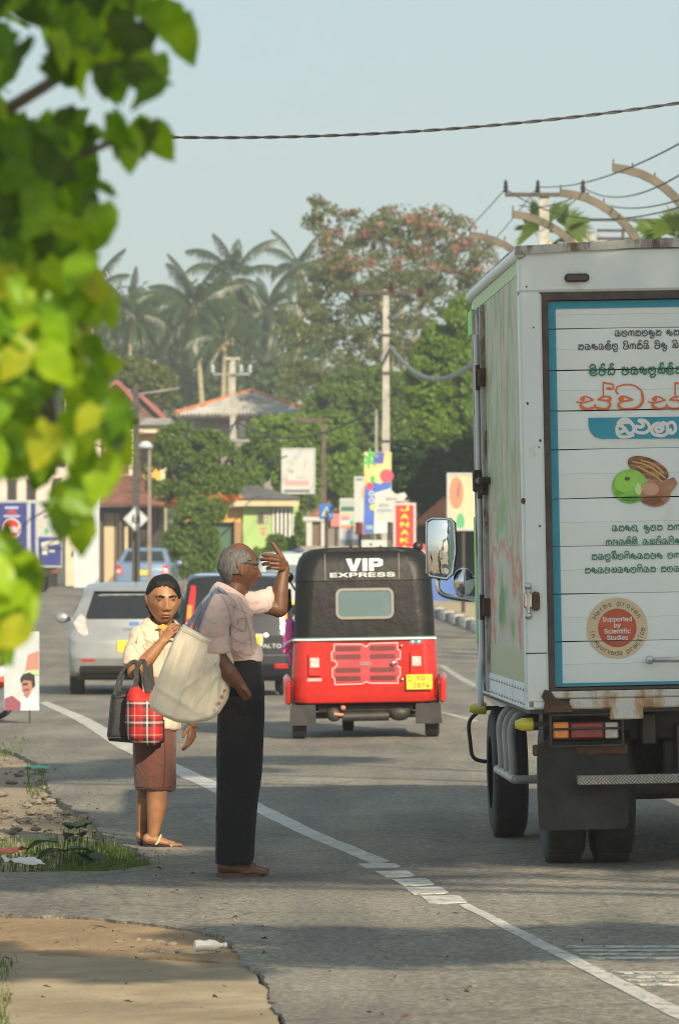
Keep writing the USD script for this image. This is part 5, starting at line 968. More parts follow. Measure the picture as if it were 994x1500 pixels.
def strip(pts, nrm, w, th):                          # a flat band along a path, its flat side facing nrm
    p = np.asarray(pts, float); t = np.gradient(p, axis=0); t /= np.linalg.norm(t, axis=1, keepdims=True); n = np.broadcast_to(np.asarray(nrm, float), p.shape); s = np.cross(t, n); s /= np.linalg.norm(s, axis=1, keepdims=True); n = np.cross(s, t); w = np.broadcast_to(w, (len(p),))[:, None]
    V = np.stack([p+s*w/2+n*th/2, p-s*w/2+n*th/2, p-s*w/2-n*th/2, p+s*w/2-n*th/2], 1).reshape(-1, 3); i = np.arange(len(p)-1)[:, None]*4; f = []
    for a in range(4): b = (a+1) % 4; f += [np.c_[i+a, i+b, i+4+b], np.c_[i+a, i+4+b, i+4+a]]
    l = (len(p)-1)*4; f += [np.array([[0, 3, 2], [0, 2, 1], [l, l+1, l+2], [l, l+2, l+3]])]; m = trimesh.Trimesh(V, np.vstack(f), process=False)
    if m.volume < 0: m.invert()
    return m
def collar(c0, c1, r0, r1, zf, hb, hf, fwd, spread, mt, par, name='collar'):
    """a shirt collar round a neck: c0 top centre, c1 fall centre, zf how much lower the front is, hb / hf its depth at nape and points"""
    for s in (-1, 1):
        th = np.linspace(0, math.pi*.86, 26); rows = []
        for k in range(5):
            u = k/4; R_ = r0+(r1-r0)*u**.7; c = np.asarray(c0)+(np.asarray(c1)-np.asarray(c0))*u; h = hb+(hf-hb)*np.clip((th-1.4)/1.2, 0, 1)**1.3
            x = -np.cos(th)*R_*1.02+fwd*u*np.clip((th-1.6)/1.1, 0, 1); y = s*np.sin(th)*R_*spread; z = -zf*((1-np.cos(th))/2)**1.4-h*u+.006*np.sin(np.pi*u)
            rows.append(np.c_[x, y, z]+c)
        V = np.stack(rows).reshape(-1, 3); n = len(th); i, j = np.meshgrid(np.arange(4), np.arange(n-1), indexing='ij'); i, j = i.ravel(), j.ravel(); a_ = i*n+j
        f = np.vstack([np.c_[a_, a_+1, a_+n+1], np.c_[a_, a_+n+1, a_+n]]); o = trimesh.Trimesh(np.vstack([V, V*1.0]), np.vstack([f, f[:, ::-1]+len(V)]), process=False)
        nn = np.array(trimesh.Trimesh(V, f, process=False).vertex_normals); o.vertices[len(V):] -= nn*.004
        obj(name, o, mt, par, True, stuff=True)
collar(mm(339, 853, .015), mm(336, 860, .01), .066, .098, .075, .035, .080, .02, 1.0, SHIRT, MAN)
TROU = cloth('black_trousers', (.006, .006, .008), (.010, .010, .0125), 5, wr=.006, sheen=.05)
tr_ = bones([[(mm(353, 968, 0), (.098, .125, .02)), (mm(354, 1005, 0), (.112, .145, .06)), (mm(352, 1035, 0), (.118, .14, .05))]]+[[(mm(353, 1030, s*.07), (.115, .09, .06)), (mm(351, 1110, s*.085), (.110, .085, .06)), (mm(347, 1190, s*.09), (.100, .082, .05)), (mm(343.5, 1262, s*.09), (.094, .08, .02))] for s in (-1, 1)], .022, 4)
folds(tr_, .016, (7, 7, 2.6), 5, lambda v: np.clip((1.1-v[:, 2])*3, .3, 1)); obj('trousers', tr_, TROU, MAN, True); obj('pocket', folds(bones([[(mm(348, 1026, -.150), (.03, .028, .020)), (mm(358, 1040, -.135), (.035, .036, .04)), (mm(368, 1022, -.135), (.012, .03, .02))]], .012, 3), .004), TROU, MAN, True)
BELTM = paint((.02, .016, .013), .5); LEATHER = mat('brown_leather', (.085, .032, .022), .5, (.13, .05, .032), 12)
for s in (-1, 1):
    f_ = obj('sandal', warp(ext(affinity.translate(unary_union([Point(-.065, 0).buffer(.042), Point(.055, 0).buffer(.048), Polygon([(-.065, .042), (.055, .048), (.055, -.048), (-.065, -.042)])]), 0, 0).simplify(.002), .018, .03), lambda v, s=s: np.c_[v[:, 0]*1.12+(352-350)/MS, v[:, 1]+s*.095, v[:, 2]+.001]), LEATHER, MAN, 40)
    obj('sandal_strap', bones([[(mm(362, 1276, s*.095-.05), (.03, .008, .010)), (mm(366, 1267.5, s*.095), (.032, .03, .008)), (mm(362, 1276, s*.095+.05), (.03, .008, .01))], [(mm(376, 1279, s*.095), (.03, .045, .008))]], .012, 2), LEATHER, f_, True)
# cream tote on his shoulder
TOTEC = cloth('cream_canvas', (.68, .60, .46), (.74, .67, .53), 3, weave=300, bump=.0015, wr=.002)
tt = lambda px, py: ((px-350)/MS, (1283-py)/MS)
TOTE = thing('tote_bag', 'large cream canvas tote bag slung on the man\'s shoulder', 'tote bag', MO)
tg = Polygon(rough_edge([tt(*p) for p in [(271, 914), (258, 935), (240, 978), (222, 1022), (224, 1034), (236, 1044), (262, 1055), (285, 1057), (309, 1052), (322, 1042), (334, 1024), (340, 1003), (346, 962), (342, 946), (330, 942), (316, 935), (300, 930)]], .006, .012, 31)).buffer(.002)
bag = pillow(tg, .085, .010, D=.020, wr=.022, seed=4); v = np.array(bag.vertices); v[:, 1] += -.215-.10*np.clip((v[:, 0]+.30)/.35, 0, 1)*0-.06*np.clip((-.12-v[:, 0])/.25, -.3, 1); bag.vertices = v
_P = np.array(bag.vertices)[:, [0, 2]]; fd = np.zeros(len(_P))
for a_, b_, am, wd_ in (((298, 932), (252, 1052), .014, .012), ((326, 942), (296, 1056), .014, .011), ((276, 924), (236, 1034), -.012, .016), ((338, 955), (256, 1020), .012, .010), ((312, 938), (276, 1050), -.014, .012), ((232, 1004), (300, 1046), .012, .010), ((334, 970), (270, 1052), .012, .009), ((282, 925), (262, 985), .012, .009), ((336, 948), (318, 1040), -.012, .010), ((244, 975), (228, 1030), .010, .009)):
    A_, B_ = np.array(tt(*a_)), np.array(tt(*b_)); u_ = np.clip(((_P-A_)@(B_-A_))/np.dot(B_-A_, B_-A_), 0, 1); dd = np.linalg.norm(_P-(A_+u_[:, None]*(B_-A_)), axis=1); fd += am*np.exp(-(dd/wd_)**2)*np.sin(np.pi*np.clip(u_*.9+.1, 0, 1))
bag.vertices[:, 1] -= fd+.012*(meshkit.fbm(np.c_[_P*[16, 11], _P[:, :1]*0], 3, 9)-.5)
bag.vertices[:, 1] = np.where(bag.vertices[:, 0] > -.10, bag.vertices[:, 1]+.12*np.clip((bag.vertices[:, 0]+.10)/.08, 0, 1), bag.vertices[:, 1])
obj('bag_body', bag, TOTEC, TOTE, True)
obj('hem', project(bag, line_px(mm, [(271, 919), (285, 926), (300, 934.5), (316, 939), (338, 949)], .010), 'rear', .004, .008, .012), TOTEC, TOTE, True); obj('hem_stitch', project(bag, line_px(mm, [(270, 924), (285, 931), (300, 939.5), (316, 944), (338, 954)], .003), 'rear', .002, .005, .012), paint((.40, .35, .26), .9), TOTE)
STRAPM = mat('strap_blue', (.16, .18, .26), .8, (.34, .35, .38), 40, stretch=(1, 1, .1)); STRAPD = paint((.09, .11, .19), .8)
top = mm(320, 869, -.13)
for pts, w_ in (([(277, 918, -.24), (296, 888, -.215), (318, 862, -.135)], .024), ([(289, 924, -.22), (302, 890, -.21), (316, 864, -.15)], .018), ([(318, 862, -.12), (333, 874, -.175), (336.5, 905, -.186), (336, 945, -.205)], .024), ([(322, 863, -.09), (329, 880, -.17), (332, 910, -.186), (332, 945, -.20)], .018)):
    P_ = spline([mm(*p) for p in pts], 16); s_ = obj('strap', strip(P_, (0, -1, .0), w_, .004), STRAPM, TOTE); obj('strap_stripe', cat([strip(P_+[w_*.25*k, -.003, 0], (0, -1, 0), .0045, .002) for k in (-1, 1)]), STRAPD, s_)
obj('printed_flower', cat([sph(mm(x, y, -.32+.1*(x > 330)), r, 1, (1, .2, 1)) for x, y, r in ((327, 1019, .010), (323, 1028, .009), (331, 1010, .007))]), paint((.42, .13, .07), .7), TOTE)

# ---------------------------------------------------------------- the woman
WS = 267.; WO = np.array([(232-CX)/WS, F/WS, gz(-1., F/WS)])
wm_ = lambda px, py, y=0.: np.array([(px-232)/WS, y, (1235-py)/WS])
WOM = thing('person', 'dark-haired woman in peach blouse and brown skirt carrying bags', 'person', WO)
SKL = skin('skin_warm', (.21, .095, .045), (.31, .15, .072), (.37, .185, .095))
R2 = rot(rz=-78, ry=6); hs2 = 1.13; HC2 = wm_(240, 874.5, -.06)
# the camera is towards -y: she looks back over the road at it
HB2 = place(EARS, R2, HC2, hs2)
N2 = [[(wm_(240, 893, -.04), (.048, .050, .05)), (wm_(237, 918, .0), (.055, .055, .05))]]
E2, E1 = wm_(199, 978, -.17), wm_(193, 935, -.12); Wr2 = wm_(240, 934, -.17)
AR2 = [[(wm_(203, 932, -.10), .040), (E2, .038)], [(E2, .041), (wm_(220, 958, -.175), .038), (Wr2, .026)]]
hnd2 = hand(basis((.55, .1, .80), (-.5, -.75, .35)), Wr2, [(25, 30, 20), (30, 32, 22), (36, 34, 24), (42, 36, 24)], [((.5, .8, .1), .028, .0125), ((.75, .5, .1), .028, .0105), ((.85, .3, .1), .022, .0078)], .9, mirror=1)
Wr3 = wm_(281, 1058, .10)
AR3 = [[(wm_(262, 935, .12), .046), (wm_(272, 1000, .13), .036)], [(wm_(272, 1000, .13), .036), (Wr3, .025)]]
hnd3 = hand(basis((-.06, -.08, -1.), (.75, -.6, .05)), Wr3, [(14, 22, 16), (20, 26, 18), (26, 28, 20), (32, 30, 22)], [((.5, .75, -.1), .028, .0125), ((.8, .4, -.2), .028, .0105), ((.9, .2, -.2), .022, .0078)], .9, mirror=-1)
LG2 = [[(wm_(214, 1150, .07), .055), (wm_(212, 1180, .07), .05), (wm_(207, 1218, .07), .026)], [(wm_(231, 1150, -.06), .060), (wm_(230, 1178, -.06), .054), (wm_(224, 1222, -.06), .027)]]
FT2 = [[(wm_(204, 1220, .07), (.026, .028, .026)), (wm_(216, 1226, .07), (.03, .03, .022)), (wm_(246, 1231, .07), (.028, .036, .014))], [(wm_(217, 1223, -.06), (.028, .029, .028)), (wm_(232, 1226, -.06), (.034, .032, .022)), (wm_(254, 1232, -.06), (.03, .038, .013))],
       *[[(wm_(250, 1231, -.06+k*.018), .013), (wm_(262+3*(k == 0)-2*abs(k), 1232.5, -.06+k*.02), .0085)] for k in (-1.6, -.8, 0, .8, 1.6)]]
TS2 = [[(wm_(226, 935, 0), (.10, .14, .08)), (wm_(228, 1000, 0), (.10, .12, .1)), (wm_(227, 1100, 0), (.10, .13, .1))]]
b2 = bones(HB2+N2+AR2+hnd2+AR3+hnd3+LG2+FT2+TS2, .006, 4, extra=[set_head(head_geo(1.), R2, HC2, hs2)]); obj('body', b2, SKL, WOM, True)
def hp2(p): return np.asarray(p)@R2.T*hs2+HC2
HAIRB = mat('black_hair', (.005, .0045, .0045), .55, (.012, .010, .009), 70, bump=.004, bscale=230, stretch=(1, 1, .3), spec=.25)
def wom_hair(p):
    x, y, z = p.T; line = .075-13.*np.maximum(0, np.abs(y+.012)-.006)**2+.010*(meshkit.noise(p*[70, 160, 70])-.5)
    return ((x > .0) & (z > np.maximum(line, .012)) & (x < .095)) | ((x <= .020) & (z > .030)) | ((x <= -.010) & (z > -.088) & ~((x > -.034) & (z > -.05) & (np.abs(y) > .060)))
obj('hair', hair_shell(1., .012, wom_hair, R2, HC2, hs2, .004, 3, vol=lambda p: np.where(p[:, 0] > .0, np.clip((p[:, 2]-(.075-13.*np.maximum(0, np.abs(p[:, 1]+.012)-.006)**2))/.022+.25, .12, 1), 1)*(.55+.75*np.clip(-p[:, 0]*14, 0, 1)+.5*np.clip((p[:, 2]-.03)*14, 0, 1)*np.clip(np.abs(p[:, 1]+.012)*40, .3, 1))), HAIRB, WOM, True)
face(WOM, R2, HC2, hs2, 1., HAIRB, paint((.085, .036, .018), .5), paint((.13, .11, .095), .3), paint((.24, .085, .065), .45))
BLOUSE = cloth('peach_blouse', (.56, .41, .30), (.64, .49, .37), 4, wr=.004); ORG = cloth('orange_collar', (.62, .26, .05), (.68, .31, .08), 4)
bl = bones([[(wm_(210, 922, -.10), (.06, .06, .045)), (wm_(248, 922, .10), (.07, .06, .045)), (wm_(232, 950, .08), (.10, .08, .07))], [(wm_(210, 922, -.10), (.06, .06, .045)), (wm_(226, 945, -.05), (.115, .10, .07)), (wm_(226, 1000, 0), (.115, .12, .08)), (wm_(227, 1062, 0), (.118, .13, .03))], [(wm_(240, 925, .02), (.09, .09, .05)), (wm_(240, 960, .02), (.085, .10, .07)), (wm_(236, 1060, 0), (.105, .13, .03))],
             [(wm_(207, 925, -.10), (.062, .06, .048)), (wm_(199, 945, -.12), (.060, .062, .05)), (wm_(197, 965, -.135), (.062, .064, .02))], [(wm_(255, 925, .12), (.055, .055, .045)), (wm_(263, 960, .14), (.06, .06, .02))]], .015, 4)
folds(bl, .012, (8, 8, 13), 6); folds(bl, .006, (22, 22, 30), 9); obj('blouse', bl, BLOUSE, WOM, True); obj('blouse_seam', project(bl, unary_union([line_px(wm_, [(189, 961), (200, 963), (212, 961)], .004), line_px(wm_, [(207, 912), (214, 925), (217, 945), (214, 962)], .006), line_px(wm_, [(240, 925), (242, 960), (241, 1000), (240, 1058)], .006)]), 'rear', .002, .006, .02), paint((.46, .33, .235), .9), WOM); obj('blouse_fold', cat([project(bl, line_px(wm_, l, .010), 'rear', .005, .01, .02) for l in ([(212, 940), (222, 950), (236, 952)], [(196, 935), (205, 948), (210, 958)], [(214, 930), (226, 936)], [(222, 1000), (232, 1020), (238, 1045)])]), BLOUSE, WOM, True)
def flap(pts, y0, m, nm, k=.0):
    g = Polygon([tuple(wm_(*p)[[0, 2]]) for p in pts]); obj(nm, warp(MF(face_y(g, -.004, .004)).refine_to_length(.015), lambda v: np.c_[v[:, 0], v[:, 1]+y0+k*(v[:, 2]-1.2)+.015*np.sin(v[:, 0]*30), v[:, 2]]), m, WOM, True)
def turned(v0, fn):
    pass
_obj = obj
def obj_turn(ang, c):
    def f(name, mesh, mat, parent=None, smooth=False, label=None, uv=None, stuff=False):
        m = TM(mesh).copy(); m.apply_translation(-np.asarray(c)); m.apply_transform(trimesh.transformations.rotation_matrix(math.radians(ang), [0, 0, 1])); m.apply_translation(np.asarray(c)); return _obj(name, m, mat, parent, smooth, label, uv, stuff)
    return f
c_ = wm_(238, 900, -.02); obj = obj_turn(-62, c_)
collar(c_+[0, 0, .012], c_+[.0, 0, -.012], .062, .112, .070, .035, .075, .03, 1.15, BLOUSE, WOM)
obj = _obj
flap([(230, 913), (240, 909), (249, 913), (250, 919), (246, 923), (238, 917)], -.150, ORG, 'collar_facing', .35)
SKIRT = cloth('brown_skirt', (.10, .038, .027), (.13, .052, .038), 4, wr=.005)
sk = bones([[(wm_(227, 1055, 0), (.115, .13, .03)), (wm_(227, 1085, 0), (.122, .15, .04)), (wm_(226, 1120, 0), (.120, .15, .03)), (wm_(227, 1151, 0), (.116, .15, .012))]], .018, 3); folds(sk, .018, (11, 11, 1.6), 2, lambda v: np.clip((.75-v[:, 2])*2.5, .1, 1)); obj('skirt', sk, SKIRT, WOM, True); obj('skirt_seam', project(sk, unary_union([line_px(wm_, [(202, 1147), (228, 1148), (252, 1147)], .005), line_px(wm_, [(241, 1062), (243, 1100), (240, 1149)], .006)]), 'rear', .002, .006, .02), paint((.055, .02, .014), .9), WOM)
SOLE = paint((.03, .018, .014), .5)
for (ox, y_) in ((-10, .07), (0, -.06)):
    sd = obj('sandal', bones([[(wm_(217+ox, 1229.5, y_), (.032, .028, .006)), (wm_(232+ox, 1232.5, y_), (.03, .03, .005)), (wm_(262+ox*.7, 1235, y_), (.04, .042, .004))]], .012, 1), SOLE, WOM, True)
    obj('heel', cyl(wm_(215+ox, 1229, y_), wm_(217+ox, 1236, y_), .020, .009, 10), SOLE, sd); GOLD = paint((.48, .36, .2), .35)
    obj('ankle_strap', bones([[(wm_(232+ox, 1228, y_-.034), .006), (wm_(236+ox, 1219, y_-.022), .006), (wm_(236+ox, 1218, y_+.02), .006)], [(wm_(232+ox, 1228, y_-.034), .006), (wm_(229+ox, 1231, y_-.036), .006)]], .008, 1), GOLD, sd, True)
    obj('toe_strap', bones([[(wm_(252+ox*.7, 1233.5, y_-.042), .006), (wm_(254+ox*.7, 1228.5, y_-.01), .006), (wm_(254+ox*.7, 1229, y_+.03), .006)]], .008, 1), GOLD, sd, True)
# her black bag and red checked bag
wt = lambda px, py: ((px-232)/WS, (1235-py)/WS)
BAGB = mat('black_bag', (.012, .012, .013), .55, (.022, .021, .021), 7, bump=.003, bscale=30)
BB = thing('handbag', 'black boxy handbag hanging from the woman\'s forearm', 'handbag', WO)
bm = pillow(Polygon([wt(*p) for p in [(164, 1012), (158, 1072), (161, 1080), (212, 1084), (216, 1078), (212, 1010), (196, 1004), (172, 1006)]]), .13, .02, D=.03, wr=.008); bm.vertices[:, 1] += -.12; obj('bag_body', bm, BAGB, BB, True)
obj('seam', cat([tube(np.array([(*wt(x, y), -.19) for x, y in l])[:, [0, 2, 1]], .004) for l in ([(167, 1016), (208, 1013)], [(161, 1074), (212, 1077)])]), BAGB, BB)
for d_ in (0, .05): obj('handle', strip(spline([(*wt(170, 1012), 0), (*wt(176, 990), 0), (*wt(190, 968), 0), (*wt(200, 962), 0), (*wt(204, 985), 0), (*wt(205, 1012), 0)], 24)[:, [0, 2, 1]]+[d_*.3, -.215+d_*1.6, -d_*.1], (0, -1, 0), .017, .006), BAGB, BB)
def tartan():
    N = {'tc': ('texture_coordinate', {}), 's': ('separate_xyz', {})}; L = [('tc.object', 's.vector')]
    for ax in ('x', 'z'):
        N[f'm{ax}'] = ('math', {'math_type': 'multiply', 'value2': 9.5}); N[f'f{ax}'] = ('math', {'math_type': 'fraction'}); L += [(f's.{ax}', f'm{ax}.value1'), (f'm{ax}.value', f'f{ax}.value1'), (f'f{ax}.value', f'r{ax}.fac')]
        N[f'r{ax}'] = ('rgb_ramp', {'interpolate': False, 'ramp': [(0, (.42, .012, .012)), (.30, (.42, .012, .012)), (.31, (.02, .02, .03)), (.48, (.02, .02, .03)), (.49, (.52, .48, .44)), (.58, (.52, .48, .44)), (.59, (.02, .02, .03)), (.74, (.02, .02, .03)), (.75, (.42, .012, .012)), (.88, (.50, .42, .36)), (.92, (.42, .012, .012))]})
    N['blend'] = ('mix_color', {'fac': .5}); N['z'] = ('map_range', {'from_min': .80, 'from_max': .81, 'clamp': True}); N['top'] = ('mix_color', {'b': (.55, .018, .012)}); N['p'] = ('principled_bsdf', {'roughness': .75})
    L += [('rx.color', 'blend.a'), ('rz.color', 'blend.b'), ('s.z', 'z.value'), ('z.result', 'top.fac'), ('blend.result', 'top.a'), ('top.result', 'p.base_color')]
    return usdkit.material(stage, '/World/Looks/tartan', N, L, surface='p.BSDF')
RB = thing('checked_bag', 'red checked cloth bag with black handles held by the woman', 'bag', WO)
rm = pillow(Polygon([wt(*p) for p in [(204, 998), (196, 1000), (190, 1012), (187, 1050), (192, 1076), (206, 1083), (228, 1085), (240, 1076), (241, 1045), (238, 1015), (228, 1005), (216, 1012)]]).buffer(.004), .15, .018, wr=.02, seed=2); rm.vertices[:, 1] += -.27; obj('bag_body', rm, tartan(), RB, True)
for d_, pts in ((0, [(201, 1004), (203, 985), (207, 966), (212, 962), (216, 975), (222, 1006)]), (.06, [(206, 1006), (208, 985), (212, 964), (217, 962), (223, 980), (228, 1008)])):
    obj('handle', strip(spline([(*wt(*p), 0) for p in pts], 24)[:, [0, 2, 1]]+[0, -.30+d_*1.8, 0], (0, -1, 0), .027, .005), BAGB, RB)
obj('side_gusset', put(pillow(Polygon([wt(*p) for p in [(236, 1050), (243, 1048), (243, 1080), (232, 1086), (228, 1084)]]), .1, .02), 0, -.2, 0), BAGB, RB, True)

# ================================================================ BUILDINGS
class At:                                            # photo pixels to metres on an upright plane at depth Y
    def __init__(s, Y): s.Y = Y; s.S = F/Y
    def x(s, px): return (px-CX)/s.S
    def z(s, py): return EYE+(HOR-py)/s.S
    def p(s, px, py, dy=0.): return (s.x(px), s.Y+dy, s.z(py))
    def box(s, x0, x1, y0, y1, d0, d1, b=0): return bx(s.x(min(x0, x1)), s.x(max(x0, x1)), s.Y+d0, s.Y+d1, s.z(max(y0, y1)), s.z(min(y0, y1)), b)
    def g(s): return float(gz(0, s.Y))
def gable(x0, x1, y0, y1, ze, zr, th=.12, over=.25): # ridge along y
    xm = (x0+x1)/2; return [face_y(Polygon([(x0-over, ze-over*(zr-ze)/(xm-x0)), (xm, zr), (xm, zr+th), (x0-over, ze+th-over*(zr-ze)/(xm-x0))]), y0, y1), face_y(Polygon([(x1+over, ze-over*(zr-ze)/(xm-x0)), (x1+over, ze+th-over*(zr-ze)/(xm-x0)), (xm, zr+th), (xm, zr)]), y0, y1)]
CREAM = mat('wall_cream', (.50, .42, .30), .85, (.58, .50, .37), .8, grime=(.34, .29, .22), gscale=.7); MAROON = mat('fascia_maroon', (.22, .055, .055), .6, (.30, .09, .08), 2); GREYC = mat('slab_grey', (.17, .175, .18), .85, (.26, .26, .26), 1.2); YELW = mat('wall_yellow', (.55, .33, .06), .8, (.60, .38, .09), 1)
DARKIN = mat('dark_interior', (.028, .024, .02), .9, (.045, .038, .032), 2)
def tilemat(name, a, b, c, axis, sc): 
    N = {'geo': ('geometry', {}), 'mp': ('mapping', {'scale': (1, 1, 1)}), 'n': ('noise_texture', {'scale': 2.2, 'detail': 6., 'roughness': .7}), 'r': ('rgb_ramp', {'ramp': [(.3, a), (.5, b), (.7, c)]}), 'p': ('principled_bsdf', {'roughness': .9})}
    return usdkit.material(stage, '/World/Looks/'+name, N, [('geo.position', 'n.vector'), ('n.fac', 'r.fac'), ('r.color', 'p.base_color')], surface='p.BSDF')
TILE = tilemat('roof_tile', (.11, .045, .035), (.22, .085, .055), (.30, .13, .08), 'x', 9); TERRA = tilemat('terracotta', (.26, .085, .035), (.42, .15, .065), (.52, .22, .10), 'x', 9); SHEETM = tilemat('asbestos', (.26, .255, .235), (.38, .375, .35), (.46, .455, .42), 'x', 4)
def tiled(P00, P10, P01, P11, nu, nv, amp, th=.06):  # a roof slope between four corners, waves across u, steps down v
    nu_ = nu*6; u = np.linspace(0, 1, nu_+1); V = []; P00, P10, P01, P11 = map(np.asarray, (P00, P10, P01, P11)); N_ = np.cross(P10-P00, P01-P00); N_ = N_/np.linalg.norm(N_); N_ = N_ if N_[2] > 0 else -N_
    vv = np.repeat(np.linspace(0, 1, nv+1), 2)[1:-1]
    for k, v in enumerate(vv):
        base = (P00[None]*(1-u[:, None])+P10[None]*u[:, None])*(1-v)+(P01[None]*(1-u[:, None])+P11[None]*u[:, None])*v
        V.append(base+N_*((amp*np.cos(u*nu*2*math.pi)+(amp*1.2 if k % 2 else 0))[:, None]+th))
    V = np.array(V); n = nu_+1; m = len(V); i, j = np.meshgrid(np.arange(m-1), np.arange(n-1), indexing='ij'); a = (i*n+j).ravel(); f = np.vstack([np.c_[a, a+1, a+n+1], np.c_[a, a+n+1, a+n]])
    v = np.vstack([V.reshape(-1, 3), V.reshape(-1, 3)-N_*th]); return trimesh.Trimesh(v, np.vstack([f, f[:, ::-1]+len(V.reshape(-1, 3))]), process=False)
# gabled house at left
A = At(190.); g0 = A.g()
H1 = thing('gabled_house', 'cream two-storey house with maroon gable boards and a pillared porch', 'house', (0, 0, 0))
obj('wall', bx(A.x(96), A.x(194), A.Y, A.Y+7, g0-.2, A.z(585)), CREAM, H1); obj('gable_wall', face_y(Polygon([(A.x(96), A.z(585)), (A.x(194), A.z(585)), (A.x(172), A.z(563)), (A.x(140), A.z(575))]), A.Y, A.Y+.3), CREAM, H1)
for pts in ([(146, 569), (172, 556), (172, 563), (150, 577)], [(172, 556), (197, 582), (197, 592), (172, 566)]): obj('roof', face_y(Polygon([(A.x(x), A.z(y)) for x, y in pts]), A.Y-.5, A.Y+7), MAROON, H1)
B = At(187.); obj('porch_roof', face_y(Polygon([(B.x(x), B.z(y)) for x, y in [(201, 578), (208, 577), (244, 610), (241, 616)]]), B.Y-.3, B.Y+6), MAROON, H1); obj('porch_gable', face_y(Polygon([(B.x(x), B.z(y)) for x, y in [(204, 583), (236, 613), (204, 613)]]), B.Y, B.Y+.2), mat('gable_timber', (.10, .055, .045), .8, (.15, .08, .06), 4), H1)
obj('porch_slab', B.box(184, 251, 613, 623, -.6, 5.5), GREYC, H1); obj('porch_beam', B.box(186, 247, 623.5, 634, -.3, 5.4), CREAM, H1); obj('porch_wall', B.box(150, 238, 634.5, 735, 2.5, 3.), YELW, H1)
for px in (238.5, 192): obj('porch_column', B.box(px-3, px+3, 634.5, 735, -.2, .12), CREAM, H1)
obj('upper_floor', B.box(150, 247, 735, 742, -.5, 5), GREYC, H1); w_ = obj('window', B.box(203, 214, 655, 690, 2.42, 2.52), mat('shutter_brown', (.16, .08, .05), .7), H1); obj('pane', B.box(204.5, 212.5, 657, 688, 2.39, 2.43), CARGLASS, w_)
# tiled shop in front of it
C = At(178.); S2 = thing('tiled_shop', 'low brown shop with red-tiled roof and cream door panels', 'shop')
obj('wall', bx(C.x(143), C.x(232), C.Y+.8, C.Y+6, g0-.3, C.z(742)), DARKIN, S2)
obj('roof', tiled(C.p(138, 741, -.7), C.p(247, 743, -.7), C.p(146, 697, 3.2), C.p(198, 697, 3.2), 24, 14, .02), TILE, S2); obj('roof', tiled(C.p(247, 743, -.7), C.p(250, 743, 6), C.p(198, 697, 3.2), C.p(198, 697, 4.5), 16, 14, .02), TILE, S2)
DOORC = mat('door_panel', (.42, .33, .20), .8, (.50, .41, .27), 1.5, stretch=(4, 4, .3))
for x0, x1 in ((151, 166), (168, 173), (181, 188)): obj('door_panel', C.box(x0, x1, 752, 868, .62, .8), DOORC, S2)
for px in (147, 176, 194): obj('post', C.box(px-2.4, px+2.4, 745, 868, .3, .55), mat('post_brown', (.07, .05, .04), .8) if px == 147 else '/World/Looks/post_brown', S2)
obj('step', C.box(140, 235, 862, 870, -.6, .8), GREYC, S2)
D = At(176.); wl = tag(obj('white_wall', D.box(108, 145, 690, 868, 0, .25), mat('wall_bluewhite', (.42, .46, .50), .85, (.50, .53, .56), .8, grime=(.30, .32, .34), gscale=.8)), 'bluish white boundary wall beside the brown shop', 'wall')
E = At(205.); H2 = thing('pale_house', 'pale house with brown tiled roof half hidden by the near leaves', 'house')
obj('wall', E.box(-40, 118, 665, 860, 0, 6), mat('wall_pale', (.48, .45, .40), .85, (.55, .52, .47), .8), H2); obj('roof', tiled(E.p(70, 668, -.8), E.p(150, 668, -.8), E.p(84, 636, 3), E.p(140, 636, 3), 20, 12, .02), TILE, H2); obj('roof', tiled(E.p(-60, 675, -.8), E.p(64, 675, -.8), E.p(-40, 640, 3), E.p(60, 640, 3), 30, 12, .02), TILE, H2)
for px in (18, 46, 84): w_ = obj('window', E.box(px-7, px+7, 700, 735, -.06, .05), '/World/Looks/shutter_brown', H2); obj('pane', E.box(px-5, px+5, 703, 732, -.09, -.05), CARGLASS, w_)
# house with the corrugated hip roof
K = At(228.); H3 = thing('corrugated_roof_house', 'house with grey corrugated hip roof and orange ridge tiles behind the shrubs', 'house')
ap = K.p(366, 572, 3.5); c00, c10, c01, c11 = K.p(257, 609, -.4), K.p(456, 607, -.4), K.p(270, 607, 7), K.p(448, 605, 7)
obj('roof', tiled(c00, c10, np.array(ap)-[.15, 0, 0], np.array(ap)+[.15, 0, 0], 34, 1, .05), SHEETM, H3); obj('roof', tiled(c10, c11, np.array(ap)+[.15, 0, 0], np.array(ap)+[.15, .3, 0], 30, 1, .05), TERRA, H3); obj('roof', tiled(c01, c00, np.array(ap)-[.15, -.3, 0], np.array(ap)-[.15, 0, 0], 30, 1, .05), SHEETM, H3)
for c_ in (c00, c10): obj('ridge_tile', tube(np.linspace(np.array(c_)+[0, 0, .12], np.array(ap)+[0, 0, .12], 24)+np.c_[np.zeros((24, 2)), .02*(np.arange(24) % 2)], .11, 8), TERRA, H3)
obj('wall', K.box(283, 438, 610, 780, .6, 6.5), mat('wall_grey', (.16, .15, .14), .9, (.22, .21, .19), 1), H3); obj('eave_board', K.box(262, 452, 609.5, 612.5, -.35, -.25), DARKIN, H3)
for px in (305, 330, 395): w_ = obj('window', K.box(px-9, px+9, 618, 640, .5, .62), '/World/Looks/shutter_brown', H3); obj('pane', K.box(px-7, px+7, 620, 638, .46, .51), CARGLASS, w_)
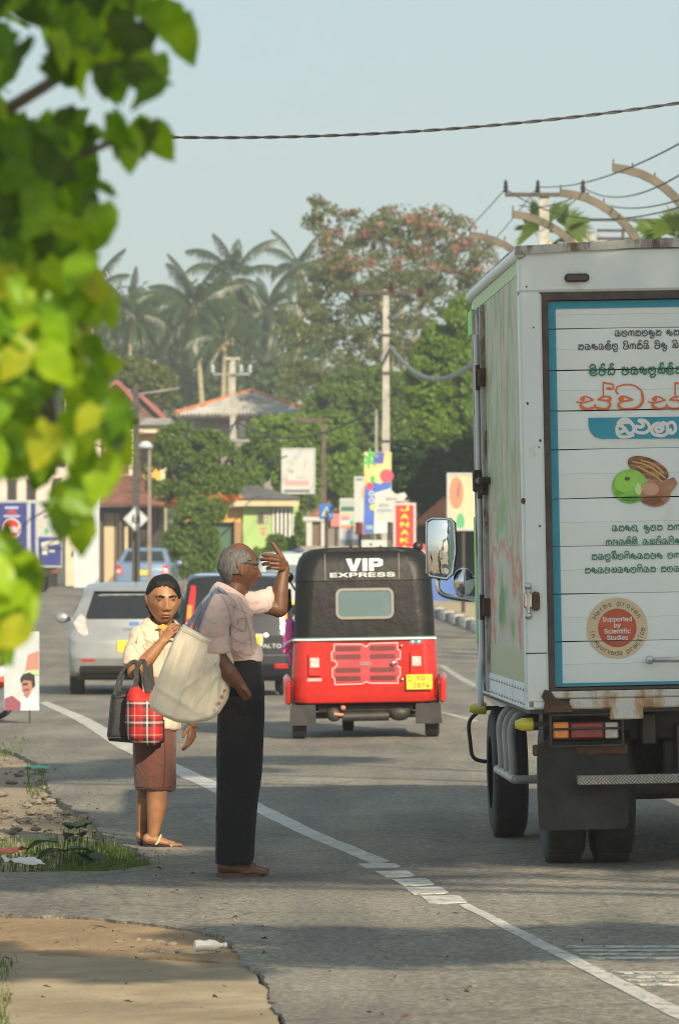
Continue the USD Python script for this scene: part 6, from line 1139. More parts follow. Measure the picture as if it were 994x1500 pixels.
# light green shop
Q = At(172.); g1 = float(gz(0, 172)); S3 = thing('green_shop', 'light green shop with grey roof, dark green bay and white barred window', 'shop')
LG = mat('wall_green', (.28, .42, .14), .8, (.33, .47, .18), 1.2, grime=(.30, .42, .18), gscale=1.); DG = mat('wall_dark_green', (.03, .085, .05), .7, (.045, .11, .065), 1.5); ORC = mat('beam_orange', (.50, .27, .045), .7, (.56, .33, .08), 1.5)
obj('wall', Q.box(356, 398, 741, 880, .0, 5), LG, S3); obj('wall', Q.box(398.2, 436, 741, 880, .05, 5), LG, S3, label='light green wall around the barred window'); obj('dark_bay', Q.box(300, 342, 752, 880, .5, 4), DG, S3)
obj('roof', tiled(Q.p(270, 734, -.6), Q.p(440, 734, -.6), Q.p(290, 713, 3.5), Q.p(372, 713, 3.5), 30, 3, .03), mat('roof_grey', (.15, .145, .14), .85, (.22, .21, .20), 2), S3); obj('fascia', Q.box(345, 438, 733.5, 741.5, -.58, -.45), mat('fascia_tan', (.50, .38, .22), .8, (.56, .44, .27), 2), S3)
obj('beam', Q.box(268, 364, 742, 765, .2, .5), ORC, S3); obj('column', Q.box(343, 354, 765.5, 880, .15, .45), mat('column_brown', (.26, .14, .06), .8, (.32, .18, .09), 2), S3)
wf = obj('window_frame', Q.box(399, 430, 742, 797, -.08, .03), paint((.52, .54, .50), .6), S3); obj('opening', Q.box(402, 427.5, 745, 793, -.09, -.07), DARKIN, wf)
for k in range(4): obj('window_bar', Q.box(405+k*6, 408+k*6, 745, 793, -.13, -.10), paint((.55, .57, .54), .6), wf)
obj('emblem', Q.box(376, 394, 750, 768, -.03, -.005, .01), paint((.30, .27, .20)), S3); obj('emblem_print', Q.box(378, 386, 752, 767, -.04, -.02, .01), paint((.05, .06, .04)), S3); obj('red_mark', face_y(unary_union([sbox(Q.x(380), Q.z(775), Q.x(391), Q.z(772)), sbox(Q.x(384), Q.z(786), Q.x(387), Q.z(772)), sbox(Q.x(381), Q.z(782), Q.x(390), Q.z(780))]), Q.Y-.02, Q.Y+.01), paint((.50, .16, .14)), S3)
# white gateway, low roof behind it
V_ = At(160.); GW = thing('white_gateway', 'white gateway of posts and lintel right of the green shop', 'gateway')
for px in (452.5, 474): obj('gate_post', V_.box(px-4.5, px+4.5, 762, 880, 0, .4, .02), paint((.40, .40, .37), .8), GW)
obj('lintel', V_.box(443, 481, 757, 764, -.05, .45, .02), paint((.40, .40, .37), .8), GW); obj('gate_panel', V_.box(458, 469, 768, 870, .15, .2), mat('gate_wood', (.13, .09, .06), .8), GW)
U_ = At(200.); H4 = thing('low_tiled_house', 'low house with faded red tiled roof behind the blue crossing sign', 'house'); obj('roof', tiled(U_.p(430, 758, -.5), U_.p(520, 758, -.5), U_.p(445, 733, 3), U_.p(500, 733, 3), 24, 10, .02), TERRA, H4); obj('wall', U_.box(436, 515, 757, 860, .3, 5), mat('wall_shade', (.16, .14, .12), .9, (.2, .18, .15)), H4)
# terracotta-roofed hut at right
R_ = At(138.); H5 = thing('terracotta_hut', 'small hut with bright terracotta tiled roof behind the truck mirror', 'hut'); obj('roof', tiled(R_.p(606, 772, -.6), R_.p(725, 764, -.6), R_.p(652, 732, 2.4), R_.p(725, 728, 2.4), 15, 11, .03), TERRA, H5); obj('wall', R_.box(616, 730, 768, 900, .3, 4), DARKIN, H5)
obj('post', cat([R_.box(px-2, px+2, 768, 905, -.4, -.2) for px in (614, 640)]), '/World/Looks/post_brown', H5)
# long low wall and shops closing the road's far side
Z_ = At(150.); tag(obj('roadside_wall', Z_.box(440, 760, 800, 880, 0, .3), mat('wall_dusty', (.22, .20, .17), .9, (.30, .27, .23), 1)), 'dusty low wall along the far side of the road', 'wall')
T_ = At(118.); tag(obj('blue_hoarding', T_.box(626, 668, 843, 880, 0, .15), mat('hoarding_blue', (.04, .10, .33), .6, (.055, .13, .38), 2)), 'plain blue hoarding panel under the truck mirror', 'hoarding')
# footpath and kerb at right
fp = Polygon([tuple(G(626, 893)[:2]), tuple(G(640, 904)[:2]), tuple(G(720, 926)[:2]), (14, 60), (30, 60), (30, 150), (2.0, 150)]); tag(obj('footpath', sheet(fp, .14, .3, 3.), mat('footpath_sand', (.34, .27, .17), .9, (.42, .34, .23), 1.2, pos=True)), 'sandy raised footpath at the far right', 'pavement', kind='structure')
ORD = 'first second third fourth fifth sixth seventh eighth ninth tenth eleventh'.split(); ka, kb = G(632, 899), G(716, 929); n_k = 11
for k in range(n_k):
    p0 = ka+(kb-ka)*k/n_k; p1 = ka+(kb-ka)*(k+.86)/n_k; d = p1-p0; L_ = np.linalg.norm(d[:2]); m = moved(bx(0, L_, -.14, .14, -.1, .20, .05), (p0[0], p0[1]-.05, float(gz(p0[0], p0[1]))), rz=math.degrees(math.atan2(d[1], d[0])))
    tag(obj('kerb_stone', m, paint((.38, .38, .36), .85) if k % 2 else paint((.13, .13, .13), .85)), ORD[k]+' kerb stone from the three-wheeler along the right edge, '+('pale' if k % 2 else 'dark'), 'kerb stone', 'painted kerb stones at right')
# unfinished building top right: stub columns and rails
X_ = At(122.); UB = thing('unfinished_building', 'unfinished building with stub concrete columns and rails above the truck roof', 'building'); obj('frame_body', X_.box(842, 1120, 366, 820, 2, 12), mat('raw_concrete', (.22, .21, .19), .9, (.30, .29, .27), .8), UB)
for px, y0, w in ((836, 312, 9), (849, 315, 8), (861, 322, 8), (874, 329, 8), (888, 330, 7), (900, 337, 6)): obj('stub_column', X_.box(px-w/2, px+w/2, y0, 400, .02*px-15, .02*px-14.7), CONCRETE, UB)
for k, (y, x0) in enumerate(((313, 838), (329, 880), (341, 880), (346, 895))): obj('rail', cyl(X_.p(x0, y, 2), X_.p(1100, y+1, 2), .035), DARK_METAL, UB)
for px in (920, 975, 1040): obj('rail_post', cyl(X_.p(px, 311, 2), X_.p(px-3, 366, 2), .035), DARK_METAL, UB)
# curved concrete beams
for k, (px, py, pts) in enumerate([(897, 245, [(897, 245), (925, 250), (958, 264), (985, 285), (1010, 320), (1022, 365)]), (820, 282, [(820, 282), (850, 287), (883, 302), (912, 325), (935, 356), (948, 400)]), (750, 313, [(750, 313), (776, 318), (806, 331), (832, 350), (850, 375), (862, 420)]), (688, 344, [(688, 344), (712, 348), (738, 358), (760, 374), (778, 400), (788, 440)])]):
    b = At(F*6./(HOR-py)); P = spline([b.p(x, y) for x, y in pts]+[(b.x(pts[-1][0]+4), b.Y, 2.5), (b.x(pts[-1][0]+4), b.Y, 0.)], 40)
    m = strip(P, (0, -1, 0), np.linspace(.12, .17, 40), .10)
    t_ = thing('curved_beam', 'weathered curved concrete beam, %s from the left of the row above the truck' % ('fourth', 'third', 'second', 'first')[k], 'concrete beam'); obj('beam', m, mat('beam_concrete', (.085, .075, .055), .9, (.14, .125, .095), 3, grime=(.14, .12, .09), gscale=1.5) if k == 0 else '/World/Looks/beam_concrete', t_)
    obj('bar_end', cat([cyl(b.p(pts[j][0], pts[j][1]+4), b.p(pts[j][0]+1, pts[j][1]-12), .013, n=6) for j in (0, 1, 2)]), RUST, t_)

# ================================================================ POLES, WIRES, SIGNS
def insul(p, r=.085, h=.22): return lathe([(0, 0), (r*.5, 0), (r, h*.15), (r*.55, h*.3), (r, h*.45), (r*.5, h*.6), (r*.8, h*.75), (r*.3, h), (0, h)], 'z', 12).apply_translation(p) 
def pole(Y, px, ytop, w0, w1, name, label, m=CONCRETE, cat_='utility pole'):
    a = At(Y); t = thing(name, label, cat_, (a.x(px), Y, float(gz(a.x(px), Y)))); h = a.z(ytop)-float(gz(a.x(px), Y)); obj('post', stack([(z, np.array([(-w, -w), (w, -w), (w, w), (-w, w)])*.5) for z, w in ((-.3, w1), (h, w0))]), m, t); return t, a, h
t, a, h = pole(130., 565, 424, .15, .26, 'utility_pole', 'grey concrete power pole with a crossarm above the vertical banner')
obj('crossarm', bx(a.x(520)-a.x(565), a.x(618)-a.x(565), -.14, -.06, h-.12, h-.03), DARK_METAL, t); INS = mat('insulator_brown', (.05, .022, .016), .35, (.07, .03, .02), 6)
for px, dz in ((521, -.22), (573, -.08), (616, -.2)): obj('insulator', insul((a.x(px)-a.x(565), -.1, h+dz), .11, .30), INS, t)
obj('brace', cyl((.05, -.1, h-.75), (.55, -.1, h-.12), .025), DARK_METAL, t); obj('band', cat([bx(-.13, .13, -.13, .13, h-z_-.03, h-z_+.03) for z_ in (1.2, 2.2, 4.)]), DARK_METAL, t)
t, a, h = pole(128., 551, 600, .07, .10, 'thin_post', 'thin grey post leaning beside the concrete power pole', GREYC, 'post')
t, a, h = pole(178., 341, 527, .18, .27, 'utility_pole', 'concrete power pole with transformer in front of the corrugated roof')
obj('cap', bx(-.26, .26, -.12, .12, h, h+.09), CONCRETE, t); obj('crossarm', bx(-.72, .62, -.2, -.14, h-.56, h-.49), GREYC, t)
for x_ in (-.72, .30, .62): obj('insulator', insul((x_, -.16, h-.48), .09, .30), paint((.36, .40, .42), .4), t)
tf = obj('transformer', bx(.16, .48, -.2, .25, h-2.85, h-2.2, .05), mat('transformer_grey', (.03, .04, .04), .6, (.06, .07, .07), 4), t, 40); obj('bushing', cat([insul((.22+.1*k, 0, h-2.2), .05, .22) for k in range(3)]), INS, tf); obj('platform', bx(-.15, .6, -.25, .3, h-2.98, h-2.87), GREYC, t)
t, a, h = pole(142., 199, 566, .16, .24, 'steel_pole', 'dark steel lattice pole left of the flowering shrub', DARK_METAL); obj('arm', cyl((-.1, 0, h-.25), (1.25, 0, h-.05), .03), GREYC, t); obj('step_bolt', cat([cyl((-.25, 0, h-.6-.35*k), (.25, 0, h-.6-.35*k), .012, n=6) for k in range(9)]), DARK_METAL, t)
t, a, h = pole(140., 219, 655, .09, .12, 'lamp_post', 'slim grey lamp post right of the steel lattice pole', mat('post_weathered', (.15, .12, .11), .8, (.22, .18, .16), 4), 'lamp post'); obj('lamp_head', lathe([(0, 0), (.2, .0), (.22, .05), (.12, .18), (0, .2)], 'z', 16).apply_translation([-.12, 0, h-.02]), paint((.36, .44, .46), .4), t, 40)
t, a, h = pole(162., 474, 618, .13, .2, 'wooden_pole', 'dark timber pole among the bright green trees', mat('timber_dark', (.07, .05, .045), .9, (.11, .085, .07), 5)); obj('crossarm', bx(-1., .2, -.1, 0, h+.0, h+.12), '/World/Looks/timber_dark', t)
t, a, h = pole(97., 796.5, 281, .19, .27, 'utility_pole', 'concrete power pole with crossarm rising behind the truck roof'); obj('crossarm', bx(a.x(739)-a.x(796.5), a.x(862)-a.x(796.5), -.16, -.08, h-.10, h-.02), DARK_METAL, t)
for px in (740, 787, 853): obj('insulator', insul((a.x(px)-a.x(796.5), -.12, h-.02), .055, .25), BLACK, t)
def wire(name, label, p, q, sag, r, m=WIRE, n=40, group=None):
    p, q = np.asarray(p, float), np.asarray(q, float); s = np.linspace(0, 1, n)[:, None]; P = p+(q-p)*s-np.array([0, 0, 1.])*(sag*4*s*(1-s)); tag(obj(name, tube(P, r, 6), m), label, 'cable', group); return P
# the twisted cable over the road
p, q = W(-60, 185, 33.), W(1060, 140, 33.); s = np.linspace(-.9, 1.9, 1100)[:, None]; P = p+(q-p)*s-np.array([0, 0, 1.])*(.16*4*s*(1-s)); th = s[:, 0]*2*math.pi*19; off = np.c_[np.zeros(1100), np.cos(th), np.sin(th)]*.0052
cb = thing('overhead_cable', 'black twisted cable crossing the whole sky', 'cable'); obj('strand', tube(P+off, .0068, 6), WIRE, cb); obj('strand', tube(P-off, .0068, 6), WIRE, cb)
for k, (a0, a1, sg) in enumerate([((600, 392, 190), (740, 276, 97), .3), ((640, 420, 190), (787, 274, 97), .3), ((740, 276, 97), (1030, 292, 60), .4), ((787, 273, 97), (1030, 190, 55), .2), ((853, 274, 97), (1030, 232, 55), .3), ((760, 300, 97), (846, 286, 80), .1), ((797, 330, 96.7), (853, 280, 97), .05), ((853, 285, 97), (1010, 287, 60), .2)]):
    wire('power_line', 'thin power line '+('from the left insulator sloping down left', 'from the middle insulator sloping down left', 'running level from the left insulator to the right', 'from the middle insulator steeply up right', 'from the right insulator up right', 'short jumper from pole to curved beam', 'short brace line under the right insulator', 'lowest, running right past the curved beam')[k], W(*a0), W(*a1), sg, .011, group='thin power lines above the truck')
for k, (a0, a1, sg, r) in enumerate([((345, 616, 178), (548, 598, 130), .7, .03), ((345, 620, 178), (160, 640, 150), .5, .03), ((150, 650, 150), (420, 668, 170), .6, .025), ((100, 642, 150), (340, 645, 178), .4, .03), ((521, 430, 130), (341, 548, 178), .4, .008), ((616, 430, 130), (366, 548, 178), .4, .008)]):
    wire('street_cable', ('thick dark cable from the transformer pole to the banner pole', 'thick dark cable from the transformer pole to far left', 'lower dark cable crossing the flowering shrub', 'dark cable running left below the transformer', 'thin line between the left insulators of two concrete poles', 'thin line between the right insulators of two concrete poles')[k], W(*a0), W(*a1), sg, r, group='street cables between the left poles')
wire('thick_cable', 'thick grey cable sagging from the concrete pole towards the truck', W(573, 508, 129.8), W(720, 505, 95.), .75, .05, paint((.16, .17, .18), .5))
# signs
def board(Y, x0, x1, y0, y1, name, label, m, cat_='sign', post=True, th=.06, frame=None, base=None):
    a = At(Y); xm = (a.x(x0)+a.x(x1))/2; g = float(gz(xm, Y)) if base is None else base; t = thing(name, label, cat_, (xm, Y, g)); hw = (a.x(x1)-a.x(x0))/2; z0, z1 = a.z(y1)-g, a.z(y0)-g
    obj('panel', bx(-hw, hw, -th/2, th/2, z0, z1, .01), m, t)
    if frame: obj('frame', face_y(sbox(-hw-.04, z0-.04, hw+.04, z1+.04).difference(sbox(-hw+.02, z0+.02, hw-.02, z1-.02)), -th/2-.02, th/2+.02), frame, t)
    if post: obj('post', cat([cyl((x_, .06, -.2), (x_, .06, z1-.1), .045) for x_ in ((-hw*.7, hw*.7) if hw > .45 else (0,))]), DARK_METAL, t)
    return t, (lambda px: a.x(px)-xm), (lambda py: a.z(py)-g), -th/2
def flat(t, g, y, m, nm='print', k=1): obj(nm, face_y(g, y-.006*k, y-.002), m, t)
SW = paint((.38, .40, .39), .6); FRG = paint((.34, .36, .37), .5)
t, u, v, y = board(174., 413.5, 460, 658, 722, 'white_billboard', 'white billboard with faded red lettering above the green shop roof', SW, 'billboard', frame=FRG, base=float(At(174.).z(731)))
flat(t, unary_union([sbox(u(417), v(711), u(452), v(704)), sbox(u(417), v(704), u(422), v(700))]), y, paint((.46, .24, .25), .7), 'lettering_band'); flat(t, sbox(u(416), v(721), u(453), v(717.5)), y, paint((.05, .06, .10))); flat(t, sbox(u(424), v(669), u(448), v(666.5)), y, paint((.36, .40, .48)))
flat(t, unary_union([Polygon([(u(422), v(687)), (u(427), v(690)), (u(431), v(688)), (u(427), v(694))])]), y, paint((.26, .16, .18)), 'picture'); flat(t, unary_union([Point(u(447), v(677)).buffer(.07), sbox(u(445), v(687), u(448), v(679)), sbox(u(433), v(701), u(450), v(698.5)), sbox(u(419), v(678), u(428), v(674))]), y, paint((.36, .34, .34)), 'picture')
t, u, v, y = board(122., 467.5, 488, 738, 760.5, 'crossing_sign', 'blue square pedestrian crossing sign with white triangle', paint((.015, .12, .36), .4)); tri = Polygon([(u(478), v(741.5)), (u(485.5), v(756)), (u(470.5), v(756))]); flat(t, tri, y, SW, 'triangle')
flat(t, unary_union([Point(u(478), v(747)).buffer(.022), LineString([(u(478), v(748)), (u(477.6), v(751.5)), (u(475.6), v(755))]).buffer(.014), LineString([(u(477.6), v(751.5)), (u(480.5), v(755))]).buffer(.014), LineString([(u(476), v(750.5)), (u(478), v(749)), (u(480.3), v(751))]).buffer(.011)]), y, BLACK, 'walker', 1.6)
t, u, v, y = board(138., 497, 530, 730, 800, 'shop_board', 'tall shop board of coloured product stripes beside the white panel', paint((.42, .45, .45)), 'sign')
for y0, y1, x0, x1, c in ((732, 741, 497.5, 529, (.30, .33, .34)), (742, 749, 499, 526, (.02, .12, .08)), (750, 755, 499, 526, (.46, .36, .24)), (756, 762, 499, 512, (.45, .16, .20)), (756, 762, 513, 526, (.28, .40, .42)), (763, 768, 512, 526, (.04, .30, .12)), (763, 768, 499, 511, (.5, .5, .5)), (769, 775, 499, 511, (.50, .20, .10)), (769, 775, 513, 529, (.48, .12, .08)), (776, 781, 499, 526, (.30, .36, .46)), (783, 789, 499, 527, (.36, .40, .55)), (790, 799, 498, 527, (.14, .16, .18))): flat(t, sbox(u(x0), v(y1), u(x1), v(y0)), y, paint(c), 'print_band')
t, u, v, y = board(134., 518, 536, 698, 780, 'advert_board', 'narrow white vertical advertising panel with small blue heading', SW, 'sign'); flat(t, sbox(u(521), v(703.5), u(531), v(701)), y, paint((.05, .10, .32))); flat(t, unary_union([Point(u(533), v(718+k*4)).buffer(.07) for k in range(3)]), y, paint((.50, .28, .20)))
# tall drink banner
t, u, v, y = board(126., 533, 573, 662, 782, 'drinks_banner', 'tall vertical banner with watermelon and palm leaf on yellow and blue', mat('banner_yellow', (.50, .38, .14), .6, (.58, .48, .24), 2.5), 'banner')
def P(*pts): return Polygon([(u(a), v(b)) for a, b in pts])
flat(t, P((546, 662.5), (563, 662.5), (561, 679), (546, 679)), y, paint((.06, .07, .30)), 'print'); flat(t, P((548, 706), (556, 709), (573, 700), (572, 715), (549, 722), (547, 781), (531.5, 781), (534, 712)), y, mat('banner_blue', (.03, .09, .40), .6, (.05, .12, .46), 3), 'print', 1.3); flat(t, P((548, 716), (573, 712), (573, 781), (548, 781)), y, paint((.46, .47, .50)), 'print', 1.2)
LEAFG = paint((.04, .32, .06)); flat(t, unary_union([affinity.rotate(affinity.scale(Point(u(540+dx), v(674+dy)).buffer(1), .15, .035), r_) for dx, dy, r_ in ((-3, -4, -40), (3, -5, 40), (-3, 3, 30), (4, 3, -35), (0, 5, 80), (1, -9, 85), (6, -8, -20))]), y, LEAFG, 'leaf_print', 1.5)
flat(t, unary_union([Point(u(566), v(697)).buffer(.17).intersection(P((552, 690), (580, 680), (580, 702), (553, 712)))]), y, paint((.52, .05, .09)), 'fruit_print', 1.6); flat(t, affinity.scale(Point(u(541), v(712)).buffer(.09), 1, 1), y, paint((.56, .03, .06)), 'fruit_print', 1.7); flat(t, affinity.scale(Point(u(545.5), v(702)).buffer(.10), .6, 1), y, LEAFG, 'fruit_print', 1.7)
flat(t, unary_union([Point(u(544), v(723)).buffer(.075).difference(Point(u(544), v(723)).buffer(.035)), Point(u(544), v(733)).buffer(.075).difference(Point(u(544), v(733)).buffer(.035)), sbox(u(536), v(775), u(546), v(770))]), y, SW, 'lettering', 1.9); flat(t, Point(u(546), v(743)).buffer(.08), y, paint((.48, .46, .06)), 'print', 2); flat(t, sbox(u(536), v(774), u(546), v(771)), y, paint((.10, .32, .20)), 'print', 2.2)
# white milk and pastry sign
a = At(120.); t = thing('bakery_sign', 'white shaped shop sign with MILK and PASTRY lettering', 'sign', (a.x(570), 120., float(gz(1, 120)))); g0_ = float(gz(1, 120)); uu = lambda px: a.x(px)-a.x(570); vv = lambda py: a.z(py)-g0_
sg = Polygon([(uu(x), vv(y_)) for x, y_ in [(549, 765), (549, 735), (551, 725), (560, 721), (572, 717), (580, 724), (592, 721), (596, 727), (590, 734), (578, 735), (578, 765)]]); obj('panel', face_y(sg, -.05, .05), SW, t); obj('post', cyl((0, .08, -.2), (0, .08, vv(740)), .05), DARK_METAL, t)
INKG = paint((.16, .20, .22)); obj('print', face_y(unary_union([sbox(uu(565), vv(733), uu(568), vv(729)), sbox(uu(569), vv(732.5), uu(574), vv(729.5)), sbox(uu(575), vv(732), uu(581), vv(729.8))]), -.056, -.052), INKG, t); obj('lettering', cat([put(text(s, h_, .004, True, w=w_), uu(x), -.053, vv(y_)) for s, h_, w_, x, y_ in (('MILK', .075, .24, 562, 740), ('PASTRY', .075, .36, 563.5, 748)  )]), INKG, t)
# red JANAKA sign
t, u, v, y = board(116., 578, 606.5, 739, 803, 'red_vertical_sign', 'red vertical sign lettered JANAKA in yellow', mat('sign_red', (.42, .015, .012), .5, (.50, .025, .018), 2), 'sign', frame=paint((.40, .34, .34)))
obj('lettering', cat([put(text(ch, .105, .004, True, w=.20), u(592.3), y-.004, v(745+k*11.6)) for k, ch in enumerate('JANAKA')]), paint((.56, .54, .02), .5), t); obj('letter_shadow', cat([put(text(ch, .105, .002, True, w=.20), u(593), y-.0015, v(745.6+k*11.6)) for k, ch in enumerate('JANAKA')]), paint((.12, .03, .02)), t, stuff=True)
t, u, v, y = board(112., 529, 571, 791, 806, 'white_box_sign', 'low white sign box just above the three-wheeler roof', SW, 'sign', th=.2); flat(t, unary_union([sbox(u(541), v(799), u(545), v(796)), sbox(u(555), v(802), u(559), v(799))]), y, BLACK); obj('stay', cyl((u(569), -.12, v(806)), (u(569), -.12, v(789)), .02), DARK_METAL, t)
t, u, v, y = board(118., 656.5, 700, 695, 775, 'figure_poster', 'pale poster with an orange oval figure beside the truck cab', mat('poster_paper', (.46, .38, .26), .7, (.54, .45, .30), 4), 'poster', frame=FRG); flat(t, affinity.scale(Point(u(668), v(722)).buffer(1), .17, .38), y, paint((.50, .17, .09)), 'oval_print'); flat(t, affinity.rotate(affinity.scale(Point(u(671), v(719)).buffer(1), .035, .2), -8), y, paint((.20, .10, .12)), 'figure_print', 1.5); flat(t, affinity.scale(Point(u(674), v(764)).buffer(1), .10, .20), y, paint((.06, .30, .14)), 'green_print', 1.4)
t, u, v, y = board(114., 610, 628, 797, 835, 'red_round_sign', 'small red sign with pale mark beside the truck mirror', paint((.42, .05, .05)), 'sign'); flat(t, Point(u(620), v(812)).buffer(.09), y, paint((.5, .3, .28)))
t, u, v, y = board(150., 484, 500, 752, 772, 'advert_board', 'small faded red panel left of the striped shop board', paint((.42, .14, .13)), 'sign'); t, u, v, y = board(132., 520, 535, 765, 783, 'advert_board', 'small orange-red panel below the white vertical panel', paint((.48, .12, .06)), 'sign')
# diamond pedestrian sign
a = At(141.); t = thing('diamond_sign', 'grey-white diamond warning sign with two walking figures', 'sign', (a.x(199), 141., float(gz(-6, 141)))); zc = a.z(760)-float(gz(-6, 141)); r = 17.2/a.S
obj('panel', face_y(Polygon([(0, zc-r), (r, zc), (0, zc+r), (-r, zc)]).buffer(.02), -.03, -.01), paint((.46, .49, .51), .5), t); obj('border', face_y(Polygon([(0, zc-r), (r, zc), (0, zc+r), (-r, zc)]).difference(Polygon([(0, zc-r*.9), (r*.9, zc), (0, zc+r*.9), (-r*.9, zc)])), -.034, -.029), GREYC, t); obj('post', cyl((0, .02, -.2), (0, .02, zc+.1), .035), DARK_METAL, t)
for dx in (-.075, .075): obj('walker', face_y(unary_union([Point(dx, zc+.10).buffer(.03), LineString([(dx, zc+.06), (dx-.005, zc-.03), (dx-.045, zc-.12)]).buffer(.021), LineString([(dx-.005, zc-.03), (dx+.045, zc-.11)]).buffer(.021), LineString([(dx-.05, zc-.01), (dx, zc+.05), (dx+.05, zc)]).buffer(.016)]), -.037, -.029), BLACK, t)
# portrait poster by the road edge
b0 = G(48, 1060); a = At(b0[1]); t = thing('portrait_poster', 'small roadside poster with a dark-haired man in white at the left edge', 'poster', b0); pu = lambda px: a.x(px)-b0[0]; pv = lambda py: a.z(py)-b0[2]
obj('panel', bx(pu(6), pu(57.5), -.01, .01, pv(1040), pv(925), .003), paint((.36, .40, .42), .5), t); obj('peg', bx(pu(42), pu(44.5), .012, .03, -.1, pv(940)), DARK_METAL, t)
def pr(pts, c, k=1, nm='portrait_print'): flat(t, Polygon([(pu(x), pv(y_)) for x, y_ in pts]).buffer(.006), -.01, paint(c), nm, k)
pr([(28, 1040), (30, 1022), (36, 1014), (47, 1014), (55, 1026), (57, 1040)], (.44, .48, .52)); pr([(33, 1000), (34, 1012), (38, 1017), (44, 1014), (49, 1006), (49, 995), (42, 990)], (.30, .13, .10), 1.5); pr([(31, 994), (34, 989), (43, 986), (50, 990), (51, 1004), (48.5, 1007), (47, 997), (35, 995), (32, 999)], (.012, .01, .012), 2); pr([(35, 1017), (40, 1022), (45, 1014)], (.30, .13, .10), 1.7)
pr([(8, 1040), (8, 1024), (18, 1020), (30, 1030), (29, 1040)], (.20, .05, .08), 1.3); pr([(38, 985), (42, 960), (56, 955), (56, 984)], (.36, .16, .12), 1.2); pr([(36, 986), (40, 983), (56, 982), (56, 988)], (.30, .44, .22), 1.6); pr([(34.5, 1002), (40, 1001), (40, 1002.5), (34.5, 1003.5)], (.03, .015, .015), 2.4); pr([(36, 1010), (42, 1009.5), (42, 1010.6), (36, 1011)], (.14, .04, .04), 2.4)

# ================================================================ TREES AND PLANTS
def leaves(P, size, seed, up=.5, elong=1.7, out=None, ol=.6):
    """one small folded leaf at every point, facing mixed ways"""
    r = np.random.default_rng(seed); n = len(P); nrm = r.normal(size=(n, 3)); nrm /= np.linalg.norm(nrm, axis=1, keepdims=True)
    if out is not None: nrm = nrm+ol*out
    nrm[:, 2] += up; nrm /= np.linalg.norm(nrm, axis=1, keepdims=True); a = np.cross(nrm, r.normal(size=(n, 3))); a /= np.linalg.norm(a, axis=1, keepdims=True)+1e-9; b = np.cross(nrm, a)
    s = (size*r.uniform(.6, 1.35, n))[:, None]; a = a*s*elong/2; b = b*s/2; d = nrm*s*.14
    v = np.stack([P-a, P+b*.9-a*.15+d, P+a, P-b*.9-a*.15+d], 1).reshape(-1, 3); i = np.arange(n)[:, None]*4
    return trimesh.Trimesh(v, np.concatenate([i+[0, 1, 2], i+[0, 2, 3]]), process=False)
def cloud(blobs, n, seed, gap=.42, gsc=1.1, shell=.45):
    r = np.random.default_rng(seed); vol = np.array([np.prod(b[1]) for b in blobs])**.8; k = r.choice(len(blobs), int(n*2.4), p=vol/vol.sum()); c = np.array([b[0] for b in blobs])[k]; rad = np.array([b[1] for b in blobs])[k]
    d = r.normal(size=(len(k), 3)); d /= np.linalg.norm(d, axis=1, keepdims=True); P = c+d*rad*(r.random((len(k), 1))**shell)*(1+.35*(meshkit.noise(d*2.3+c)[:, None]-.5))
    keep = meshkit.fbm(P*gsc*1.5, 3, seed) > gap; return P[keep][:n], d[keep][:n]
LEAFM = {}
for nm, ramp, tr in [('bright', [(0, (0.141, 0.244, 0.022)), (.5, (0.256, 0.391, 0.037)), (1, (0.459, 0.537, 0.058))], .5), ('mid', [(0, (0.106, 0.179, 0.025)), (.5, (0.195, 0.276, 0.039)), (1, (0.353, 0.407, 0.058))], .45), ('dark', [(0, (0.022, 0.058, 0.012)), (.6, (0.050, 0.110, 0.019)), (1, (0.126, 0.234, 0.035))], .35),
                     ('olive', [(0, (0.126, 0.159, 0.039)), (.5, (0.214, 0.254, 0.064)), (.8, (0.277, 0.303, 0.088)), (1, (0.353, 0.331, 0.107))], .45), ('far', [(0, (0.076, 0.124, 0.035)), (.6, (0.133, 0.187, 0.051)), (1, (0.214, 0.262, 0.078))], .4), ('yellowgreen', [(0, (0.111, 0.186, 0.023)), (.5, (0.239, 0.316, 0.047)), (1, (0.425, 0.447, 0.078))], .45), ('red', [(0, (.27, .14, .095)), (.6, (.27, .185, .11)), (1, (.24, .21, .10))], .3), ('orange', [(0, (.45, .17, .02)), (1, (.55, .28, .03))], .3)]:
    LEAFM[nm] = leafmat('leaf_'+nm, ramp, .5, tr)
BARK = mat('bark', (.09, .07, .055), .95, (.17, .14, .11), 5, bump=.01, stretch=(1, 1, .3)); BARKP = mat('bark_pale', (.22, .19, .15), .9, (.32, .28, .22), 4, bump=.006)
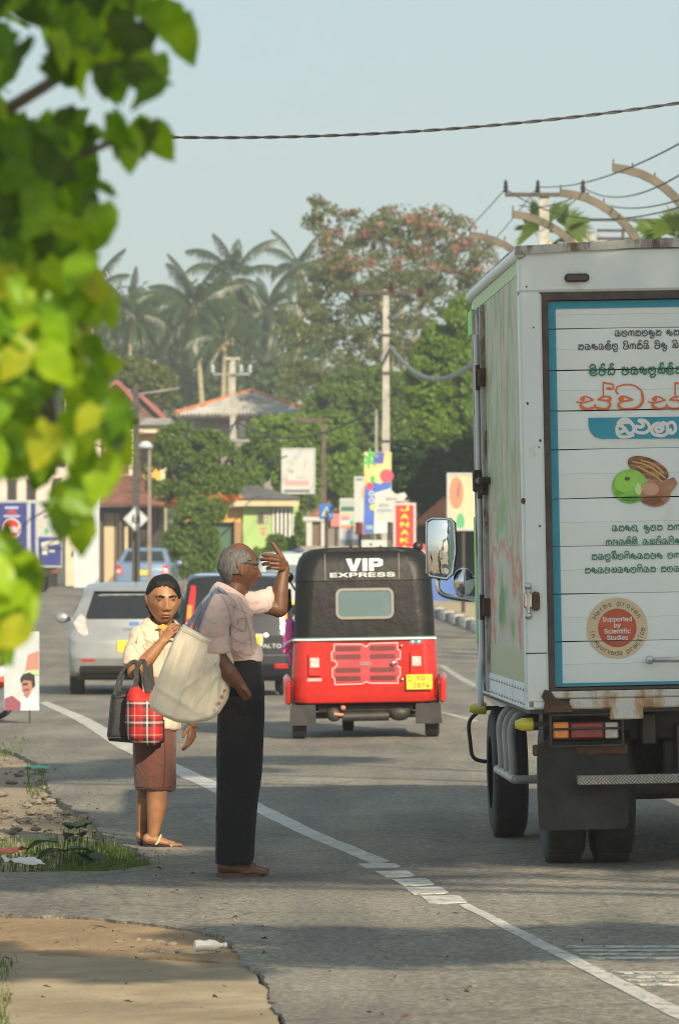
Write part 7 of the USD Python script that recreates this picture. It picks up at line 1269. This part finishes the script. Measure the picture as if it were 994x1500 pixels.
def tree(name, label, cat_, Y, base_px, blobs, n, size, kind, seed, gap=.42, gsc=1.1, trunk=.18, bark=BARK, up=.5, extra=None, gz0=None, group=None, shell=.28, elong=1.7, limbs=True):
    """blobs: (px, py, rx, ry, dY) ellipses of the crown in photo pixels at depth Y+dY"""
    bb = [(W(x, y, Y+dy), np.array([rx*Y/F, (rx+ry)/2*Y/F*.8, ry*Y/F])) for x, y, rx, ry, dy in blobs]; X0 = (base_px-CX)*Y/F; z0 = float(gz(X0, Y)) if gz0 is None else gz0
    t = thing(name, label, cat_, group=group); top = min(b[0][2] for b in bb); tp_ = np.array([X0, Y, z0+max(.3, (top-z0)*.8)])
    if limbs:
        parts = [tube(spline([(X0, Y, z0-.2), (X0+.1*trunk, Y, z0+(tp_[2]-z0)*.5), tp_], 10), np.linspace(trunk, trunk*.7, 10), 8)]
        obj('trunk', parts[0], bark, t, True)
        for k, b in enumerate(sorted(bb, key=lambda b: -np.prod(b[1]))[:9]):
            obj('limb', tube(spline([tp_-[0, 0, .15], (tp_*.55+b[0]*.45)+[0, 0, .12*(b[0][2]-tp_[2])], b[0]+[0, 0, b[1][2]*.5]], 10), np.linspace(trunk*.55, trunk*.08, 10), 6), bark, t, True)
    P, d = cloud(bb, n, seed, gap, gsc, shell); obj('crown', leaves(P, size, seed+1, up, elong, d), LEAFM[kind], t, stuff=True)
    if extra:
        for nm, kd, f_, n2, sz in extra: 
            P2, d2 = cloud(bb, n, seed+7, gap, gsc, .2); k = f_(P2); P2 = P2[k][:n2]; obj(nm, leaves(P2, sz, seed+9, up, elong, d2[k][:n2]), LEAFM[kd], t, stuff=True)
    return t
# far mass of trees closing the view
r_ = np.random.default_rng(3)
bl = [(W(x, 560+60*r_.random()+(40 if x > 520 else 0), 350.+r_.uniform(-6, 20)), np.array([r_.uniform(2.5, 4.5), 3., r_.uniform(2.5, 4.5)])) for x in range(-60, 1060, 38)]+[(W(x, 700+r_.uniform(-40, 40), 345.), np.array([4., 3., 4.])) for x in range(-60, 1060, 42)]+[(W(x, 800, 340.), np.array([4., 3., 3.])) for x in range(-60, 1060, 45)]+[(W(x, 490+r_.uniform(-20, 20), 352.), np.array([3., 2.5, 3.4])) for x in range(140, 480, 34)]
P_, d_ = cloud(bl, 60000, 12, .40, .6, .4); tag(obj('distant_woodland', leaves(P_, .36, 5, .4, 1.5, d_), LEAFM['far']), 'hazy mass of distant trees behind the palms', 'woodland', kind='stuff')
tag(obj('distant_slope', sheet(sbox(-60, 352, 60, 420), 6, 6, 10.), LEAFM['far']), 'dark wooded rise behind the distant trees', 'hill', kind='structure')
# coconut palms
PALM = leafmat('palm_leaf', [(0, (0.038, 0.065, 0.019)), (.5, (0.073, 0.103, 0.034)), (.85, (0.129, 0.146, 0.056)), (1, (0.206, 0.189, 0.077))], .38, .3, spec=.5); PALMT = mat('palm_trunk', (.22, .19, .12), .9, (.34, .31, .20), 3, stretch=(1, 1, 3))
def frond(L, az, el, droop, r, wl=.70, n=50):
    s = np.linspace(0, 1, 15); R_ = np.cumsum(np.full(15, L/14)); ang = el-droop*s**1.3; x = np.cumsum(np.cos(ang))*L/15; z = np.cumsum(np.sin(ang))*L/15; ca, sa = math.cos(az), math.sin(az); C = np.c_[x*ca, x*sa, z]; side = np.array([-sa, ca, 0]); q = np.linspace(.10, .995, n); c = np.stack([np.interp(q, s, C[:, k]) for k in range(3)], 1)
    tan = np.gradient(c, axis=0); tan /= np.linalg.norm(tan, axis=1, keepdims=True); V = []; w = .021*L/3
    for sg in (-1, 1):
        ll = (wl*L/3.*np.sin(np.pi*np.clip(q*.86+.12, 0, 1))**.7*r.uniform(.75, 1.15, n))[:, None]; d = side*sg*.75+tan*.62; d = d/np.linalg.norm(d, axis=1, keepdims=True); mid = c+d*ll*.42-[0, 0, 1]*ll*(.18+.12*r.random((n, 1))); tip = c+d*ll*.66-[0, 0, 1]*ll*(.75+.35*r.random((n, 1)))
        V.append(np.stack([c-tan*w, c+tan*w, mid+tan*w*1.2, mid-tan*w*1.2, tip], 1))
    v = np.concatenate(V).reshape(-1, 3); i = np.arange(len(v)//5)[:, None]*5; f = np.concatenate([i+[0, 1, 2], i+[0, 2, 3], i+[3, 2, 4]]); rc = tube(C, np.linspace(.035, .008, 15)*L/3, 5); return trimesh.Trimesh(np.vstack([v, rc.vertices]), np.vstack([f, rc.faces+len(v)]), process=False)
NUT = mat('coconut', (.16, .12, .04), .6, (.24, .16, .06), 5)
def palm(label, px, py, Y, L, nf, lean, seed, bx_=None, trunk=True, thin=.16):
    r = np.random.default_rng(seed); c = W(px, py, Y); t = thing('coconut_palm', label, 'palm tree'); b_ = W(bx_ if bx_ else px+lean, 860, Y); b_[2] = float(gz(b_[0], Y))
    if trunk: obj('trunk', tube(spline([b_-[0, 0, .3], b_*.5+c*.5+[lean*.01, 0, 0], c-[0, 0, .05]], 20), np.linspace(thin*1.4, thin*.8, 20), 9), PALMT, t, True)
    az0 = r.uniform(0, 6.28)
    for k in range(nf):
        el = math.radians(78-128*((k+.5)/nf)**1.05+r.uniform(-8, 8)); obj('frond', moved(frond(L*r.uniform(.8, 1.08), az0+k*2.39996+r.uniform(-.2, .2), el, math.radians(r.uniform(55, 105))*(.6+.4*math.cos(el)), r), c), PALM, t, stuff=True).SetCustomDataByKey('kind', 'thing')
    obj('fruit_cluster', cat([sph(c+np.array([r.uniform(-.35, .35), r.uniform(-.35, .1), r.uniform(-.6, -.15)]), .13, 1) for _ in range(9)]), NUT, t, True)
palm('large coconut palm with wide drooping crown left of centre', 285, 452, 280., 4.3, 26, 18, 1)
palm('tall coconut palm with upright fronds standing above the corrugated roof', 342, 408, 292., 3.7, 20, -10, 2)
palm('hazy coconut palm just left of the big sparse tree', 437, 392, 310., 3.0, 18, 0, 3)
palm('coconut palm with low crown right of the large palm', 392, 455, 300., 3.6, 20, 6, 4)
palm('coconut palm nearest the leaves with pale slim trunk', 192, 460, 262., 3.0, 20, -8, 5, thin=.12)
palm('coconut palm half hidden behind the near leaves', 130, 440, 285., 3.8, 20, 0, 6)
palm('small coconut palm between the two tall crowns', 330, 500, 270., 2.8, 16, -8, 7)
palm('small dark coconut palm low behind the left house', 240, 520, 300., 3.0, 16, 0, 8)
# big sparse tree with reddish tips
def reddish(P): return (meshkit.fbm(P*1.5, 2, 5) > .54) & (P[:, 2] > 15.0) & (P[:, 0] > -1.)
tree('sparse_tree', 'tall sparse olive tree with reddish leaf tips at centre', 'tree', 225., 590, [(470, 320, 34, 30, 0), (520, 350, 55, 45, 1), (585, 340, 60, 42, 0), (640, 345, 58, 45, 1), (690, 385, 45, 45, 0), (480, 400, 48, 55, 0), (545, 420, 62, 55, -1), (620, 425, 70, 55, 0), (455, 470, 48, 50, 0), (520, 490, 60, 50, 0), (590, 500, 60, 45, 0), (665, 480, 50, 55, 0), (450, 545, 55, 45, 0), (515, 560, 60, 40, 0), (462, 295, 14, 12, 0)], 36000, .110, 'olive', 21, .525, 1.3, .30, BARKP, .3,
     extra=[('reddish_leaves', 'red', reddish, 2400, .14)], shell=.55)
tree('broad_tree', 'mid green broad tree behind the concrete power pole', 'tree', 205., 520, [(505, 585, 48, 40, 0), (560, 600, 50, 45, 0), (470, 610, 40, 35, 0), (530, 640, 60, 40, 0), (600, 580, 42, 40, 0), (590, 640, 40, 40, 0), (560, 560, 40, 25, 0)], 24000, .15, 'mid', 22, .45, 1.2, .2)
tree('green_tree', 'bright green leafy tree behind the white billboard', 'tree', 190., 450, [(395, 640, 40, 32, 0), (370, 680, 30, 40, 0), (430, 650, 45, 45, 0), (480, 640, 38, 40, 0), (445, 700, 50, 45, 0), (500, 690, 36, 45, 0), (520, 720, 40, 40, 1)], 24000, .14, 'bright', 23, .45, 1.2, .2)
tree('green_tree', 'bright green tree top right of the concrete pole near the truck', 'tree', 165., 670, [(650, 500, 36, 34, 0), (690, 470, 40, 40, 0), (630, 560, 45, 40, 0), (685, 545, 45, 45, 0), (640, 620, 50, 34, 0), (700, 610, 40, 45, 0), (620, 525, 20, 22, 0)], 22000, .13, 'bright', 24, .45, 1.2, .2)
tree('dark_tree', 'dense dark green layered tree over the white bakery sign', 'tree', 142., 640, [(620, 672, 50, 18, 0), (660, 690, 50, 28, 0), (590, 690, 34, 14, 0), (615, 712, 48, 20, 0), (650, 735, 46, 28, 0), (575, 705, 24, 12, -.5), (560, 717, 14, 6, -.8), (690, 660, 40, 30, 0), (600, 655, 34, 10, 0), (640, 780, 40, 40, 1)], 20000, .115, 'dark', 25, .40, 1.6, .16, up=.9)
fl_ = lambda P: (P[:, 2] < 3.9) & (P[:, 2] > 2.3) & (meshkit.fbm(P*1.2, 2, 3) > .52)
tree('flowering_shrub', 'tall olive shrub with orange flowers beside the light blue car', 'shrub', 160., 285, [(265, 665, 42, 42, 0), (310, 670, 38, 38, 0), (245, 700, 34, 38, 0), (290, 715, 55, 38, 0), (330, 705, 30, 30, 0), (255, 640, 26, 18, 0), (300, 640, 24, 14, 0)], 16000, .10, 'yellowgreen', 26, .45, 1.6, .12, extra=[('flowers', 'orange', fl_, 900, .16)])
tree('leafy_bush', 'bright yellow-green bush under the flowering shrub', 'bush', 156., 285, [(285, 760, 34, 34, 0), (265, 800, 28, 36, 0), (300, 795, 24, 28, 0), (285, 825, 34, 24, 0), (310, 745, 24, 24, 0)], 11000, .10, 'yellowgreen', 27, .43, 1.8, .10, elong=1.4)
tree('garden_plants', 'yellow-green garden plants along the front of the green shop', 'bush', 165., 420, [(405, 800, 20, 18, 0), (432, 805, 16, 22, 0), (450, 800, 18, 20, 0), (440, 775, 10, 30, 0), (470, 810, 14, 16, 0), (385, 815, 20, 14, 0)], 4200, .10, 'yellowgreen', 28, .38, 2., .05, limbs=False)
tree('bare_bush', 'grey-green twiggy bush between the left house and the corrugated roof', 'bush', 215., 235, [(225, 560, 34, 26, 0), (200, 545, 26, 24, 0), (246, 582, 16, 14, 0)], 6500, .17, 'olive', 29, .44, 1.3, .12)
tree('background_tree', 'dark green tree behind the left house roofs', 'tree', 300., 200, [(170, 560, 60, 60, 0), (230, 600, 60, 60, 0), (120, 600, 60, 60, 0), (330, 560, 60, 40, 0), (400, 560, 50, 36, 0), (80, 560, 50, 60, 0)], 12000, .32, 'far', 30, .40, .7, .25)
# fan palms behind the truck roof
def fan(c, R_, az, el, r, n=22):
    V = []; f = []; ax = np.array([math.cos(az)*math.cos(el), math.sin(az)*math.cos(el), math.sin(el)]); sd = np.cross(ax, [0, 0, 1.]); sd /= np.linalg.norm(sd); ro = r.uniform(-1.3, 1.3); sd = sd*math.cos(ro)+np.cross(ax, sd)*math.sin(ro); out = []
    for k in range(n):
        a = (k/(n-1)-.5)*2.5; d = ax*math.cos(a)+sd*math.sin(a); p = np.cross(d, np.cross(ax, sd)); L = R_*r.uniform(.85, 1.05); m = c+d*L*.6; e = c+d*L-[0, 0, .16*L]; i = len(V); w = R_*.026; V += [c, m+p*w, e, m-p*w]; f += [[i, i+1, i+2], [i, i+2, i+3]]
    return trimesh.Trimesh(np.array(V), np.array(f), process=False)
for lb, px, py, Y in (('fan palm with spiky leaves behind the pole above the truck', 800, 352, 101.), ('fan palm top at the right edge above the truck roof', 1000, 372, 80.)):
    t = thing('fan_palm', lb, 'palm tree'); c = W(px, py, Y); r = np.random.default_rng(int(px)); obj('trunk', tube([(c[0], Y, float(gz(c[0], Y))-.2), c], .13, 8), PALMT, t, True)
    for k in range(9): az = k*2.4; el = r.uniform(.15, 1.35); st = np.array([math.cos(az)*math.cos(el), math.sin(az)*math.cos(el), math.sin(el)])*.45; obj('frond', fan(c+st, .62, az, el, r), LEAFM['mid'], t, stuff=True).SetCustomDataByKey('kind', 'thing')
# ---------------------------------------------------------------- the near tree at left
NEAR = []
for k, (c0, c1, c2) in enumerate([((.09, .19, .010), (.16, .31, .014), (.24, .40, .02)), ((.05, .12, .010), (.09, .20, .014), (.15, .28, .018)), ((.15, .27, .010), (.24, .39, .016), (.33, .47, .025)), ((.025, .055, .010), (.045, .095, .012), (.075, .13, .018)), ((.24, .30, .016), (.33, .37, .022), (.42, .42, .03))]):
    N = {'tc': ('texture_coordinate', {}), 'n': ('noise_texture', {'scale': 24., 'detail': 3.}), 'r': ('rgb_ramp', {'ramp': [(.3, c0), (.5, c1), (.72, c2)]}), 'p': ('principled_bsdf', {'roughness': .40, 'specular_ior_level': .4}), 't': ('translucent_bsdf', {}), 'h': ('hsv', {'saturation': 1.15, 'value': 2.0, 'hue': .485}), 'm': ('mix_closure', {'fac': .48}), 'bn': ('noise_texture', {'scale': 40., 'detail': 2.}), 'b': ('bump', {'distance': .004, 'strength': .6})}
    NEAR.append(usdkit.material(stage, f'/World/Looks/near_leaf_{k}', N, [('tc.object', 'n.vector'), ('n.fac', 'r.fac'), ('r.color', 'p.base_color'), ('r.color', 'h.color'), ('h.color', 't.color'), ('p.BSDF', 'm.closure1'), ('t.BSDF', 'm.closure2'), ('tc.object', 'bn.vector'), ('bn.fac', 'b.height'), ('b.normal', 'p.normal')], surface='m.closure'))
def heart(L, wd, bend, fold, seed):
    t = np.linspace(0, 1, 13); w = wd/2*np.sin(np.pi*np.clip(t*.93+.07, 0, 1)**.62)**.9*(1+.05*np.sin(t*20+seed)); x = t*L-.12*L*np.exp(-t*9); z = -bend*t**2*L
    rows = [np.c_[x-.10*L*(abs(k)/2)*np.exp(-t*6), k/2*w, z+fold*np.abs(k/2)*w+.03*L*np.sin(t*9+k)*abs(k)/2] for k in (-2, -1, 0, 1, 2)]; V = np.vstack(rows); n = 13; i, j = np.meshgrid(np.arange(4), np.arange(n-1), indexing='ij'); a = (i*n+j).ravel(); return trimesh.Trimesh(V, np.vstack([np.c_[a, a+1, a+n+1], np.c_[a, a+n+1, a+n]]), process=False)
NT = thing('near_tree', 'leafy tree branch with big glossy heart-shaped leaves close at left', 'tree')
reg = Polygon([(-60, -60), (205, -60), (215, 0), (235, 25), (262, 30), (272, 60), (250, 62), (225, 58), (205, 70), (218, 95), (228, 130), (215, 145), (190, 120), (180, 150), (205, 180), (238, 195), (228, 215), (200, 210), (175, 235), (160, 255), (155, 300), (150, 345), (115, 380), (110, 400), (150, 420), (160, 450), (130, 480), (150, 520), (155, 570), (175, 600), (182, 650), (150, 660), (150, 690), (140, 730), (120, 760), (125, 795), (100, 790), (80, 740), (60, 700), (30, 690), (0, 705), (-60, 720)])
reg2 = Polygon([(-60, 795), (10, 790), (25, 812), (38, 850), (45, 900), (30, 935), (10, 960), (-60, 975)])
holes = unary_union([Point(x, y).buffer(r) for x, y, r in ((10, 35, 15), (40, 52, 9), (55, 54, 8), (68, 66, 8), (40, 112, 13), (68, 128, 15), (25, 150, 20), (65, 163, 10), (115, 146, 14), (155, 160, 22), (140, 238, 22), (72, 600, 14), (90, 560, 6), (110, 525, 10), (150, 665, 10), (205, 30, 16), (92, 700, 13))])
r = np.random.default_rng(77); cnt = 0; pts = []
edgeL = [(270, 62, -70), (256, 34, -35), (228, 18, -20), (262, 52, -60), (224, 112, -95), (236, 210, -60), (190, 220, -80), (150, 330, -85), (160, 455, -70), (168, 620, -30), (118, 785, -95), (36, 900, -80), (178, 660, -60), (160, 700, -100), (40, 850, -70)]
def leaf_at(px, py, Y, L, heading, m, tilt):
    c = W(px, py, Y); a = math.radians(heading); x = np.array([math.cos(a), r.uniform(-.35, .1), math.sin(a)]); up = np.array([r.uniform(-.5, .5), -1.0*tilt, r.uniform(.1, .8)]); Rm = basis(x, up); h = heart(L, L*r.uniform(.72, .92), r.uniform(.05, .4), r.uniform(-.1, .45), r.uniform(0, 6)); h.vertices = (h.vertices-[L*.45, 0, 0])@Rm.T+c; return obj('leaf', h, m, NT, True)
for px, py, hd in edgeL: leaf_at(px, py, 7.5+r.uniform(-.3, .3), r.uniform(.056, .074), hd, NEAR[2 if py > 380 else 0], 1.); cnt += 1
while cnt < 297:
    px, py = r.uniform(-45, 275), r.uniform(-50, 965); p = Point(px, py)
    if not (reg.contains(p) or reg2.contains(p)) or holes.distance(p) < 14: continue
    if any((px-a)**2+(py-b)**2 < 16**2 for a, b in pts): continue
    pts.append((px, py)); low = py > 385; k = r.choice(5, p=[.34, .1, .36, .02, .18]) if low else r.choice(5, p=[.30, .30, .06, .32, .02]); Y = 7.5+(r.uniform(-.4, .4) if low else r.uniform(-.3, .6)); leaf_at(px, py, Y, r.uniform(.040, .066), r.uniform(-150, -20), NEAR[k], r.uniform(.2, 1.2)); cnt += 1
# deeper leaves that fill the crown, and what rises above the frame
fill = []
while len(fill) < 480:
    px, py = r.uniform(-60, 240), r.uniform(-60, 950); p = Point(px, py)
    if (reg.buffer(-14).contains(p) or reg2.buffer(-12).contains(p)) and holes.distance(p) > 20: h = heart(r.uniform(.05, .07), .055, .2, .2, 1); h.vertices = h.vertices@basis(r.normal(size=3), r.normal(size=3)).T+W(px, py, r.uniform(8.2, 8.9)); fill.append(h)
for _ in range(1700):
    c = np.array([r.uniform(-.7, .9), r.uniform(5.0, 6.2), r.uniform(2.98, 3.8)]); h = heart(.13, .11, .2, .2, 1); h.vertices = h.vertices@basis(r.normal(size=3), r.normal(size=3)+[0, 0, 1.5]).T+c; fill.append(h)
for _ in range(500):
    c = np.array([r.uniform(-1.9, -.66), r.uniform(7.4, 9.2), r.uniform(1.2, 3.4)]); h = heart(.13, .11, .2, .2, 1); h.vertices = h.vertices@basis(r.normal(size=3), r.normal(size=3)+[0, 0, 1.]).T+c; fill.append(h)
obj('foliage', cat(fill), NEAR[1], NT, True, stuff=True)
obj('trunk', tube(spline([(-2.0, 8.2, -.1), (-1.9, 8.2, 1.2), (-1.6, 8., 2.6), (-1.2, 7.6, 3.6)], 20), np.linspace(.14, .07, 20), 10), BARK, NT, True)
for pp in ([(-1.85, 8.2, 1.6), (-1.1, 8.6, 2.0), W(20, 420, 7.9), W(120, 480, 7.7)], [(-1.7, 8.1, 2.2), (-1.0, 8.6, 2.4), W(30, 150, 7.9), W(160, 60, 7.9), W(240, 30, 7.7)], [(-1.7, 8.1, 2.4), (-.8, 8.5, 2.3), W(60, 250, 7.9), W(180, 200, 7.8)], [W(20, 420, 7.9), W(60, 560, 7.8), W(90, 680, 7.7)], [(-1.85, 8.2, 1.3), (-1., 8.4, 1.6), W(5, 850, 7.7)], [(-1.4, 7.8, 3.), (-.6, 6.3, 3.1), (.6, 5.8, 3.1)]):
    obj('branch', tube(spline(pp, 20), np.linspace(.03, .006, 20), 6), BARK, NT, True)
# ---------------------------------------------------------------- roadside trees out of frame whose crowns shade the road
def shade_tree(label, base, blobs, n, size, seed, gap):
    t = thing('roadside_tree', label, 'tree'); b = [(np.array(c, float), np.array(rr, float)) for c, rr in blobs]; obj('trunk', tube(spline([(base[0], base[1], -.2), (base[0]-.1, base[1], 3), (base[0]-.4, base[1], 5.5)], 14), np.linspace(.24, .15, 14), 10), BARK, t, True)
    for c, rr in b: obj('limb', tube(spline([(base[0]-.3, base[1], 4.6), (np.array([base[0]-.4, base[1], 5.5])*.5+c*.5), c], 10), np.linspace(.10, .02, 10), 6), BARK, t, True)
    P, d = cloud(b, n, seed, gap, 1.1, .6); obj('crown', leaves(P, size, seed, .3, 1.5, d), LEAFM['mid'], t, stuff=True)
shade_tree('spreading roadside tree shading the man and the truck', (10.5, 10.), [((3.6, 10, 8.1), (1.1, .5, .75)), ((4.7, 10, 8.3), (1.0, .5, .85)), ((5.6, 10, 8.1), (.8, .5, .8)), ((6.6, 10, 9.5), (.9, .6, 2.1)), ((7.6, 10, 9.7), (1.0, .6, 2.3)), ((8.6, 10, 9.8), (1.0, .6, 2.3)), ((2.6, 10, 8.0), (.8, .5, .6))], 10500, .16, 51, .42)
shade_tree('low-branched roadside tree shading the road in the foreground', (9.5, 9.), [((2.6, 9.6, 5.3), (1.0, .4, .6)), ((3.9, 9.6, 5.5), (1.1, .4, .55)), ((5.2, 9.6, 5.5), (1.1, .4, .5)), ((6.6, 9.6, 5.4), (1.0, .4, .6)), ((7.8, 9.6, 5.6), (.8, .4, .7))], 5200, .15, 52, .43)
shade_tree('roadside tree shading the road beyond the pedestrians', (9.5, 20.), [((1.9, 20, 9.4), (1.2, .5, .8)), ((3.4, 20, 9.1), (1.2, .5, .6)), ((5., 20, 9.6), (1.3, .5, .8)), ((6.6, 20, 10.4), (1.2, .5, .5))], 8000, .17, 53, .32)
# air: thin even haze round the whole scene
HZ = usdkit.material(stage, '/World/Looks/haze_air', {'v': ('principled_volume', {'density': .0007, 'color': (.86, .89, .90), 'anisotropy': .2})}, [], volume='v.volume')
tag(obj('haze', bx(-280, 280, -60, 440, -2.0, 34), HZ), 'thin pale haze in the afternoon air', 'haze', kind='stuff')
